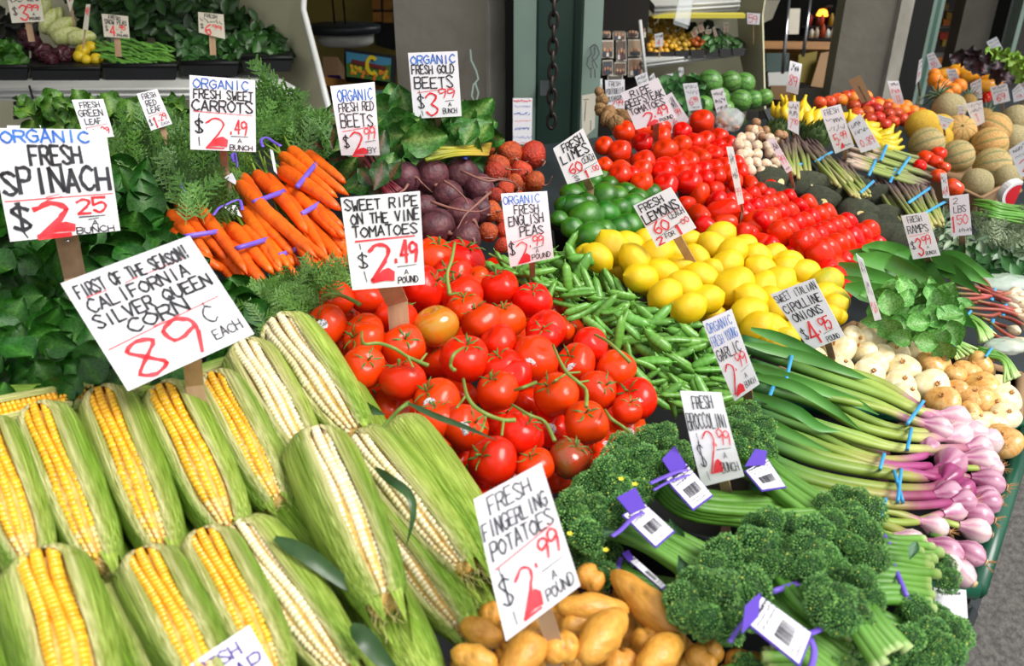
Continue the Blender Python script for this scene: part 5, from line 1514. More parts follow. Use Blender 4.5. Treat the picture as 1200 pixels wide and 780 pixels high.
garlic_bunch('second spring garlic bunch with pale bulbs near the tan onion', [
    ([(880, 452), (950, 470), (1010, 500), (1068, 512), (1112, 512)], 14, 14, 2), ([(875, 466), (940, 490), (1005, 510), (1060, 525), (1138, 525)], 12, 12, 0), ([(885, 440), (950, 458), (1020, 492), (1068, 505), (1130, 508)], 12, 13, 2), ([(900, 480), (960, 500), (1030, 522), (1085, 528)], 11, 0, 0)],
    (((900, 470), (910, 442)), ((1063, 527), (1068, 502))), .035)
garlic_bunch('third spring garlic bunch with slim purple stems', [
    ([(880, 478), (950, 505), (1000, 528), (1040, 538), (1078, 535), (1086, 528)], 10, 10, 1), ([(875, 490), (940, 512), (1000, 535), (1040, 545), (1090, 546)], 11, 0, 1), ([(890, 500), (960, 520), (1030, 540), (1070, 548)], 10, 0, 3)], (((1031, 550), (1036, 532)),), .038)
garlic_bunch('fourth spring garlic bunch, deep purple stems and doubled blue band', [
    ([(890, 515), (960, 540), (1040, 555), (1085, 558), (1108, 546)], 15, 15, 1), ([(885, 528), (950, 555), (1030, 570), (1090, 572), (1108, 562)], 13, 13, 3), ([(900, 545), (960, 565), (1040, 580), (1100, 580)], 14, 14, 1), ([(895, 505), (960, 532), (1040, 548), (1100, 560)], 12, 0, 1), ([(905, 560), (980, 580), (1060, 592), (1120, 588)], 11, 12, 1)],
    (((1052, 588), (1056, 550)), ((1058, 588), (1048, 552))), .036)
garlic_bunch('lowest spring garlic bunch, bulbs cut off flat by the crate edge', [
    ([(890, 575), (960, 590), (1035, 597), (1085, 613)], 12, 11, 2), ([(900, 590), (980, 600), (1060, 612), (1108, 600)], 10, 13, 0), ([(960, 610), (1020, 610), (1060, 625), (1095, 640)], 15, 14, 1), ([(980, 620), (1030, 625), (1055, 632)], 12, 13, 2), ([(1000, 640), (1060, 640), (1100, 655)], 12, 11, 2)], (((1032, 607), (1038, 584)),), .03)
garlic_bunch('loose spring garlic bulbs heaped at the crate corner', [
    ([(1090, 520), (1120, 515), (1146, 516)], 9, 13, 2), ([(1090, 530), (1115, 534), (1138, 538)], 9, 14, 0), ([(1100, 560), (1120, 556), (1146, 562)], 9, 13, 1), ([(1100, 575), (1120, 578), (1142, 582)], 9, 13, 1), ([(1090, 590), (1110, 594), (1132, 600)], 9, 13, 1),
    ([(1090, 605), (1110, 612), (1132, 618)], 9, 12, 2), ([(1090, 625), (1110, 634), (1125, 642)], 9, 12, 1), ([(1090, 645), (1105, 655), (1114, 662)], 9, 13, 0), ([(1110, 545), (1130, 548), (1152, 548)], 9, 11, 0), ([(1085, 590), (1100, 586), (1120, 578)], 9, 13, 3), ([(1100, 600), (1125, 590), (1148, 588)], 9, 12, 1)], (), .026)
garlic_bunch('lower layer of spring garlic stalks shaded under the others', [
    ([(880, 545), (940, 560), (1000, 575), (1040, 590)], 14, 0, 0), ([(880, 500), (940, 520), (1000, 545), (1040, 560)], 14, 0, 0), ([(880, 470), (940, 495), (1000, 520), (1040, 530)], 14, 0, 0), ([(890, 560), (940, 580), (1000, 600)], 12, 0, 0)], (), .01)
for k, q in enumerate([[(872, 402, .01), (930, 415, .01), (985, 432, .01), (1035, 452)], [(880, 440), (930, 452, .01), (975, 478), (1010, 505)], [(872, 425), (930, 445, .01), (1000, 470), (1030, 486)], [(880, 460), (930, 480, .01), (960, 500), (985, 505)], [(870, 480), (920, 505), (975, 530)], [(880, 385), (925, 400), (980, 430), (1000, 440)]]):
    o = blade(None, q, 14, .05, m='ramp', name='garlic_leaf', seed=k); reg(o, 'long flat dark green garlic leaf', 'leaf', 'garlic leaves over the stalks', S(*q[1][:2]))

# ================================================================== RAMPS, CRESS, HERBS, BEANS
RP = [((985, 298), (1030, 302), (1080, 325), (1130, 352)), ((982, 310), (1020, 325), (1060, 338), (1110, 352)), ((1000, 300), (1050, 312), (1095, 340), (1128, 372)), ((985, 325), (1020, 338), (1060, 345), (1095, 352)), ((1030, 292), (1065, 310), (1095, 330), (1120, 350)), ((1060, 302), (1080, 312), (1100, 335), (1135, 358)),
      ((1080, 302), (1110, 308), (1135, 320), (1160, 335)), ((1100, 300), (1120, 305), (1140, 315), (1165, 325)), ((990, 335), (1030, 345), (1060, 350), (1100, 365)), ((1010, 290), (1040, 292), (1070, 300), (1100, 312)), ((1050, 295), (1090, 305), (1120, 322), (1150, 345)), ((1085, 345), (1105, 350), (1125, 370), (1145, 385))]
for k, q in enumerate(RP):
    q = [(x, y, .012 * math.sin(i + k)) for i, (x, y) in enumerate(q)]
    o = blade(None, q, 20 + (k % 3) * 3, .026 + .002 * k, m='ramp', name='ramp_leaf', cup=.3, seed=k); reg(o, 'broad smooth green ramp leaf', 'leaf', 'ramp leaves beside the ramps card', S(*q[1][:2]))
BULBC = bulb_mesh('#f6ecd2', '#e0cfa0', 4)
cc_ramp = lerp([(0, '#6f8a3c'), (.3, '#b0524a'), (.85, '#c05a58'), (1, '#e0c8a8')])
def ramps(label, stalks, band):
    rt = empty('ramp_bunch', S(*stalks[0][-1], .03)); tag(rt, label, 'ramps', 'red-stemmed ramp bunches')
    for q in stalks:
        P = spline([S(a, b, .032 + random.uniform(-.003, .006)) for a, b in q], 12)
        r = pxsize(Vector(P[-1]), 2.4)
        tube_obj('stem', 'stem', P, [r * .8, r, r * 1.2], 7, rt, colf=cc_ramp)
        d = Vector(P[-1] - P[-2]).normalized(); rb = r * 2.6
        ob('bulb', BULBC, rt, Matrix.Translation(-rt.location) @ frame(Vector(P[-1]) + d * rb, -d, UP, (rb, rb, rb * 1.4)))
    (a, b) = band
    A = S(*a, .026); B = S(*b, .026); m_ = (A + B) / 2; half = (B - A) / 2; h = (CAM - m_).normalized() * (half.length * .6 + .006)
    wpart('rubber_band', gmesh('rubber_band', 'band_blue', [band_np(m_, half, h, pxsize(m_, 4))]), rt, rt.location)
ramps('upper ramp bunch with pink-red stems and large cream bulbs', [[(1112, 326), (1140, 335), (1164, 344), (1180, 346)], [(1115, 336), (1140, 340), (1164, 345), (1184, 350)], [(1120, 344), (1145, 345), (1164, 347), (1188, 342)], [(1125, 318), (1145, 330), (1163, 342), (1190, 352)], [(1110, 350), (1140, 350), (1163, 348), (1182, 356)], [(1140, 318), (1155, 330), (1164, 341), (1194, 346)], [(1116, 330), (1144, 338), (1166, 346), (1195, 356)]], ((1162, 352), (1166, 338)))
ramps('lower ramp bunch with brownish stems and cut white ends', [[(1122, 352), (1150, 355), (1177, 361), (1192, 366)], [(1128, 360), (1155, 362), (1177, 364), (1200, 372)], [(1135, 350), (1160, 356), (1178, 360), (1204, 366)], [(1132, 366), (1160, 370), (1180, 366), (1208, 378)]], ((1175, 370), (1179, 356)))
ramps('ramp ends at the right picture edge below the other ramps', [[(1150, 372), (1170, 380), (1186, 386)], [(1160, 378), (1180, 392), (1196, 400)], [(1150, 386), (1172, 396), (1186, 404)], [(1165, 368), (1185, 374), (1204, 384)]], ((1160, 388), (1164, 374)))
leaf_field('watercress_bunch', 'watercress', 'round-leaved cress bunches', [
    (1050, 360, 'round-leaved cress bunch behind the white onions'), (1070, 385, 'large pale-leaved cress bunch beside its blue band'), (1100, 375, 'cress bunch with arching pale stems under the ramps'), (1035, 345, 'dark cress leaves right of the edge-on card')],
    [(1015, 345), (1040, 335), (1090, 335), (1130, 355), (1130, 385), (1110, 412), (1085, 405), (1045, 395), (1020, 375)], 11, CRESS, (20, 34), (.03, .06), tilt=.7)
cc_cr = lerp([(0, '#5c9a3c'), (.6, '#8cc060'), (1, '#c4dc98')])
def stems(name, label, cat, starts, ends, mid, n, lift, w_, colf, bands=(), m='stem', group=None):
    rt = empty(name, S(*mid, lift)); tag(rt, label, cat, group)
    for k in range(n):
        u = (k + .5) / n; a = bez(np.array(starts[0]), np.array(starts[1]), u); b = bez(np.array(ends[0]), np.array(ends[1]), u)
        j = random.uniform(-2, 2); m_ = np.array(mid) * .5 + (a + b) * .25 + j
        P = spline([S(a[0], a[1], lift + random.uniform(-.004, .006)), S(m_[0], m_[1], lift + .006 + random.uniform(-.002, .004)), S(b[0], b[1], lift + random.uniform(-.004, .003))], 10)
        r = pxsize(Vector(P[5]), w_ / 2) * random.uniform(.8, 1.2)
        tube_obj('stem', m, P, [r * .8, r, r * 1.1], 6, rt, colf=colf)
    for (p, q) in bands:
        A = S(*p, lift + .004); B = S(*q, lift + .004); mm = (A + B) / 2; half = (B - A) / 2; h = (CAM - mm).normalized() * (half.length * .4 + .012)
        wpart('rubber_band', gmesh('rubber_band', 'band_blue', [band_np(mm, half, h, pxsize(mm, 3))]), rt, rt.location)
    return rt
stems('watercress_bunch', 'arching light green stems of the upper cress bunch', 'watercress', [(1120, 362), (1122, 374)], [(1168, 392), (1148, 402)], (1150, 372), 12, .035, 3.4, cc_cr, (((1128, 376), (1138, 364)),))
stems('watercress_bunch', 'light green stems of the middle cress bunch', 'watercress', [(1085, 382), (1080, 396)], [(1150, 410), (1120, 422)], (1120, 400), 11, .03, 3.2, cc_cr, (((1112, 412), (1124, 396)),))
stems('watercress_bunch', 'looped light green stems right of the tan onions', 'watercress', [(1145, 405), (1148, 418)], [(1196, 440), (1176, 448)], (1185, 412), 13, .03, 3.4, cc_cr, (((1155, 418), (1162, 408)),))
HERB = [quads(leaf_np(c1=a, c2=b, W=.42, prof=(.1, .7, 1, .8, .1), cup=.15, nu=4, nv=1, seed=k)) for k, (a, b) in enumerate([('#5c7a54', '#a0b498'), ('#4a6e48', '#8ca484'), ('#8ca890', '#c8d4c0')])]
MINT = [quads(leaf_np(c1=a, c2=b, W=.6, prof=(.3, .9, 1, .7, .1), cup=.2, nu=5, nv=1, seed=k)) for k, (a, b) in enumerate([('#2f6a30', '#4f8a44'), ('#275a2c', '#5c9448')])]
patch('thyme_bunches', 'fine grey green thyme sprigs right of the 1.50 card', 'herbs', [(1140, 252), (1215, 250), (1215, 290), (1150, 290)], [frond(9, '#8a9a70', '#5c7050', 7, 3)], 'fern', 6, (20, 34), (-.0, .03))
patch('sage_bunches', 'silvery sage leaves below the 1.50 card', 'herbs', [(1100, 270), (1150, 278), (1215, 284), (1215, 310), (1150, 300), (1105, 300)], HERB, 'leaf', 5, (12, 20), (.0, .03))
patch('mint_bunches', 'bright green mint leaves above the plastic bag', 'herbs', [(1100, 292), (1140, 288), (1215, 300), (1215, 330), (1150, 318), (1115, 312)], MINT, 'leaf', 6, (14, 24), (.0, .03))
patch('rosemary_bunches', 'thin grey rosemary sprigs behind the ramps card', 'herbs', [(1060, 258), (1110, 245), (1115, 262), (1105, 300), (1080, 300)], HERB + [quads(leaf_np(c1='#3f5a38', c2='#8a9a70', W=.2, nu=4, nv=1, seed=3))], 'leaf', 6, (14, 24), (-.01, .02))
cc_bean = lerp([(0, '#6f9a34'), (.5, '#7fae3c'), (1, '#8cb850')])
for k in range(26):
    y0 = 233 + random.uniform(0, 18)
    P = spline([S(1138 + random.uniform(-4, 22), y0, .03), S(1170, y0 + random.uniform(3, 8), .036 + random.uniform(0, .01)), S(1215, y0 + random.uniform(9, 17), .03)], 10)
    v, f, c = tube_np(P, [.001, pxsize(Vector(P[5]), 2.2), .0022, .001], 6)
    o = ob('green_bean', gmesh('green_bean', 'pea', [(v - P[0], f, c)])); o.location = Vector(P[0])
    tag(o, 'long slim green bean lying behind the thyme at right', 'bean', 'green beans at the right edge')
# asparagus
cc_as = lerp([(0, '#e0d0b8'), (.12, '#c8a898'), (.3, '#9cae5c'), (.75, '#8a9458'), (1, '#6a4a58')])
cc_as2 = lerp([(0, '#b8b070'), (.3, '#8a9a4c'), (.7, '#7a6a58'), (1, '#523848')])
def asp(label, a0, a1, b0, b1, n, lift, w_, colf, bands, layers=2):
    rt = empty('asparagus_bunch', S(*((a0[0] + b0[0]) / 2, (a0[1] + b0[1]) / 2), lift)); tag(rt, label, 'asparagus', 'banded asparagus bunches')
    for L in range(layers):
        for k in range(n):
            u = (k + random.uniform(.2, .8)) / n
            a = bez(np.array(a0), np.array(a1), u) + np.random.RandomState(k + L * 50).uniform(-4, 4, 2); b = bez(np.array(b0), np.array(b1), u) + np.random.RandomState(k + L * 70).uniform(-6, 6, 2)
            lf = lift + L * .008 + random.uniform(-.002, .003)
            P = spline([S(a[0], a[1], lf), S((a[0] + b[0]) / 2, (a[1] + b[1]) / 2, lf + .003), S(b[0], b[1], lf)], 12)
            r = pxsize(Vector(P[5]), w_ / 2) * random.uniform(.8, 1.2)
            rr = r * np.array([1, 1, 1, 1, .95, .95, .95, .9, 1.0, 1.15, .9, .25]) * (1 + .12 * (np.arange(12) % 2) * (np.arange(12) > 6))
            tube_obj('spear', 'asparagus', P, rr, 7, rt, colf=colf)
    for (p, q) in bands:
        A = S(*p, lift + .004); B = S(*q, lift + .004); mm = (A + B) / 2; half = (B - A) / 2; h = (CAM - mm).normalized() * (half.length * .4 + .018)
        wpart('rubber_band', gmesh('rubber_band', 'band_blue', [band_np(mm, half, h, pxsize(mm, 3.2))]), rt, rt.location)
asp('asparagus bunch with pale butt ends, purple tips to the right', (990, 172), (1000, 200), (1078, 198), (1090, 222), 12, .035, 4.6, cc_as, (((1018, 206), (1028, 184)), ((1043, 214), (1050, 196))))
asp('asparagus bunch behind the pale one, nearest the cantaloupes', (1010, 165), (1020, 185), (1085, 190), (1100, 208), 10, .045, 4.4, cc_as, (((1032, 188), (1040, 168)), ((1052, 204), (1066, 184))), 1)
asp('dark purple asparagus bunch left of the artichoke, tips up', (950, 205), (925, 205), (940, 160), (915, 165), 12, .03, 4.0, cc_as2, (((928, 196), (940, 192)),))
asp('purple asparagus bunch under the striped tall card', (1000, 215), (975, 218), (958, 168), (938, 165), 12, .035, 4.0, cc_as2, (((955, 190), (975, 178)),))
asp('purple asparagus bunch between avocados and pale bunch', (1020, 228), (1000, 232), (990, 188), (968, 190), 11, .035, 4.0, cc_as2, (((1008, 226), (1024, 212)),))
asp('green asparagus bunch beside the narrow card, blue bands', (1105, 262), (1078, 268), (1085, 212), (1040, 212), 15, .035, 4.4, cc_as2, (((1064, 238), (1090, 220)), ((1080, 252), (1108, 236))))
asp('low asparagus bunch behind the last avocados', (1075, 262), (1055, 262), (1050, 215), (1020, 208), 11, .02, 4.2, cc_as2, ())

# ================================================================== MUSHROOMS, ARTICHOKES
def mush():
    v, f, c = lathe_np([(0, .55), (.3, .5), (.7, .3), (.95, -.02), (1, -.25), (.85, -.4), (.4, -.42), (.3, -.7), (.3, -.95), (0, -1)], 16, lobes(3, .03))
    return gmesh('mushroom_cap', 'mushroom', [(v, f, c)])
MU = mush(); MU2 = remat(MU, 'dry', 'mushroom_cap'); defm('mush_brown', '#b98a60', '#8a6040', scale=3, rough=.6, rnd=.15); MU2.materials[0] = M['mush_brown']
for k, (x, y) in enumerate(scatter([(862, 160), (880, 150), (905, 152), (915, 175), (912, 200), (885, 206), (875, 205), (862, 190)], 11.5, .25)):
    place_round('mushroom', MU, x, y, 7.6, .03 + random.uniform(0, .006), 'white mushroom', 'mushroom', 'white mushrooms behind the peppers', axis=imgdir(random.uniform(-1, 1), random.uniform(-1, .4), 1))
for k, (x, y) in enumerate(scatter([(866, 156), (878, 143), (910, 148), (925, 160), (918, 170), (880, 158)], 9, .25)):
    place_round('mushroom', MU2, x, y, 6, .034, 'small brown mushroom', 'mushroom', 'brown mushrooms behind the white ones', axis=imgdir(random.uniform(-1, 1), random.uniform(-1, .4), 1))
def arti(k):
    ps = []
    for L in range(7):
        n = 9 - L // 2
        for i in range(n):
            a = (i + .5 * (L % 2)) * 2 * math.pi / n; z0 = -.75 + L * .22; rr = [.55, .8, .9, .88, .75, .55, .3][L]
            vv = []
            for t in range(4):
                u = t / 3; w_ = .42 * (1 - u ** 2) + .02
                for s in (-1, 0, 1):
                    an = a + s * w_
                    r2 = rr * (1 + .06 * (1 - abs(s))) * (1 + .10 * u - .25 * u * u * (L > 3))
                    vv.append((r2 * math.cos(an), r2 * math.sin(an), z0 + .62 * u))
            ps.append((np.array(vv), [(t * 3 + s, t * 3 + s + 1, t * 3 + s + 4, t * 3 + s + 3) for t in range(3) for s in (0, 1)], np.ones((12, 3))))
    v, f, c = ball(8, 14, .95, 1); ps.append((v * .72, f, c))
    v, f, c = tube_np([(0, 0, -1.3), (0, 0, -.6)], .16, 8); ps.append((v, f, c))
    return gmesh('artichoke_scales', 'artichoke', ps)
AR = arti(0)
for (x, y, r, lab) in [(911, 152, 14, 'green artichoke behind the brown mushrooms'), (955, 160, 19, 'dark green artichoke above the purple asparagus'), (868, 142, 7, 'small green artichoke beside the plastic bag'), (938, 152, 13, 'shaded artichoke under the narrow hanging card')]:
    p = S(x, y, .035); rr = pxsize(p, r)
    tag(ob('artichoke', AR, None, frame(p, imgdir(.2, -.6, .5), UP, (rr, rr, rr))), lab, 'artichoke')

# ================================================================== MELONS
def melon_mesh(k, ribs, c1, c2, cg, m='melon', a=1.0, gro=.035):
    A_, B_, C_ = np.array(hexc(c1)), np.array(hexc(c2)), np.array(hexc(cg))
    def wob(R, Z, T): return R * (1 - gro * np.exp(-(np.abs(((T * ribs / (2 * math.pi)) % 1) - .5) - .5) ** 2 / .01)), Z
    def colf(R, Z, T):
        d = np.abs(np.abs(((T * ribs / (2 * math.pi)) % 1) - .5) - .5)
        g_ = np.exp(-(d / .07) ** 2)[..., None]
        b = (.5 + .5 * np.sin(T * 3 + k + Z))[..., None]
        return (A_ * b + B_ * (1 - b)) * (1 - g_) + C_ * g_
    v, f, c = ball(18, 60, a, .96, wob, .04, colf)
    s, fs, cs = tube_np([(0, 0, a * .92), (0, 0, a * .99)], .09, 8)
    return gmesh('melon_body', m, [(v, f, c), (s, fs, cs * np.array(hexc('#8a8450')))])
MEL = [melon_mesh(0, 10, '#e0b070', '#d4ac6a', '#8a9458'), melon_mesh(2, 10, '#bfae78', '#cbb480', '#7d9068')]
MELP = melon_mesh(1, 3, '#b4ac84', '#c0b48c', '#b0a880', gro=0)
MELY = melon_mesh(3, 3, '#e4bc34', '#dcb02c', '#e0b832', gro=0, a=1.12)
def melon(x, y, r, me, ax, lab, lift=.05):
    p = S(x, y, lift); rr = pxsize(p, r)
    tag(ob('cantaloupe', me, None, frame(p, imgdir(*ax), UP, (rr, rr, rr))), lab, 'melon', 'melons at the upper right')
melon(1123, 155, 20, MEL[0], (-.2, -.2, 1), 'orange tan cantaloupe with its stem scar facing forward')
melon(1086, 169, 20, MEL[1], (1, -.3, .2), 'greenish striped cantaloupe left of the orange one')
melon(1122, 183, 19, MEL[1], (1, -.3, .1), 'grooved cantaloupe below the orange tan one', .03)
melon(1160, 169, 20, MEL[0], (1, -.2, .2), 'ribbed cantaloupe in the middle of the right melon stack')
melon(1163, 194, 21, MEL[1], (1, -.1, .1), 'lowest ribbed cantaloupe at the right by its card', .02)
melon(1164, 152, 20, MEL[0], (.6, .4, .2), 'cantaloupe behind the middle ribbed one', .06)
melon(1192, 143, 20, MELP, (.3, -1, .2), 'smooth netted melon at the right picture edge', .06)
melon(1188, 164, 18, MELP, (.3, -1, .2), 'grey netted melon under the edge one', .03)
melon(1080, 146, 17, MELY, (.9, -.3, .2), 'yellow melon behind the greenish striped cantaloupe', .06)
melon(1100, 150, 16, MELY, (.9, -.3, .2), 'second yellow melon partly behind the white leaning card', .05)
melon(1112, 128, 19, MELP, (.3, -1, .2), 'grey green netted melon behind the pineapple card', .08)
melon(1098, 162, 16, MELY, (1, .2, .2), 'yellow melon peeping between the two front cantaloupes', .03)
melon(1190, 190, 17, MELP, (.3, -1, .2), 'pale melon behind the lower right melon card', .02)
melon(1145, 215, 18, MELP, (.3, -1, .2), 'pale melon sitting in the cardboard box at right', .0)
melon(1180, 208, 16, MELP, (.3, -1, .2), 'pale melon behind the watermelon slice', .01)
WM = melon_mesh(5, 11, '#76a850', '#6a9a48', '#1c4420', 'watermelon', 1.0, .0)
for (x, y, r, d, lab) in [(832, 97, 15, 2.45, 'large green watermelon behind the niche cards'), (856, 96, 13, 2.5, 'green watermelon right of the largest one'), (872, 98, 13, 2.55, 'green watermelon beside the niche side'), (842, 116, 14, 2.35, 'lower green watermelon in front row'), (868, 118, 13, 2.35, 'lower watermelon second from the left'), (883, 117, 11, 2.4, 'lower watermelon third from the left'), (896, 114, 10, 2.4, 'lower watermelon at the right end'), (812, 100, 13, 2.5, 'dark watermelon left of the largest'), (824, 124, 12, 2.3, 'watermelon behind the tilted white card'), (850, 128, 11, 2.3, 'lowest small watermelon behind the beefsteak tomatoes'), (790, 108, 12, 2.5, 'shaded watermelon behind the narrow niche cards')]:
    p = D(x, y, d); rr = pxsize(p, r)
    tag(ob('watermelon', WM, None, frame(p, imgdir(.9, random.uniform(-.4, .4), .3), UP, (rr, rr, rr))), lab, 'watermelon', 'watermelons in the niche')
patch('leafy_greens', 'dark leafy greens behind the niche price cards', 'greens', [(775, 92), (815, 88), (835, 130), (800, 135), (780, 125)], MINT, 'leaf', 6, (12, 20), (.0, .08), depthf=lambda x, y: 2.35)
panel('low_shelf', [(895, 128), (925, 122), (985, 140), (905, 150)], 2.25, 'dark_metal')
# watermelon slice
p = S(1190, 228, .03); rr = pxsize(p, 18)
rt = empty('watermelon_slice', p); tag(rt, 'cut red watermelon slice with green rind at the right edge', 'watermelon')
th_ = np.linspace(1.5, 4.5, 14)
def disc(r0, r1, y0, y1, m, nm):
    g = G(); V = []
    for a in th_:
        for r_ in (r0, r1):
            for y in (y0, y1): V.append(np.array(p) + np.array([r_ * rr * math.cos(a), y * rr, r_ * rr * math.sin(a)]))
    F_ = []
    for i in range(13):
        b = i * 4; n = b + 4
        F_ += [(b, b + 2, n + 2, n), (b + 1, n + 1, n + 3, b + 3), (b + 2, b + 3, n + 3, n + 2), (b, n, n + 1, b + 1)]
    F_ += [(0, 1, 3, 2), (52, 54, 55, 53)]
    g.add(V, F_); wpart(nm, g.mesh(nm, m, False), rt, p)
disc(.9, 1.0, -.35, .35, 'watermelon', 'rind'); disc(.8, .9, -.34, .34, 'tag_white', 'pith'); disc(.02, .8, -.33, .33, 'red_flesh', 'flesh')
# cardboard box of melons
rt = crate('melon_box', 'tan cardboard box edge under the right hand melons', [(1060, 190), (1150, 232), (1205, 200), (1120, 140)], -.01, .05, 'cardboard', cat='box', rimw=.008)

# ================================================================== BANANAS, APPLES, CITRUS, MANGOES, PINEAPPLES, LETTUCE (far right)
def banana_mesh():
    P = spline([(0, 0, -1.6), (.5, 0, -.8), (.62, 0, 0), (.45, 0, .8), (-.05, 0, 1.5)], 14)
    return gmesh('banana_body', 'banana', [tube_np(P, [.12, .15, .45, .58, .6, .58, .45, .2, .12], 7)])
BAN = banana_mesh(); BANP = remat(BAN, 'plantain', 'banana_body')
def hand(label, cx, cy, r, n, a0, me=BAN, lift=.05, spread=.25):
    p = S(cx, cy, lift); rt = empty('banana_bunch', p); tag(rt, label, 'bananas', 'banana bunches')
    for k in range(n):
        a = a0 + (k - n / 2) * spread
        q = S(cx + (k - n / 2) * r * .45 * abs(math.sin(a)), cy + (k - n / 2) * r * .35 * math.cos(a) * .6, lift + .004 * k)
        s = pxsize(q, r) / 1.6
        ob('banana', me, rt, Matrix.Translation(-p) @ frame(q, imgdir(math.cos(a), math.sin(a), .1), imgdir(0, 0, 1), (s, s, s * .9), rad(180)))
hand('banana bunch rising beside the narrow hanging card', 942, 128, 22, 4, 1.0)
hand('banana bunch with tips down between the two tall cards', 955, 143, 20, 4, 1.6)
hand('bananas at the left end of the banana row', 922, 132, 15, 3, 1.3, lift=.04)
hand('banana bunch right of the tall striped card', 1000, 140, 20, 4, .7)
hand('banana bunch lying toward the cantaloupes', 1020, 150, 20, 4, .6)
hand('ripe spotted banana bunch nearest the cantaloupes', 1038, 162, 22, 4, .1, BANP)
hand('bananas hidden behind the small leaning card', 1012, 160, 18, 3, .6, lift=.03)
APP = [gmesh('apple_body', 'apple', [ball(11, 16, .9, .9, lobes(5, .02, s), .2)]) for s in (0, 2)]
ORA = gmesh('orange_body', 'orange', [ball(11, 16, .97, 1)])
for (a, b, c_, d_, n, me, nm, cat) in [(962, 121, 1000, 112, 5, APP, 'apple', 'apple'), (1000, 124, 1030, 120, 4, APP, 'apple', 'apple'), (1005, 133, 1048, 124, 5, APP, 'apple', 'apple'), (1020, 140, 1060, 130, 5, APP, 'apple', 'apple'), (1036, 146, 1068, 138, 4, APP, 'apple', 'apple'),
                                   (1030, 123, 1062, 125, 4, [ORA], 'orange', 'orange'), (1048, 128, 1080, 134, 4, [ORA], 'orange', 'orange'), (985, 117, 1015, 113, 3, [ORA], 'orange', 'orange')]:
    row(a, b, c_, d_, n, 7.5, 7.5, lambda x, y, r: place_round(nm, random.choice(me), x, y, r * 1.05, .05, 'shiny red ' + nm if nm == 'apple' else 'bright ' + nm, cat, nm + 's stacked in rows at the far right'))
for a in '1096 94 9|1106 101 9|1100 104 7|1117 106 9|1124 101 9|1110 111 7|1095 87 7|1210 150 8'.split('|'):
    q = [float(z) for z in a.split()]; place_round('orange', ORA, *q, .09, 'bright orange mandarin', 'orange', 'mandarins beside the pineapple')
defm('tomato_orange', '#e8500c', '#d83010', scale=2, rough=.25, coat=.3)
TOMO = remat(TOM[3], 'tomato_orange', 'tomato_orange')
for a in '1118 220 12|1095 190 10|1085 186 11|1100 180 9|1078 194 8|1106 196 8|1150 105 7|1160 112 6|1155 115 6|1148 98 6|1100 206 9'.split('|'):
    q = [float(z) for z in a.split()]; o = place_round('heirloom_tomato', TOMO if q[0] < 1120 and q[1] > 195 else TOM[0], *q, .05, 'orange red heirloom tomato', 'tomato', 'heirloom tomatoes among the melons')
MAN = gmesh('mango_body', 'mango', [ball(12, 16, 1.45, .85, lobes(2, .05))])
for (x, y, r, lab) in [(1110, 87, 10, 'yellow mango left of the small leaning card'), (1125, 82, 10, 'yellow mango behind the stake'), (1134, 88, 10, 'yellow mango below the stake'), (1150, 89, 12, 'long yellow mango in the middle of the mango row'), (1166, 96, 12, 'big yellow mango right above the square card'), (1142, 78, 8, 'small yellow mango at the back'), (1156, 100, 9, 'orange mango under the big yellow one')]:
    p = S(x, y, .09); rr = pxsize(p, r * .8)
    tag(ob('mango', MAN, None, frame(p, imgdir(1, -.15, .1), UP, (rr, rr, rr * 1.2))), lab, 'mango', 'yellow mangoes at the far right')
def pine(label, x, y, r, cx, cy, lift=.08):
    p = S(x, y, lift); rr = pxsize(p, r); rt = empty('pineapple', p); tag(rt, label, 'pineapple')
    def wob(R, Z, T): return R * (1 + .05 * np.sin(8 * T + 9 * Z) * np.sin(8 * T - 9 * Z)), Z
    v, f, c = ball(20, 40, 1.3, .7, wob)
    top = S(cx, cy, lift + .02); d = (top - p)
    mw = Matrix.Translation(-p) @ frame(p, d, UP, (rr, rr, rr))
    ob('fruit', gmesh('fruit', 'pineapple', [(v, f, c)]), rt, mw)
    lv = [leaf_np(c1='#5c7a5c', c2='#a8b89c', W=.12, prof=(1, .9, .7, .4, .05), curl=.6, cup=.6, nu=6, nv=1, seed=s) for s in range(3)]
    L = [gmesh('crown_leaf', 'leaf', [q]) for q in lv]
    for k in range(34):
        a = k * 2.4; el = .15 + 1.1 * (k / 34)
        dl = Matrix.Rotation(a, 3, 'Z') @ Vector((math.cos(el + .3), 0, math.sin(el + .3)))
        R3 = mw.to_3x3().normalized(); dw = R3 @ dl
        s = rr * (2.0 - .9 * (1 - k / 34))
        ob('crown_leaf', random.choice(L), rt, frame(Vector(mw @ Vector((0, 0, 1.1))), dw, R3 @ Vector((0, 0, -1)) * -1, (s * 1.3, s * 1.3, s)))
pine('pineapple with spiky grey green crown beside the second post', 1112, 122, 12, 1092, 104)
pine('pineapple behind the square card with blue green crown', 1152, 138, 11, 1172, 120, .07)
pine('pineapple crown above the striped melon card', 1135, 120, 9, 1136, 104, .08)
leaf_field('leaf_lettuce', 'lettuce', 'leaf lettuces at the far right', [(1150, 80, 'dark red leaf lettuce behind the mangoes'), (1175, 90, 'dark red leaf lettuce at the right')], [(1118, 66), (1140, 62), (1165, 70), (1185, 90), (1190, 105), (1175, 96), (1160, 84), (1135, 78)], 7, DARKL, (12, 18), (.09, .14), tilt=.9)
leaf_field('leaf_lettuce', 'lettuce', 'green leaf lettuces at the far right', [(1180, 72, 'light green leaf lettuce at the far right edge'), (1195, 82, 'light green lettuce cut off by the right edge'), (1145, 64, 'green lettuce behind the dark red lettuce')], [(1140, 60), (1158, 62), (1180, 62), (1215, 76), (1215, 98), (1195, 92), (1172, 74), (1150, 66)], 7, LIMEL, (12, 18), (.11, .16), tilt=.9)
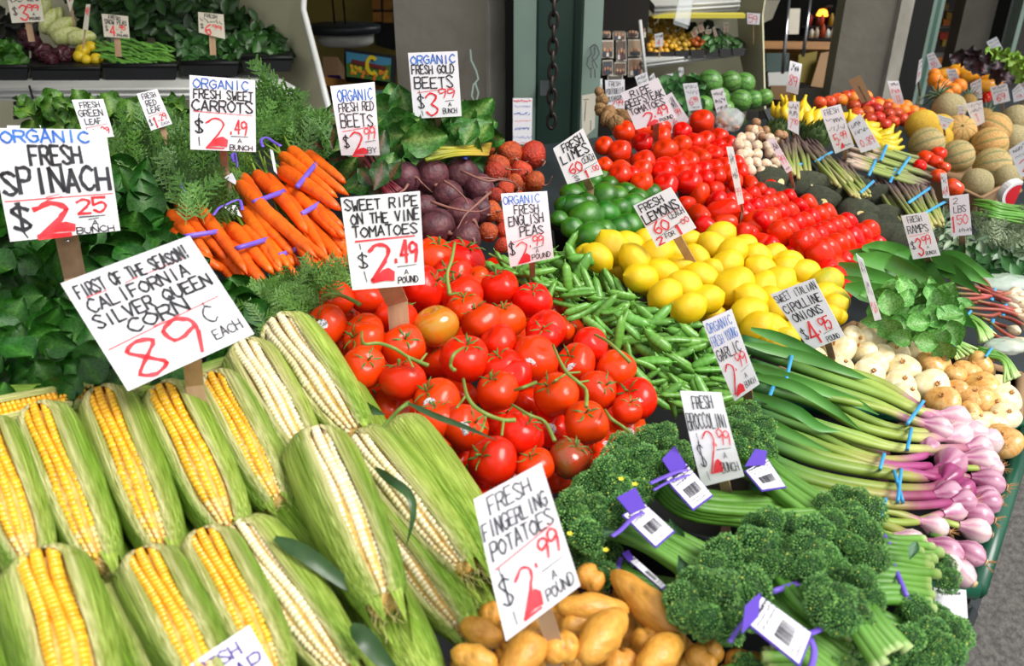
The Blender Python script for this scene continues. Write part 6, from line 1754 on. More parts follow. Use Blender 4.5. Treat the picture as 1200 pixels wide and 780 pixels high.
# clear bags
def bagmesh(x, y, rx, ry, lift, m, label, name='plastic_bag'):
    p = S(x, y, lift); a, b = pxsize(p, rx), pxsize(p, ry)
    v, f, c = ball(14, 24, .8, .8)
    rs = np.random.RandomState(int(x)); v = v * (1 + .10 * np.sin(v[:, :1] * 7 + 1) * np.cos(v[:, 1:2] * 9) + rs.uniform(-.05, .05, (len(v), 1)))
    v = v * np.array([a, b, b * .7])
    tag(ob(name, gmesh(name, m, [(v, f, c)]), None, Matrix.Translation(p)), label, 'bag')
bagmesh(1178, 332, 34, 17, .02, 'bag_green', 'crumpled clear plastic bag of herbs at the right edge')
bagmesh(1180, 405, 26, 14, .03, 'bag_green', 'small clear plastic wrap beside the ramp ends')
bagmesh(855, 140, 16, 22, .04, 'bag', 'clear plastic bag of dried mushrooms behind the tomatoes')
for k, (x, y) in enumerate([(848, 133), (856, 140), (862, 148), (850, 145), (844, 140)]):
    place_round('mushroom', MU2, x, y, 5, .035, 'dried brown mushroom inside the clear bag', 'mushroom', 'dried mushrooms in the bag', register=False)
defm('ginger', '#9a7448', '#7c5a38', scale=4, rough=.8, bump=.4, rnd=.15)
PO2 = remat(POT[1], 'ginger', 'ginger_body'); PO3 = remat(POT[3], 'ginger', 'ginger_body')
for (x, y, r) in [(705, 118, 7), (702, 128, 7), (712, 140, 10), (722, 145, 9), (735, 138, 8), (745, 140, 8), (703, 108, 5), (716, 133, 8), (728, 135, 7)]:
    p = S(x, y, .04); rr = pxsize(p, r)
    o = ob('brown_mushroom', random.choice([PO2, PO3]), None, frame(p, rv(1) + Vector((.5, 0, 0)), UP, (rr, rr, rr * .8))); reg(o, 'large brown portobello lump', 'mushroom', 'brown portobello mushrooms behind the beefsteaks', p)

# ================================================================== SHELF PRODUCE, LEFT
dB = dS + .06
def dleft(x, y): return dB + .02 + max(0, (92 - y)) * .0035
for k, (a, b, ytop, ybot, lab) in enumerate([(-30, 33, 78, 103, 'black tray of round leafy greens at the far left of the shelf'), (36, 118, 80, 98, 'black tray under the radicchio and endives'), (120, 208, 77, 93, 'black tray under the snow peas'), (212, 280, 74, 89, 'black tray under the salad greens'), (283, 343, 68, 84, 'black tray at the right end of the left shelf')]):
    rt = empty('produce_tray', D((a + b) / 2, ybot, dB)); tag(rt, lab, 'tray')
    P = [D(a, ytop, dB), D(b, ytop, dB), D(b - 3, ybot, dB), D(a + 3, ybot, dB)]
    wpart('front', gmesh('front', 'black_plastic', [sl_(P, .005, (0, -1, .2))], False), rt, rt.location)
    Q = [D(a, ytop + 1, dB), D(b, ytop + 1, dB), D(b, ytop - 26, dB + .3), D(a, ytop - 26, dB + .3)]
    wpart('base', gmesh('base', 'black_plastic', [sl_([q - Vector((0, 0, .004)) for q in Q], .006, (0, 0, 1))], False), rt, rt.location)
    v, f, c = tube_np([P[0], P[1]], .005, 6); wpart('rim', gmesh('rim', 'black_plastic', [(v, f, c)]), rt, rt.location)
CR2 = [quads(leaf_np(c1='#3f7a24', c2='#6fa03c', W=.9, prof=(.3, .9, 1, .9, .3), cup=.2, nu=5, nv=2, seed=k)) for k in range(2)]
SN = [quads(leaf_np(c1='#5c8a24', c2='#86ac3c', W=.24, prof=(.3, .9, 1, .9, .2), cup=.3, nu=5, nv=1, seed=k)) for k in range(2)]
DK = [quads(leaf_np(c1='#2c5a20', c2='#4f7f34', W=.55, prof=(.2, .9, 1, .8, .1), cup=.2, nu=5, nv=1, seed=k)) for k in range(3)]
patch('round_greens', 'round-leaved greens at the far left of the shelf', 'greens', [(-20, 48), (15, 48), (30, 66), (24, 88), (-20, 80)], CR2, 'leaf', 6, (10, 16), (0, .04), depthf=dleft)
patch('salad_greens', 'loose salad leaves in the shelf tray left of the six dollar card', 'greens', [(205, 45), (290, 42), (285, 72), (215, 74)], DK, 'leaf', 5.5, (10, 20), (0, .05), depthf=dleft)
patch('salad_greens', 'dark leafy herbs in the last shelf tray by the side panel', 'greens', [(283, 36), (318, 30), (342, 64), (330, 70), (285, 70)], DK, 'leaf', 5.5, (12, 22), (0, .05), depthf=dleft)
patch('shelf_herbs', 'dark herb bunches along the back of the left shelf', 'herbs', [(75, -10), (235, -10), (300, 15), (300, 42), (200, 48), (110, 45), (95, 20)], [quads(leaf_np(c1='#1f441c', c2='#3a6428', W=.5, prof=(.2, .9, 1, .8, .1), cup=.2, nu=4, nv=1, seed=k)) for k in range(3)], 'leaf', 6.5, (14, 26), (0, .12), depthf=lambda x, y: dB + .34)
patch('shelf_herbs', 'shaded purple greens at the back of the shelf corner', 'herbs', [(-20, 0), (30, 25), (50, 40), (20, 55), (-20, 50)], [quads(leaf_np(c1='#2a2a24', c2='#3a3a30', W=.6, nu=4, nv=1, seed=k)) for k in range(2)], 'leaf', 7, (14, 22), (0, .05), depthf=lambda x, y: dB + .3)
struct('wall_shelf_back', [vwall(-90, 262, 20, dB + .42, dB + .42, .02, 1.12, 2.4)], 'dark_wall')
SPD = remat(POD[0], 'pea', 'snow_pea')
for k, (x, y) in enumerate(scatter([(112, 52), (150, 46), (200, 55), (208, 74), (130, 76)], 5.5, .4)):
    p = D(x, y, dleft(x, y) - random.uniform(0, .03)); r = pxsize(p, 2.9)
    tag(ob('snow_pea', SPD, None, frame(p, imgdir(1, random.uniform(-.1, .6), random.uniform(-.2, .2)), CAM - p, (r, r * .8, r * 1.3))), 'flat green snow pea in the black shelf tray', 'pea pod', 'snow peas in the shelf tray')
END = gmesh('endive_body', 'endive', [ball(12, 14, 2.3, .9, lambda R, Z, T: (R * (1 + .07 * np.sin(4 * T + Z)) * (1 - .18 * Z / 2.3), Z))])
for (x, y, r, a, lab) in [(58, 25, 9, -1.0, 'pale endive leaning under the top left card'), (66, 22, 8, -1.1, 'pale endive beside the leaning one'), (72, 32, 10, -.5, 'pale green endive lying behind the yellow ones'), (80, 42, 11, -.1, 'large pale endive above the radicchio'), (95, 44, 10, -.05, 'yellow green endive pointing right'), (52, 8, 8, -1.3, 'endive upright at the top of the shelf')]:
    p = D(x, y, dleft(x, y)); rr = pxsize(p, r)
    tag(ob('endive', END, None, frame(p, imgdir(math.cos(a), math.sin(a), .1), UP, (rr, rr, rr * .8))), lab, 'endive', 'endives on the left shelf')
SQ = gmesh('squash_body', 'squash', [ball(12, 14, 1.2, .9, lobes(4, .03))])
for (x, y, r, lab) in [(97, 60, 8, 'yellow squash in front of the endives'), (106, 55, 7, 'yellow squash at the upper right of its group'), (113, 69, 7, 'round yellow squash nearest the snow peas'), (101, 70, 6, 'small yellow squash lowest in its group'), (93, 66, 7, 'pale yellow squash beside the radicchio')]:
    p = D(x, y, dleft(x, y)); rr = pxsize(p, r)
    tag(ob('yellow_squash', SQ, None, frame(p, imgdir(.5, .3, .5), UP, (rr, rr, rr))), lab, 'squash', 'yellow squash on the left shelf')
def radi(seed):
    ps = []; rs = np.random.RandomState(seed)
    for k in range(12):
        a = k * 2.4; v, f, c = leaf_np(1.5, 1.3, (.5, 1, 1, .9, .6), curl=-.9, cup=.35, wave=.08, c1='#4a1024', c2='#e0c8c8' if k % 4 == 0 else '#80304a', nu=8, nv=2, seed=k)
        R = Matrix.Rotation(a, 4, 'Z') @ Matrix.Translation((0, -.25 - .03 * k, -.6)) @ Matrix.Rotation(rad(38 - 2 * k), 4, 'X')
        ps.append((xf(v, R), f, c))
    v, f, c = ball(8, 12, 1, 1); ps.append((v * .6, f, c * np.array(hexc('#4a1428'))))
    return gmesh('radicchio_leaves', 'leaf', ps)
RA = [radi(0), radi(1)]
for k, (x, y, r, lab) in enumerate([(38, 50, 13, 'dark long radicchio head at the left'), (52, 62, 14, 'dark radicchio head in the middle of the tray'), (75, 64, 14, 'purple radicchio head beside the yellow squash'), (30, 42, 10, 'radicchio head with white rib at the back left'), (60, 70, 10, 'low radicchio head at the tray rim')]):
    p = D(x, y, dleft(x, y)); rr = pxsize(p, r * 1.25)
    tag(ob('radicchio', RA[k % 2], None, frame(p, imgdir(.3, -.2, 1), UP, (rr, rr, rr), k)), lab, 'radicchio', 'radicchio heads on the left shelf')

# ================================================================== SHELF PRODUCE, RIGHT NICHE
dR = 2.78
for k, (a, b) in enumerate([(756, 790), (791, 808), (809, 826), (828, 842), (843, 857), (858, 873)]):
    ym = 70 - (a - 756) * .045
    rt = empty('produce_tray', D((a + b) / 2, ym, dR)); tag(rt, ['black tray of yellow fruit at the left end of the niche shelf', 'black tray second on the niche shelf', 'black tray third on the niche shelf, under the orange fruit', 'black tray fourth on the niche shelf under dark greens', 'black tray fifth on the niche shelf under light greens', 'black tray at the right end of the niche shelf'][k], 'tray')
    P = [D(a, ym - 9, dR), D(b, ym - 9, dR), D(b - 1.5, ym, dR), D(a + 1.5, ym, dR)]
    wpart('front', gmesh('front', 'black_plastic', [sl_(P, .005, (0, -1, .2))], False), rt, rt.location)
    Q = [D(a, ym - 8, dR), D(b, ym - 8, dR), D(b, ym - 22, dR + .3), D(a, ym - 22, dR + .3)]
    wpart('base', gmesh('base', 'black_plastic', [sl_(Q, .006, (0, 0, 1))], False), rt, rt.location)
defm('fruit_yellow', '#e0a828', '#c88a1c', scale=3, rough=.5, rnd=.15); defm('fruit_olive', '#a8962a', '#c07a20', scale=3, rough=.5, rnd=.2); defm('fruit_red', '#b8481c', '#c8641c', scale=3, rough=.5, rnd=.15)
SMB = {k: gmesh('fruit_body', k, [ball(8, 10, .95, 1)]) for k in ('fruit_yellow', 'fruit_olive', 'fruit_red')}
for (poly, k, nm, look) in [([(756, 40), (768, 38), (790, 45), (795, 62), (757, 62)], 'fruit_yellow', 'small_fruit', 'small yellow fruit'), ([(778, 36), (800, 36), (815, 42), (822, 60), (795, 62)], 'fruit_olive', 'small_fruit', 'small olive yellow fruit'), ([(758, 18), (785, 20), (800, 36), (765, 36)], 'fruit_olive', 'small_fruit', 'shaded olive fruit at the back'), ([(808, 42), (825, 44), (832, 52), (822, 60), (810, 56)], 'fruit_red', 'small_fruit', 'small orange red fruit')]:
    for (x, y) in scatter(poly, 6.5, .25):
        p = D(x, y, dR + .02 + (62 - y) * .008); rr = pxsize(p, 4)
        reg(ob(nm, SMB[k], None, frame(p, rv(1), UP, (rr, rr, rr))), look, 'fruit', 'small fruit on the niche shelf', p)
patch('niche_greens', 'dark green bunches at the right end of the niche shelf', 'greens', [(825, 42), (850, 42), (872, 50), (872, 58), (845, 62), (828, 62)], DK, 'leaf', 4, (7, 12), (0, .03), depthf=lambda x, y: dR + .03)
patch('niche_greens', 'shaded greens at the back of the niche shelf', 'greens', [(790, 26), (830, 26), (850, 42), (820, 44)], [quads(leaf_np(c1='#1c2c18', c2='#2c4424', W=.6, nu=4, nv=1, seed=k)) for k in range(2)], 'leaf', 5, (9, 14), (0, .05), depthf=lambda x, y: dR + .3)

cc_gb = lerp([(0, '#8a9a2c'), (.6, '#b4a832'), (1, '#c8a040')]); cc_rb = lerp([(0, '#5a1c2c'), (1, '#7a2438')])
r_ = stems('beet_stem_bunch', 'yellow green golden beet stems with a navy band', 'beet greens', [(490, 172), (500, 190)], [(575, 168), (572, 182)], (535, 176), 12, .05, 3.4, cc_gb)
A = S(545, 186, .046); B = S(551, 166, .046); mm = (A + B) / 2; half = (B - A) / 2
wpart('rubber_band', gmesh('rubber_band', 'band_navy', [band_np(mm, half, (CAM - mm).normalized() * .016, pxsize(mm, 5))]), r_, r_.location)
r_ = stems('beet_stem_bunch', 'dark red beet stems tied with a white tag left of the beets', 'beet greens', [(420, 182), (432, 178)], [(452, 232), (472, 222)], (442, 204), 12, .05, 3.6, cc_rb)
A = S(434, 208, .05); B = S(446, 194, .05); mm = (A + B) / 2; half = (B - A) / 2
wpart('white_tie', gmesh('white_tie', 'tag_white', [band_np(mm, half, (CAM - mm).normalized() * .018, pxsize(mm, 4))]), r_, r_.location)
for k, q in enumerate([[(520, 212), (530, 218), (545, 232), (549, 240)], [(560, 208), (580, 210), (600, 213), (612, 222)], [(575, 225), (558, 240), (545, 252), (536, 268)], [(505, 236), (530, 244), (560, 248), (578, 240)], [(478, 216), (474, 222), (468, 226), (466, 232)], [(540, 200), (570, 212), (590, 209), (600, 212)]]):
    P = spline([S(a, b, .05) for a, b in q], 12); v, f, c = tube_np(P, [.0022, .0016, .0012, .0006], 6)
    o = ob('beet_root', gmesh('beet_root', 'root', [(v - P[0], f, c)])); o.location = Vector(P[0]); reg(o, 'thin dirty beet root', 'root', 'roots trailing over the beets', Vector(P[5]))
for k, (x, y) in enumerate([(668, 646 - 20), (710, 645), (744, 568), (890, 668), (880, 545), (862, 678), (728, 562)]):
    p = S(x, y, .075); r0 = pxsize(p, 3.5)
    g = G()
    for i in range(5):
        a = i * 1.256; d1 = Vector((math.cos(a), math.sin(a), .5)) * r0; d2 = Vector((-math.sin(a), math.cos(a), 0)) * r0 * .45
        g.add([(0, 0, 0), tuple(d1 * .7 + d2), tuple(d1 * 1.2), tuple(d1 * .7 - d2)], [(0, 1, 2, 3)], hexc('#e8d838'))
    o = ob('broccolini_flower', g.mesh('broccolini_flower', 'paint', False)); o.location = p; reg(o, 'tiny yellow broccolini flower', 'flower', 'yellow flowers in the broccolini', p)

# ================================================================== SIGNS: hand lettering as pen strokes
GL = {'A': '002640 1232', 'B': '0006 ~0636453303 ~0333423000', 'C': '~452604022041', 'D': '0006 ~062644422000', 'E': '40000646 0333', 'F': '000646 0333', 'G': '~452604022041 414323',
      'H': '0006 4046 0343', 'I': '2026', 'J': '~46422001', 'K': '0006 460340', 'L': '060040', 'M': '0006234640', 'N': '00064046', 'O': '~26040220424426', 'P': '0006 ~0636453303', 'Q': '~26040220424426 2240',
      'R': '0006 ~0636453303 2340', 'S': '~45260523412001', 'T': '0646 2620', 'U': '~0602204246', 'V': '062046', 'W': '0610233046', 'X': '0046 0640', 'Y': '062346 2320', 'Z': '06460040',
      '0': '~26040220424426', '1': '152620', '2': '~05264533 330040', '3': '~05264523 ~2342412001', '4': '360242 3630', '5': '460603 ~0334422001', '6': '~461402204133 3302', '7': '064610', '8': '~260523412001234526',
      '9': '~441305264543 4330', '$': '~45260523412001 2720', '.': '2021', '!': '2622 2120', 'c': '~443414120131', '(': '~342230', ')': '~142210', '-': '1333', "'": '2624'}
def glyph(ch):
    out = []
    for s in GL.get(ch, '').split():
        sm = s[0] == '~'; s = s.lstrip('~')
        pts = [(int(s[i]) / 4, int(s[i + 1]) / 6) for i in range(0, len(s), 2)]
        if sm and len(pts) > 2:
            pts = [tuple(p[:2]) for p in spline([(a, b, 0) for a, b in pts], len(pts) * 3)]
        out.append(pts)
    return out

def lettering(text, box, rs, slant=.0):
    x0, y0, x1, y1 = box; n = max(1, len(text)); adv = (x1 - x0) / n; out = []
    x = x0
    for ch in text:
        w_ = adv * .78; dy = rs.uniform(-.04, .04) * (y1 - y0); k = rs.uniform(.9, 1.08)
        for s in glyph(ch):
            out.append([(x + w_ * (px + slant * py) + rs.uniform(-.02, .02) * w_, y1 + dy - (y1 - y0) * py * k + rs.uniform(-.015, .015) * (y1 - y0)) for px, py in s])
        x += adv
    return out

def scribble(box, rs, n=7):
    x0, y0, x1, y1 = box; out = []; x = x0
    while x < x1:
        w_ = (x1 - x0) / n * rs.uniform(.5, .9)
        out.append([(x, rs.uniform(y0, y1)), (x + w_ * .4, rs.uniform(y0, y1)), (x + w_, rs.uniform(y0, y1))]); x += (x1 - x0) / n
    return out

def price2(big, x0, y0, x1, y1, rs):
    """fat red numeral with a swollen foot like the market's brush style"""
    return lettering(big, (x0, y0, x1, y1), rs)

def sign(label, px4, lines, stake=None, bend=0.0, depth=None, old=False, name='price_sign', w0=1.0, stakew=None, seed=None, nz=.35, turn=0.0, blob=None, cardm=None, tack=False, sl=.05):
    rs = random.Random(seed if seed is not None else int(px4[0][0] * 7 + px4[0][1]))
    cx = (px4[2][0] + px4[3][0]) / 2; cy = (px4[2][1] + px4[3][1]) / 2
    base = S(cx + 2, cy + 14, .0) if stake is None else S(*stake, sl)
    if depth is not None: base = D(cx, cy + 14, depth)
    n = (CAM - base); n.z *= nz; n = Matrix.Rotation(turn, 3, 'Z') @ n; n.normalize()
    qm = quadmap(px4, plane=(base, n))
    W_ = (qm(1, .5) - qm(0, .5)).length; H_ = (qm(.5, 1) - qm(.5, 0)).length
    f_ = lambda u, v, off=0.0: qm(u, v) + n * (bend * H_ * (4 * (v - .5) ** 2 - 1) * -1 + off)
    rt = empty(name, base); tag(rt, label, 'sign')
    g = G(); nv_ = 9; V = []
    for off in (0, -.0014):
        for i in range(nv_ + 1):
            for u in (0, 1): V.append(tuple(f_(u, i / nv_, off)))
    F_ = []; m_ = 2 * (nv_ + 1)
    for i in range(nv_):
        a = 2 * i; F_ += [(a, a + 2, a + 3, a + 1), (m_ + a, m_ + a + 1, m_ + a + 3, m_ + a + 2), (a, m_ + a, m_ + a + 2, a + 2), (a + 1, a + 3, m_ + a + 3, m_ + a + 1)]
    F_ += [(0, 1, m_ + 1, m_), (m_ - 2, 2 * m_ - 2, 2 * m_ - 1, m_ - 1)]
    g.add(V, F_); wpart('card', g.mesh('card', cardm or ('card_old' if old else 'card'), False), rt, base)
    by = {}
    for ln_ in lines:
        t, col, x0, y0, x1, y1 = ln_[:6]; wd = (ln_[6] if len(ln_) > 6 else .03) * w0
        if t == '_': st = [[(x0, y0), (x1, y1)]]
        elif t == '~': st = scribble((x0, y0, x1, y1), rs)
        else: st = lettering(t, (x0, y0, x1, y1), rs)
        by.setdefault(col, []).append((st, wd))
    kk = 0
    for col, L in by.items():
        g = G()
        for st, wd in L:
            for s in st:
                s2 = []
                for i in range(len(s) - 1):   # subdivide so ribbons follow the bend
                    k_ = max(1, int(abs(s[i + 1][1] - s[i][1]) / .12))
                    s2 += [(bez(s[i][0], s[i + 1][0], q / k_), bez(s[i][1], s[i + 1][1], q / k_)) for q in range(k_)]
                s2.append(s[-1])
                kk += 1
                ribbon(g, s2, lambda u, v: f_(u, v, .0007 + .000004 * (kk % 40)), n, wd * .68 * min(W_, H_), rs)
        if blob and col == 'r':
            for bl in blob:
                g.add([tuple(f_(u, v, .0009)) for u, v in bl], [tuple(range(len(bl)))])
        me = g.mesh('lettering', {'k': 'ink_black', 'r': 'ink_red', 'b': 'ink_blue', 'p': 'ink_purple'}[col], False)
        o = wpart('lettering', me, rt, base)
        o['label'] = {'k': 'black', 'r': 'red', 'b': 'blue', 'p': 'purple'}[col] + ' hand lettering'
    # stake
    b0 = S(*stake, sl - .02) if stake is not None else (S(cx + 2, cy + 14, -.03) if depth is None else D(cx + 2, cy + 14, depth))
    sw = (stakew or 7)
    top = qm(.5, .55) - n * .005; bm = qm(.5, 1.0) - n * .005
    r = pxsize(bm, sw / 2)
    dl = (b0 - bm).normalized() if stake is not None else (bm - top).normalized()
    P = [top - dl * 0, bm, b0 if stake is not None else bm + dl * pxsize(bm, 22)]
    if stake is not None: P.append(b0 - Vector((0, 0, .09)))
    sx_ = n.cross(dl).normalized() * r; V = []
    for p in P:
        for a, b in ((-1, 0), (1, 0), (1, 1), (-1, 1)): V.append(tuple(p + sx_ * a - n * .004 * b))
    F_ = [(i * 4 + j, i * 4 + (j + 1) % 4, i * 4 + 4 + (j + 1) % 4, i * 4 + 4 + j) for i in range(len(P) - 1) for j in range(4)] + [(3, 2, 1, 0), tuple(len(P) * 4 - 4 + q for q in range(4))]
    wpart('stake', gmesh('stake', 'stake', [(V, F_, WHITE)], False), rt, base)
    if tack:
        v, f, c = ball(6, 8, .5, 1); v = v * pxsize(bm, 3) + np.array(bm + dl * pxsize(bm, 9) + n * .002)
        wpart('tack', gmesh('tack', 'chrome', [(v, f, c)]), rt, base)
    return rt

def ribbon(g, s, fn, n, w_, rs):
    pts = [fn(u, v) for u, v in s]
    run = [pts[0]]
    for i in range(1, len(pts)):
        run.append(pts[i])
        if i < len(pts) - 1:
            a = pts[i] - pts[i - 1]; b = pts[i + 1] - pts[i]
            if a.length > 1e-7 and b.length > 1e-7 and a.angle(b) > .75:
                ribbon1(g, run, n, w_); run = [pts[i]]
    ribbon1(g, run, n, w_)

def ribbon1(g, pts, n, w_):
    m_ = len(pts)
    if m_ < 2: return
    V = []
    for i in range(m_):
        t = pts[min(i + 1, m_ - 1)] - pts[max(i - 1, 0)]
        if t.length < 1e-9: t = Vector((1, 0, 0))
        t.normalize()
        k = w_ / 2 * (1 + .22 * math.sin(i * 1.9 + m_))
        p = pts[i] + (t * -w_ * .3 if i == 0 else t * w_ * .3 if i == m_ - 1 else t * 0)
        q = t.cross(n).normalized() * k
        V += [tuple(p + q), tuple(p - q)]
    g.add(V, [(2 * i, 2 * i + 1, 2 * i + 3, 2 * i + 2) for i in range(m_ - 1)])

def tail(y=.60, yy=.97, big='2', small='99', unit='BUNCH', bw=.075, d='$'):
    """$ big red numeral, small cents, A / unit"""
    h = yy - y
    return [(d, 'k', .10, y + .12 * h, .30, yy - .18 * h, .035), ('_', 'k', .2, y - .02, .19, y + .09 * h, .02), ('_', 'k', .19, yy - .12 * h, .21, yy, .02),
            (big, 'r', .32, y + .04 * h, .66, yy - .03 * h, bw), (small, 'r', .66, y + .02 * h, .97, y + .42 * h, .045), ('_', 'k', .68, y + .52 * h, .95, y + .5 * h, .018),
            ('A', 'k', .78, y + .58 * h, .87, y + .74 * h, .018), (unit, 'k', .64, y + .80 * h, .98, y + .95 * h, .018)]
def foot(x0, y0, x1, y1):
    w_, h_ = x1 - x0, y1 - y0
    return [(x0, y1), (x0 + .22 * w_, y0 + .5 * h_), (x0 + .5 * w_, y0 + .12 * h_), (x0 + .75 * w_, y0), (x1, y0 + .3 * h_), (x1 - .04 * w_, y1 - .05 * h_), (x0 + .55 * w_, y1 - .12 * h_)]

sign('large spinach price card, organic fresh spinach 2.25 a bunch, at the left edge', [(-14, 150), (124, 152), (141, 270), (12, 283)],
     [('ORGANIC', 'b', .09, .01, .86, .12, .03), ('FRESH', 'k', .30, .15, .76, .32, .04), ('SPINACH', 'k', .03, .36, .99, .58, .05), ('_', 'r', .02, .64, .98, .62, .014), ('_', 'r', .38, .62, .5, .60, .01), ('_', 'r', .38, .65, .52, .62, .01),
      ('$', 'k', .06, .70, .24, .90, .05), ('_', 'k', .10, .66, .13, .70, .02), ('_', 'k', .12, .9, .16, .98, .02), ('2', 'r', .26, .67, .62, .98, .07), ('25', 'r', .64, .66, .93, .80, .035), ('_', 'k', .64, .83, .88, .83, .015), ('_', 'k', .72, .86, .82, .85, .012), ('A', 'k', .75, .87, .82, .92, .014), ('BUNCH', 'k', .60, .93, .96, .99, .016)],
     stake=(88, 325), stakew=25, sl=.08, blob=[foot(.26, .86, .60, .965)], tack=True, nz=.5)
sign('large tilted corn price card, first of the season silver queen corn, 89 cents', [(71, 332), (222, 276), (298, 391), (150, 458)],
     [('FIRST OF THE SEASON!', 'k', .06, .06, .93, .17, .024), ('CALIFORNIA', 'k', .08, .20, .86, .31, .026), ('SILVER QUEEN', 'k', .06, .34, .96, .45, .028), ('CORN', 'k', .25, .47, .72, .58, .03), ('_', 'r', .10, .175, .26, .18, .01), ('_', 'r', .4, .175, .5, .17, .01), ('_', 'r', .58, .17, .86, .16, .01),
      ('_', 'r', .04, .63, .93, .57, .014), ('_', 'r', .4, .60, .5, .58, .01), ('8', 'r', .14, .66, .40, .97, .05), ('9', 'r', .44, .62, .72, .95, .05), ('C', 'k', .76, .62, .86, .76, .02), ('_', 'k', .8, .57, .8, .6, .012), ('EACH', 'k', .74, .82, .97, .91, .016)],
     stake=(228, 452), stakew=21, nz=.8, sl=.09)
sign('organic fresh sweet carrots price card, 2.49 a bunch', [(222, 88), (299, 94), (300, 178), (223, 175)],
     [('ORGANIC', 'b', .06, .03, .92, .15, .024), ('FRESH SWEET', 'k', .06, .17, .98, .29, .026), ('CARROTS', 'k', .04, .31, .98, .46, .034), ('_', 'r', .05, .47, .95, .49, .012), ('$', 'k', .08, .58, .22, .76, .035), ('_', 'k', .14, .5, .13, .56, .018), ('_', 'k', .13, .82, .14, .94, .018), ('2', 'r', .24, .55, .58, .95, .035), ('.49', 'r', .58, .56, .88, .76, .035), ('_', 'k', .62, .79, .88, .79, .014), ('A', 'k', .72, .82, .8, .88, .014), ('BUNCH', 'k', .6, .91, .96, .98, .018)],
     stake=(264, 200), stakew=9, sl=.09, blob=[foot(.25, .80, .57, .95)])
sign('organic fresh red beets price card, 2.99, half hidden by leaves', [(387, 101), (439, 96), (445, 182), (400, 182)],
     [('ORGANIC', 'b', .14, .07, .95, .22, .035), ('FRESH RED', 'k', .12, .24, .95, .36, .03), ('BEETS', 'k', .12, .40, .92, .58, .036), ('_', 'r', .12, .64, .95, .58, .018), ('$', 'k', .12, .72, .28, .88, .04), ('2', 'r', .3, .64, .66, .99, .06), ('99', 'r', .66, .60, .95, .76, .036), ('_', 'k', .66, .8, .92, .78, .016), ('BY', 'k', .7, .88, .95, .96, .02)],
     stake=(425, 200), bend=.06, blob=[foot(.3, .88, .7, .99)])
sign('organic fresh gold beets price card, 3.99 a bunch, before the column', [(478, 62), (536, 60), (541, 136), (485, 139)],
     [('ORGANIC', 'b', .05, .04, .97, .17, .034), ('FRESH GOLD', 'k', .05, .19, .92, .32, .032), ('BEETS', 'k', .08, .36, .9, .54, .036), ('_', 'r', .12, .6, .9, .55, .014), ('$', 'k', .12, .66, .27, .84, .036), ('_', 'k', .16, .57, .17, .62, .018), ('_', 'k', .18, .88, .2, .96, .018), ('3', 'r', .28, .6, .56, .95, .055), ('99', 'r', .56, .56, .92, .70, .034), ('_', 'k', .68, .75, .86, .74, .014), ('A', 'k', .74, .77, .82, .83, .016), ('BUNCH', 'k', .62, .86, .92, .94, .018)],
     stake=(517, 162))
sign('tilted fresh limes price card, 60 cents each, above the lime tray', [(648, 174), (683, 150), (707, 204), (665, 216)],
     [('FRESH', 'k', .25, .06, .9, .24, .045), ('LIMES', 'k', .1, .28, .95, .48, .05), ('60', 'r', .2, .54, .6, .78, .055), ('CEACH', 'k', .62, .52, .98, .66, .025), ('_', 'k', .2, .84, 1, .72, .016), ('S', 'k', .25, .86, .4, .97, .03), ('1', 'r', .55, .8, .68, .97, .07), ('.00', 'r', .72, .76, .98, .88, .03)],
     stake=(692, 222), stakew=9)
sign('tilted fresh lemons price card, 60 cents each, on a stake among the lemons', [(742, 241), (786, 219), (816, 267), (770, 290)],
     [('FRESH', 'k', .1, .04, .72, .2, .036), ('LEMONS', 'k', .05, .26, .97, .46, .046), ('_', 'r', .05, .50, .9, .46, .014), ('60', 'r', .15, .52, .55, .76, .05), ('CEACH', 'k', .6, .46, .98, .6, .024), ('_', 'k', .1, .82, .9, .72, .014), ('2', 'r', .08, .84, .26, .98, .05), ('FOR', 'k', .3, .82, .54, .92, .022), ('1', 'r', .6, .76, .72, .96, .09), ('00', 'r', .78, .68, .98, .8, .03)],
     stake=(813, 312), stakew=10)
sign('organic fresh english peas price card, 2.99 a pound', [(587, 227), (641, 224), (649, 302), (598, 313)],
     [('ORGANIC', 'b', .04, .03, .85, .14, .026), ('FRESH', 'k', .25, .16, .8, .28, .03), ('ENGLISH', 'k', .1, .3, .88, .43, .032), ('PEAS', 'k', .32, .46, .86, .59, .034), ('_', 'r', .1, .66, .85, .58, .014), ('$', 'k', .04, .68, .18, .84, .036), ('2', 'r', .2, .66, .5, .97, .04), ('.99', 'r', .46, .62, .84, .76, .034), ('_', 'k', .56, .79, .8, .77, .014), ('A', 'k', .62, .8, .7, .86, .014), ('POUND', 'k', .52, .88, .95, .96, .02)],
     stake=(624, 325), bend=.05, blob=[foot(.2, .84, .48, .98)])
sign('sweet ripe on the vine tomatoes price card, 2.49 a pound', [(399, 232), (492, 224), (498, 333), (413, 340)],
     [('SWEET RIPE', 'k', .04, .03, .98, .14, .03), ('ON THE VINE', 'k', .10, .18, .99, .29, .03), ('TOMATOES', 'k', .10, .32, .96, .43, .03), ('_', 'r', .12, .47, .9, .46, .03), ('$', 'k', .13, .60, .28, .76, .028), ('_', 'k', .17, .5, .18, .56, .016), ('_', 'k', .19, .80, .21, .92, .016), ('2', 'r', .28, .52, .62, .92, .07), ('.49', 'r', .58, .52, .94, .74, .055), ('_', 'k', .64, .78, .9, .77, .014), ('A', 'k', .73, .81, .8, .87, .014), ('POUND', 'k', .64, .89, .92, .96, .02)],
     stake=(466, 356), stakew=26, sl=.085, blob=[foot(.28, .78, .60, .94)])
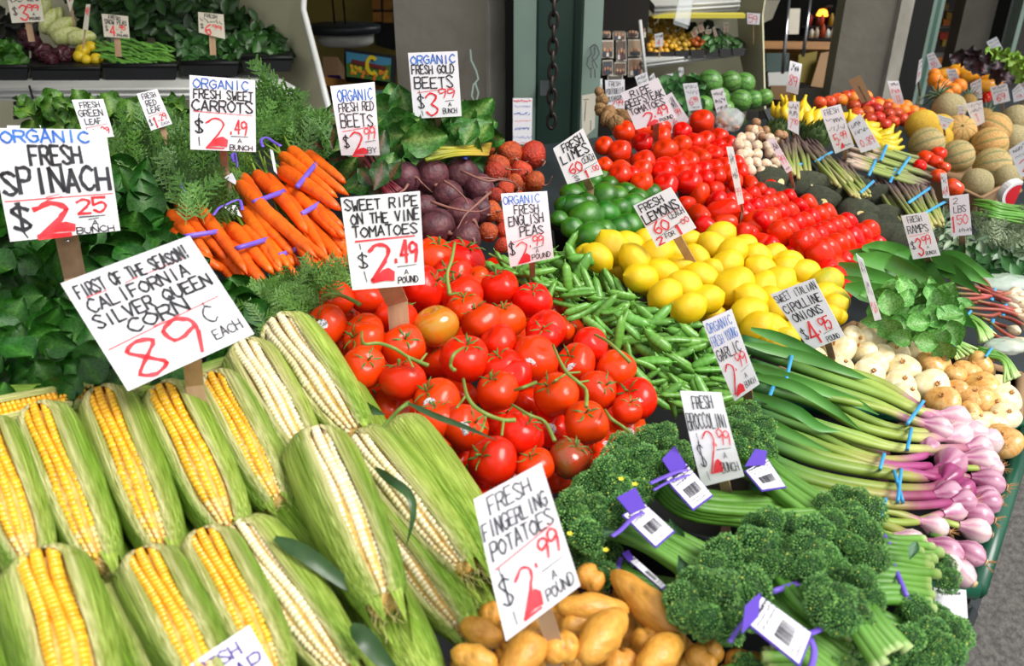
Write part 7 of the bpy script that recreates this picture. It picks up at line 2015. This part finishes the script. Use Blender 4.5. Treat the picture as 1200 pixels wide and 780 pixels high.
sign('fresh fingerling potatoes price card, 2.99 a pound, lower centre', [(555, 585), (634, 542), (680, 686), (593, 751)],
     [('FRESH', 'k', .18, .04, .80, .16, .026), ('FINGERLING', 'k', .03, .19, .95, .31, .026), ('POTATOES', 'k', .08, .34, .96, .46, .028), ('_', 'r', .08, .52, .9, .46, .02), ('$', 'k', .08, .6, .25, .8, .03), ('_', 'k', .12, .52, .13, .58, .016), ('_', 'k', .17, .85, .18, .95, .016), ('2', 'r', .28, .58, .56, .94, .045), ('.99', 'r', .52, .5, .95, .67, .04), ('_', 'k', .62, .73, .92, .72, .014), ('A', 'k', .72, .76, .8, .83, .016), ('POUND', 'k', .60, .86, .97, .95, .02)],
     stake=(650, 755), stakew=20, sl=.075, bend=.03, blob=[foot(.28, .8, .55, .95)], nz=.6)
sign('curved fresh broccolini price card, 2.99 a bunch', [(797, 458), (845, 460), (872, 558), (823, 570)],
     [('FRESH', 'k', .25, .04, .75, .17, .036), ('BROCCOLINI', 'k', .03, .22, .98, .38, .032), ('$', 'k', .12, .55, .28, .78, .04), ('_', 'k', .18, .42, .19, .5, .018), ('_', 'k', .2, .84, .22, .95, .018), ('2', 'r', .3, .42, .62, .86, .05), ('.99', 'r', .52, .4, .96, .58, .04), ('_', 'k', .56, .62, .9, .62, .018), ('A', 'k', .68, .66, .78, .73, .018), ('BUNCH', 'k', .56, .78, .96, .9, .024)],
     stake=(855, 590), stakew=12, bend=.07, blob=[foot(.34, .72, .6, .88)])
sign('organic young garlic price card, 2.99 a bunch, right of the peas', [(823, 377), (857, 362), (890, 450), (861, 470)],
     [('ORGANIC', 'b', .08, .04, .92, .16, .03), ('FRESH YOUNG', 'b', .05, .2, .95, .32, .024), ('GARLIC', 'k', .06, .36, .9, .5, .04), ('2', 'r', .12, .56, .48, .94, .06), ('.99', 'r', .4, .50, .95, .68, .045), ('_', 'k', .6, .73, .9, .7, .014), ('A', 'k', .66, .76, .76, .83, .02), ('BUNCH', 'k', .55, .86, .95, .94, .02)],
     stake=(878, 478), stakew=11, bend=.05, blob=[foot(.14, .84, .5, .97)])
sign('sweet italian cipolline onions price card, 4.95 a pound', [(903, 345), (954, 326), (990, 394), (950, 411)],
     [('SWEET ITALIAN', 'k', .02, .04, .97, .16, .024), ('CIPOLLINE', 'k', .05, .22, .95, .36, .036), ('ONIONS', 'k', .12, .4, .85, .53, .036), ('$', 'k', .08, .66, .2, .82, .03), ('4', 'r', .22, .6, .5, .94, .07), ('.95', 'r', .45, .6, .88, .8, .045), ('_', 'k', .55, .84, .85, .82, .014), ('POUND', 'k', .55, .9, .9, .98, .02)],
     stake=(975, 420), stakew=8)
sign('narrow card seen nearly edge on between romas and ramp leaves', [(1003, 297), (1011, 304), (1033, 374), (1025, 376)], [('~', 'k', .15, .05, .85, .3, .03), ('~', 'k', .15, .36, .85, .6, .03), ('~', 'r', .15, .7, .85, .9, .05)], stake=(1030, 385), stakew=3)
sign('fresh ramps price card, 3.99', [(1056, 253), (1086, 248), (1102, 299), (1070, 304)],
     [('FRESH', 'k', .2, .04, .75, .18, .03), ('RAMPS', 'k', .1, .24, .9, .42, .04), ('_', 'r', .1, .48, .85, .46, .02), ('$', 'k', .08, .6, .24, .78, .04), ('3', 'r', .26, .54, .5, .94, .08), ('99', 'r', .52, .5, .86, .7, .05), ('A', 'k', .62, .74, .72, .8, .02), ('BUNCH', 'k', .52, .86, .9, .94, .025)], stake=(1090, 312))
sign('two pounds 1.50 price card above the herbs', [(1112, 230), (1135, 227), (1139, 275), (1115, 277)],
     [('2', 'k', .2, .06, .5, .2, .04), ('LBS', 'k', .2, .26, .85, .42, .05), ('1', 'r', .06, .5, .28, .92, .1), ('50', 'r', .34, .48, .92, .72, .06), ('~', 'k', .4, .8, .95, .92, .03)], stake=(1128, 290))
sign('narrow white card between heirloom tomatoes and herbs', [(1102, 203), (1109, 203), (1113, 232), (1105, 232)], [('~', 'k', .1, .1, .9, .4, .06), ('~', 'r', .1, .5, .9, .9, .08)], stake=(1109, 240), stakew=3)
sign('tilted ripe beefsteak tomatoes price card, 2.49', [(727, 109), (771, 91), (793, 138), (745, 152)],
     [('RIPE', 'k', .22, .06, .75, .2, .034), ('BEEFSTEAK', 'k', .02, .24, .98, .42, .034), ('TOMATOES', 'k', .04, .46, .92, .62, .032), ('2', 'r', .3, .66, .56, .98, .06), ('.49', 'r', .5, .62, .92, .84, .04), ('POUND', 'k', .62, .9, .95, .98, .02)], stake=(768, 165), stakew=7, blob=[foot(.3, .88, .58, .99)])
sign('tilted white card tucked behind the beefsteak tomatoes card, 6.99', [(776, 115), (787, 108), (808, 141), (786, 157)], [('~', 'k', .3, .08, .9, .5, .05), ('6', 'r', .3, .6, .55, .9, .06), ('99', 'r', .6, .5, .9, .7, .05)], depth=1.98)
sign('portobello mushroom price card, 6.99', [(709, 94), (732, 93), (732, 130), (711, 137)], [('FRESH', 'k', .2, .04, .8, .18, .03), ('PORTOBELLO', 'k', .04, .24, .96, .4, .03), ('MUSHROOM', 'k', .1, .46, .9, .6, .03), ('$', 'k', .1, .7, .25, .86, .04), ('6', 'r', .3, .62, .55, .96, .07), ('99', 'r', .56, .6, .95, .78, .05)], depth=2.05)
sign('small white card left of the portobello card', [(699, 93), (706, 92), (706, 115), (699, 113)], [('~', 'k', .1, .1, .9, .5, .06), ('99', 'r', .1, .6, .9, .9, .07)], depth=2.2)
sign('small white card peeping above the beefsteak card', [(744, 90), (758, 84), (761, 96), (748, 102)], [('~', 'k', .1, .1, .9, .5, .06), ('~', 'k', .1, .6, .9, .85, .05)], depth=2.2)
sign('tiny white card corner right above the beefsteak card', [(761, 90), (766, 85), (769, 94), (763, 96)], [('~', 'k', .1, .3, .9, .7, .06)], depth=2.3)
sign('white card with red price before the watermelons', [(800, 98), (817, 97), (823, 128), (807, 130)], [('~', 'k', .15, .06, .85, .2, .04), ('~', 'k', .15, .26, .85, .42, .03), ('6', 'r', .2, .5, .5, .8, .07), ('99', 'r', .52, .5, .85, .7, .06), ('~', 'k', .3, .85, .8, .93, .03)], depth=2.1)
sign('white card leaning before the lower watermelons', [(833, 106), (847, 103), (855, 130), (840, 133)], [('~', 'k', .15, .1, .85, .3, .05), ('~', 'k', .15, .4, .85, .6, .05), ('~', 'k', .15, .7, .85, .88, .05)], depth=2.0)
sign('narrow faded card behind the beefsteak card, left of a pair', [(781, 87), (789, 86), (792, 102), (785, 104)], [('~', 'k', .1, .1, .9, .5, .06), ('~', 'r', .1, .6, .9, .9, .08)], depth=2.4)
sign('narrow faded upright card, right of a pair', [(795, 79), (801, 79), (801, 98), (795, 98)], [('~', 'k', .1, .1, .9, .45, .06), ('~', 'r', .1, .5, .9, .8, .08)], depth=2.5)
sign('long narrow card seen nearly edge on beside the mushrooms', [(851, 172), (859, 172), (872, 238), (865, 240)], [('~', 'k', .15, .1, .85, .3, .05), ('~', 'k', .15, .36, .85, .6, .05), ('99', 'r', .1, .7, .9, .85, .08)], stake=(870, 248), stakew=3)
sign('narrow slanted card with red price above the avocados', [(899, 164), (907, 161), (929, 199), (922, 203)], [('~', 'k', .15, .1, .85, .35, .06), ('99', 'r', .05, .5, .95, .75, .1), ('~', 'k', .2, .85, .85, .93, .05)], stake=(930, 220), stakew=3)
sign('white 89 card on a light stick above the bananas', [(926, 71), (940, 75), (935, 111), (921, 107)], [('~', 'k', .2, .05, .8, .3, .06), ('89', 'r', .15, .42, .85, .75, .08)], stake=(922, 130), stakew=4, bend=.08)
sign('narrow white card below the 89 card in front of the bananas', [(924, 119), (937, 119), (936, 158), (923, 151)], [('~', 'k', .1, .06, .9, .25, .06), ('~', 'k', .1, .3, .9, .5, .05), ('7', 'r', .2, .6, .5, .9, .07), ('90', 'r', .5, .55, .95, .72, .06)], stake=(932, 165), stakew=3)
sign('tall asparagus price card, 5.99, between bananas and asparagus', [(961, 128), (985, 122), (1001, 171), (979, 180)], [('FRESH', 'k', .15, .04, .85, .16, .03), ('~', 'k', .1, .22, .9, .36, .035), ('~', 'k', .1, .42, .9, .54, .03), ('5', 'r', .2, .6, .42, .84, .06), ('.99', 'r', .4, .58, .85, .76, .05), ('~', 'k', .55, .88, .9, .94, .02)], stake=(990, 192), stakew=5, bend=.06, blob=[foot(.35, .82, .55, .96)])
sign('tilted banana price card, 0.89', [(993, 145), (1008, 133), (1032, 172), (1009, 179)], [('~', 'k', .15, .1, .75, .25, .04), ('~', 'k', .15, .32, .85, .46, .04), ('0.89', 'r', .2, .6, .95, .84, .05)], stake=(1022, 182), stakew=4)
sign('white card bent over the apples before the second column', [(1040, 95), (1053, 95), (1060, 121), (1048, 124)], [('~', 'k', .15, .05, .85, .2, .05), ('~', 'r', .15, .3, .85, .5, .04), ('11', 'r', .4, .6, .8, .9, .06)], stake=(1056, 130), bend=.08, stakew=3)
sign('blank brown card back with a stick among the apples', [(994, 94), (1008, 88), (1022, 117), (1010, 121)], [('_', 'k', .5, .35, .5, .95, .10)], stake=(1016, 126), cardm='cardboard', stakew=3)
for k, (q, t, lab) in enumerate([([(1156, 49), (1168, 43), (1177, 61), (1165, 69)], None, 'tilted white card before the third column'), ([(1133, 64), (1143, 65), (1149, 85), (1142, 86)], None, 'small white card over the dark red lettuce'), ([(1108, 81), (1120, 81), (1127, 98), (1115, 101)], '99', 'white card leaning over the mandarins and mangoes'),
                                 ([(1137, 98), (1150, 91), (1151, 115), (1138, 117)], None, 'white card standing between mandarins and mangoes'), ([(1160, 102), (1180, 97), (1184, 118), (1165, 123)], '69', 'square white card over the second pineapple'), ([(1098, 134), (1118, 140), (1108, 152), (1104, 150)], None, 'white card fallen flat between the yellow melons'),
                                 ([(1120, 123), (1130, 124), (1131, 139), (1122, 139)], None, 'small white card beside the striped melon card'), ([(1130, 122), (1151, 117), (1154, 143), (1143, 149)], '1', 'white melon card with a thick red one'), ([(1186, 106), (1194, 98), (1206, 115), (1188, 120)], None, 'white card at the right edge above the smooth melon'),
                                 ([(1191, 92), (1205, 84), (1210, 102), (1198, 108)], None, 'white card cut off by the right edge near the lettuce'), ([(1182, 176), (1206, 160), (1216, 200), (1196, 208)], '2', 'white card over the lowest cantaloupe at the right edge'), ([(1086, 64), (1094, 61), (1104, 78), (1090, 84)], '55', 'white card with red numbers at the foot of the second post'), ([(1077, 71), (1081, 68), (1079, 92), (1073, 100)], None, 'narrow white card against the second post')]):
    L = [('~', 'k', .15, .08, .85, .2, .035), ('~', 'k', .15, .28, .85, .42, .03)]
    L += [(t, 'r', .25, .5, .8, .85, .07)] if t else [('~', 'r', .3, .55, .7, .8, .04)]
    cy = max(p[1] for p in q); cx = (q[2][0] + q[3][0]) / 2
    sign(lab, q, L, stake=(cx + 2, cy + 12), stakew=2.5, turn=0)
sign('tan price card with 3.99 at the top left of the shelf', [(7, -8), (46, -10), (52, 25), (14, 27)], [('~', 'k', .05, .18, .95, .34, .04), ('$', 'k', .1, .5, .25, .75, .04), ('3', 'r', .3, .42, .58, .92, .08), ('99', 'r', .56, .42, .92, .62, .06), ('A', 'k', .68, .7, .76, .78, .025), ('POUND', 'k', .56, .84, .9, .93, .03)], depth=2.0, old=True)
sign('snow peas price card, 4.95, on the left shelf', [(119, 16), (150, 19), (152, 45), (122, 43)], [('FRESH', 'k', .25, .04, .7, .18, .03), ('SNOW PEAS', 'k', .08, .22, .94, .42, .035), ('$', 'k', .08, .5, .22, .72, .03), ('4', 'r', .26, .45, .5, .92, .08), ('.95', 'r', .5, .46, .88, .64, .045), ('A', 'k', .66, .7, .74, .78, .02), ('POUND', 'k', .52, .84, .96, .94, .03)], depth=2.0, old=True)
sign('six dollar price card on the right part of the left shelf', [(232, 14), (262, 17), (264, 46), (233, 38)], [('FRESH', 'k', .25, .05, .75, .2, .03), ('~', 'k', .08, .24, .94, .44, .035), ('$', 'k', .08, .55, .22, .75, .03), ('6', 'r', .26, .48, .52, .96, .08), ('99', 'r', .54, .48, .92, .68, .045)], depth=2.0, old=True)
sign('narrow cream card hanging over the back herbs of the shelf', [(101, 5), (106, 5), (103, 36), (97, 34)], [('~', 'r', .1, .1, .9, .5, .08)], depth=2.1, old=True, stakew=2)
sign('corner of a cream card at the top edge above the endives', [(75, -12), (88, -12), (86, 2), (82, 15)], [('~', 'r', .2, .2, .8, .6, .08)], depth=2.1, old=True, stakew=2)
sign('fresh green leaf lettuce price card, 1.29', [(84, 117), (121, 116), (134, 160), (100, 164)], [('FRESH', 'k', .2, .05, .85, .2, .03), ('GREEN', 'k', .08, .26, .88, .42, .034), ('LEAF', 'k', .2, .48, .75, .62, .034), ('_', 'r', .15, .7, .9, .64, .018), ('$', 'k', .12, .76, .24, .9, .03), ('1', 'r', .3, .74, .5, .97, .08), ('.29', 'r', .5, .72, .92, .88, .045)], depth=1.12)
sign('fresh red leaf lettuce price card, 1.29', [(160, 110), (184, 104), (202, 145), (177, 153)], [('FRESH', 'k', .2, .04, .85, .18, .035), ('RED', 'k', .25, .23, .75, .38, .04), ('LEAF', 'k', .2, .42, .85, .56, .04), ('_', 'r', .12, .64, .92, .6, .018), ('$', 'k', .08, .72, .22, .88, .035), ('1', 'r', .26, .68, .46, .96, .09), ('.29', 'r', .44, .66, .92, .82, .05), ('EACH', 'k', .55, .88, .92, .95, .02)], depth=1.14)
sign('small tan card behind the carrot tops at the shelf end', [(318, 112), (342, 112), (344, 130), (320, 130)], [('~', 'k', .2, .1, .9, .5, .05), ('~', 'r', .3, .65, .8, .9, .05)], depth=1.7, old=True)
sign('card top edge peeping above the spinach card', [(8, 147), (48, 147), (48, 160), (9, 160)], [('~', 'k', .3, .1, .7, .4, .02)], depth=1.25)
sign('small faded price card hanging right in the niche, 59', [(875, 15), (891, 16), (890, 29), (876, 28)], [('59', 'r', .15, .15, .85, .85, .08)], depth=2.8, stakew=1)
for k, (q, lab) in enumerate([([(767, 40), (777, 38), (777, 54), (768, 55)], 'white card before the yellow fruit on the niche shelf'), ([(809, 38), (815, 31), (819, 38), (813, 45)], 'leftmost small card over the niche trays'), ([(816, 26), (822, 23), (826, 36), (820, 39)], 'red-marked small card high over the niche trays'), ([(826, 35), (834, 34), (833, 44), (827, 43)], 'middle small card over the niche trays'), ([(835, 32), (838, 32), (841, 42), (837, 43)], 'narrow small card over the niche greens'), ([(848, 27), (854, 26), (854, 38), (848, 38)], 'small red-marked card at the right of the niche')]):
    sign(lab, q, [('~', 'k', .15, .1, .85, .35, .06), ('4', 'r', .3, .45, .7, .9, .09)], depth=2.76 if k == 0 else 2.95, old=k > 0, stakew=1.5)
# notice on the green post
rt = sign('white printed notice with red and blue lines on the green post', [(601, 115), (624, 115), (623, 169), (601, 169)],
          [('~', 'r', .05, .03, .95, .08, .06), ('~', 'b', .08, .15, .92, .2, .03), ('~', 'b', .08, .30, .92, .36, .05), ('~', 'r', .1, .47, .95, .5, .03), ('~', 'b', .1, .62, .9, .68, .05), ('~', 'b', .02, .82, .95, .87, .03), ('~', 'r', .1, .95, .9, .98, .03)], depth=2.1, name='notice', stakew=1)
sign('snap price card in purple lettering at the bottom edge', [(205, 790), (292, 732), (330, 800), (245, 850)], [('FRESH', 'p', .08, .08, .8, .3, .045), ('SNAP', 'p', .22, .38, .98, .66, .05)], stake=(290, 820), stakew=10, nz=.8)
sign('mostly hidden pale paper at the foot of the green post', [(682, 112), (698, 109), (697, 150), (682, 164)], [('_', 'k', .15, .1, .5, .12, .05), ('_', 'k', .3, .15, .2, .6, .05), ('_', 'k', .7, .7, .68, .95, .05)], depth=2.08, old=True, stakew=1)

# ================================================================== BROCCOLINI TAGS
def btag(label, px4, neck, lift=.075, lines=True):
    rt = empty('produce_tag', S(*px4[0], lift)); tag(rt, label, 'tag')
    P = [S(*p, lift) for p in px4]; c = sum(P, Vector()) / 4
    n = (P[1] - P[0]).cross(P[3] - P[0]).normalized()
    if n.dot(CAM - c) < 0: n = -n
    big = [c + (p - c) * 1.07 for p in P]
    wpart('backing', gmesh('backing', 'tag_purple', [sl_(big, .0008, n)], False), rt, rt.location)
    fm = lambda u, v, o=.0006: (P[0] * (1 - u) + P[1] * u) * (1 - v) + (P[3] * (1 - u) + P[2] * u) * v + n * o
    g = G(); g.add([tuple(fm(u, v)) for u, v in ((0, 0), (1, 0), (1, 1), (0, 1))], [(0, 1, 2, 3)])
    wpart('paper', g.mesh('paper', 'tag_white', False), rt, rt.location)
    NP = [S(*p, lift) + n * .002 for p in neck]
    wpart('tag_neck', gmesh('tag_neck', 'tag_purple', [sl_(NP, .0008, n)], False), rt, rt.location)
    g = G(); rs = random.Random(int(px4[0][0])); W_ = (P[1] - P[0]).length; H_ = (P[3] - P[0]).length
    for k in range(3):
        for s in scribble((.08, .06 + k * .10, .92, .11 + k * .10), rs, 8): ribbon(g, s, lambda u, v: fm(u, v, .001), n, min(W_, H_) * (.05 if k == 0 else .02), rs)
    for k in range(14):   # bar code
        u = .2 + .045 * k
        ribbon(g, [(u, .48), (u, .76)], lambda a, b: fm(a, b, .001), n, W_ * rs.choice([.014, .028, .02]), rs)
    for k in range(2):
        for s in scribble((.08, .82 + k * .08, .92, .86 + k * .08), rs, 10): ribbon(g, s, lambda u, v: fm(u, v, .001), n, min(W_, H_) * .015, rs)
    wpart('print', g.mesh('print', 'ink_black', False), rt, rt.location)
btag('purple edged barcode tag on the first broccolini bunch', [(731, 604), (752, 588), (789, 622), (768, 640)], [(722, 585), (744, 573), (756, 596), (738, 604)])
btag('purple edged barcode tag left of the broccolini card', [(781, 562), (804, 544), (834, 580), (812, 596)], [(775, 540), (790, 524), (804, 548), (788, 560)])
btag('purple edged tag right of the broccolini card', [(874, 552), (899, 538), (920, 570), (893, 574)], [(872, 548), (884, 528), (898, 530), (896, 546)])
btag('large barcode tag at the bottom on the leaning broccolini', [(874, 728), (893, 700), (950, 742), (936, 778)], [(868, 745), (872, 712), (890, 696), (888, 724)], .1)
btag('dark edged tag lying low under the first broccolini bunch', [(735, 655), (742, 652), (780, 686), (775, 690)], [(728, 650), (736, 646), (742, 656), (736, 660)], .04)
def strap(label, pts, lift=.08, w_=3.0):
    P = spline([S(a, b, lift) for a, b in pts], 14); v, f, c = tube_np(P, pxsize(Vector(P[7]), w_), 6, flat=.3)
    o = ob('purple_strap', gmesh('purple_strap', 'band_purple', [(v - P[0], f, c)])); o.location = Vector(P[0]); tag(o, label, 'band')
strap('purple band crossing the first broccolini tag', [(717, 628), (728, 620), (742, 606), (754, 600)])
strap('purple band pair on the second broccolini tag', [(762, 566), (775, 560), (792, 553), (806, 550)]); strap('lower purple band on the second broccolini tag', [(766, 574), (780, 566), (795, 560), (808, 556)], w_=2)
strap('purple band hanging from the big barcode tag', [(855, 752), (864, 738), (876, 722), (886, 700)]); strap('purple band right of the big barcode tag', [(948, 742), (958, 738), (968, 730), (976, 727)], w_=4); strap('purple band dropping below the big barcode tag', [(950, 748), (954, 760), (953, 772), (949, 785)], w_=4)
# white label at the crate corner
lab_ = paper('white printed label sticking out at the crate corner', [(1094, 688), (1132, 691), (1134, 724), (1098, 720)], .03, name='printed_label')
P = [S(*p, .031) for p in [(1094, 688), (1132, 691), (1134, 724), (1098, 720)]]
fm = lambda u, v: (P[0] * (1 - u) + P[1] * u) * (1 - v) + (P[3] * (1 - u) + P[2] * u) * v
g = G(); rs = random.Random(4); n_ = (P[1] - P[0]).cross(P[3] - P[0]).normalized()
for st in lettering('ON TEMPURA', (.1, .08, .85, .2), rs): ribbon(g, st, fm, n_, .0006, rs)
for k in range(8):
    for st in scribble((.1, .3 + k * .07, .9, .33 + k * .07), rs, 12): ribbon(g, st, fm, n_, .0003, rs)
wpart('print', g.mesh('print', 'ink_black', False), lab_, lab_.location)

# ================================================================== LABELS that single each thing out
LMK = [('the spinach card', 65, 215), ('the corn card', 185, 365), ('the carrots card', 260, 133), ('the tomatoes card', 450, 283), ('the fingerling card', 617, 645), ('the broccolini card', 833, 513), ('the garlic card', 858, 415),
       ('the cipolline card', 947, 368), ('the lemons card', 778, 254), ('the limes card', 676, 184), ('the peas card', 617, 268), ('the beefsteak card', 758, 122), ('the ramps card', 1078, 276), ('the red beets card', 418, 142), ('the gold beets card', 510, 100),
       ('the half-ripe tomato', 510, 382), ('the edge-on narrow card', 1018, 335), ('the tall asparagus card', 980, 150), ('the long narrow card', 861, 205), ('the tan onion', 1105, 470), ('the green crate corner', 1143, 690), ('the leftmost tag', 755, 612), ('the 89 card', 930, 90), ('the square white card', 1172, 110), ('the orange cantaloupe', 1123, 155), ('the brownish tomato', 667, 537), ('the left black divider', 672, 280)]
DIRS = ['right of', 'lower right of', 'below', 'lower left of', 'left of', 'upper left of', 'above', 'upper right of']
ORD = ['nearest', 'second nearest', 'third nearest', 'fourth nearest', 'fifth nearest', 'sixth nearest', 'seventh nearest', 'eighth nearest', 'ninth nearest', 'tenth nearest'] + [str(i) + 'th nearest' for i in range(11, 80)]
buck = {}
for o, look, (x, y) in REG:
    d, nm, lx, ly = min((math.hypot(x - a[1], y - a[2]), a[0], a[1], a[2]) for a in LMK if a[0].split()[-1] not in look or a[0] == 'the tomatoes card')
    k = int(((math.degrees(math.atan2(y - ly, x - lx)) + 382.5) % 360) // 45)
    buck.setdefault((look, nm, k), []).append((d, o))
for (look, nm, k), L in buck.items():
    L.sort(key=lambda q: q[0])
    for i, (d, o) in enumerate(L):
        o['label'] = look + (', ' + ORD[i] + ' ' if len(L) > 1 else ' just ') + DIRS[k] + ' ' + nm
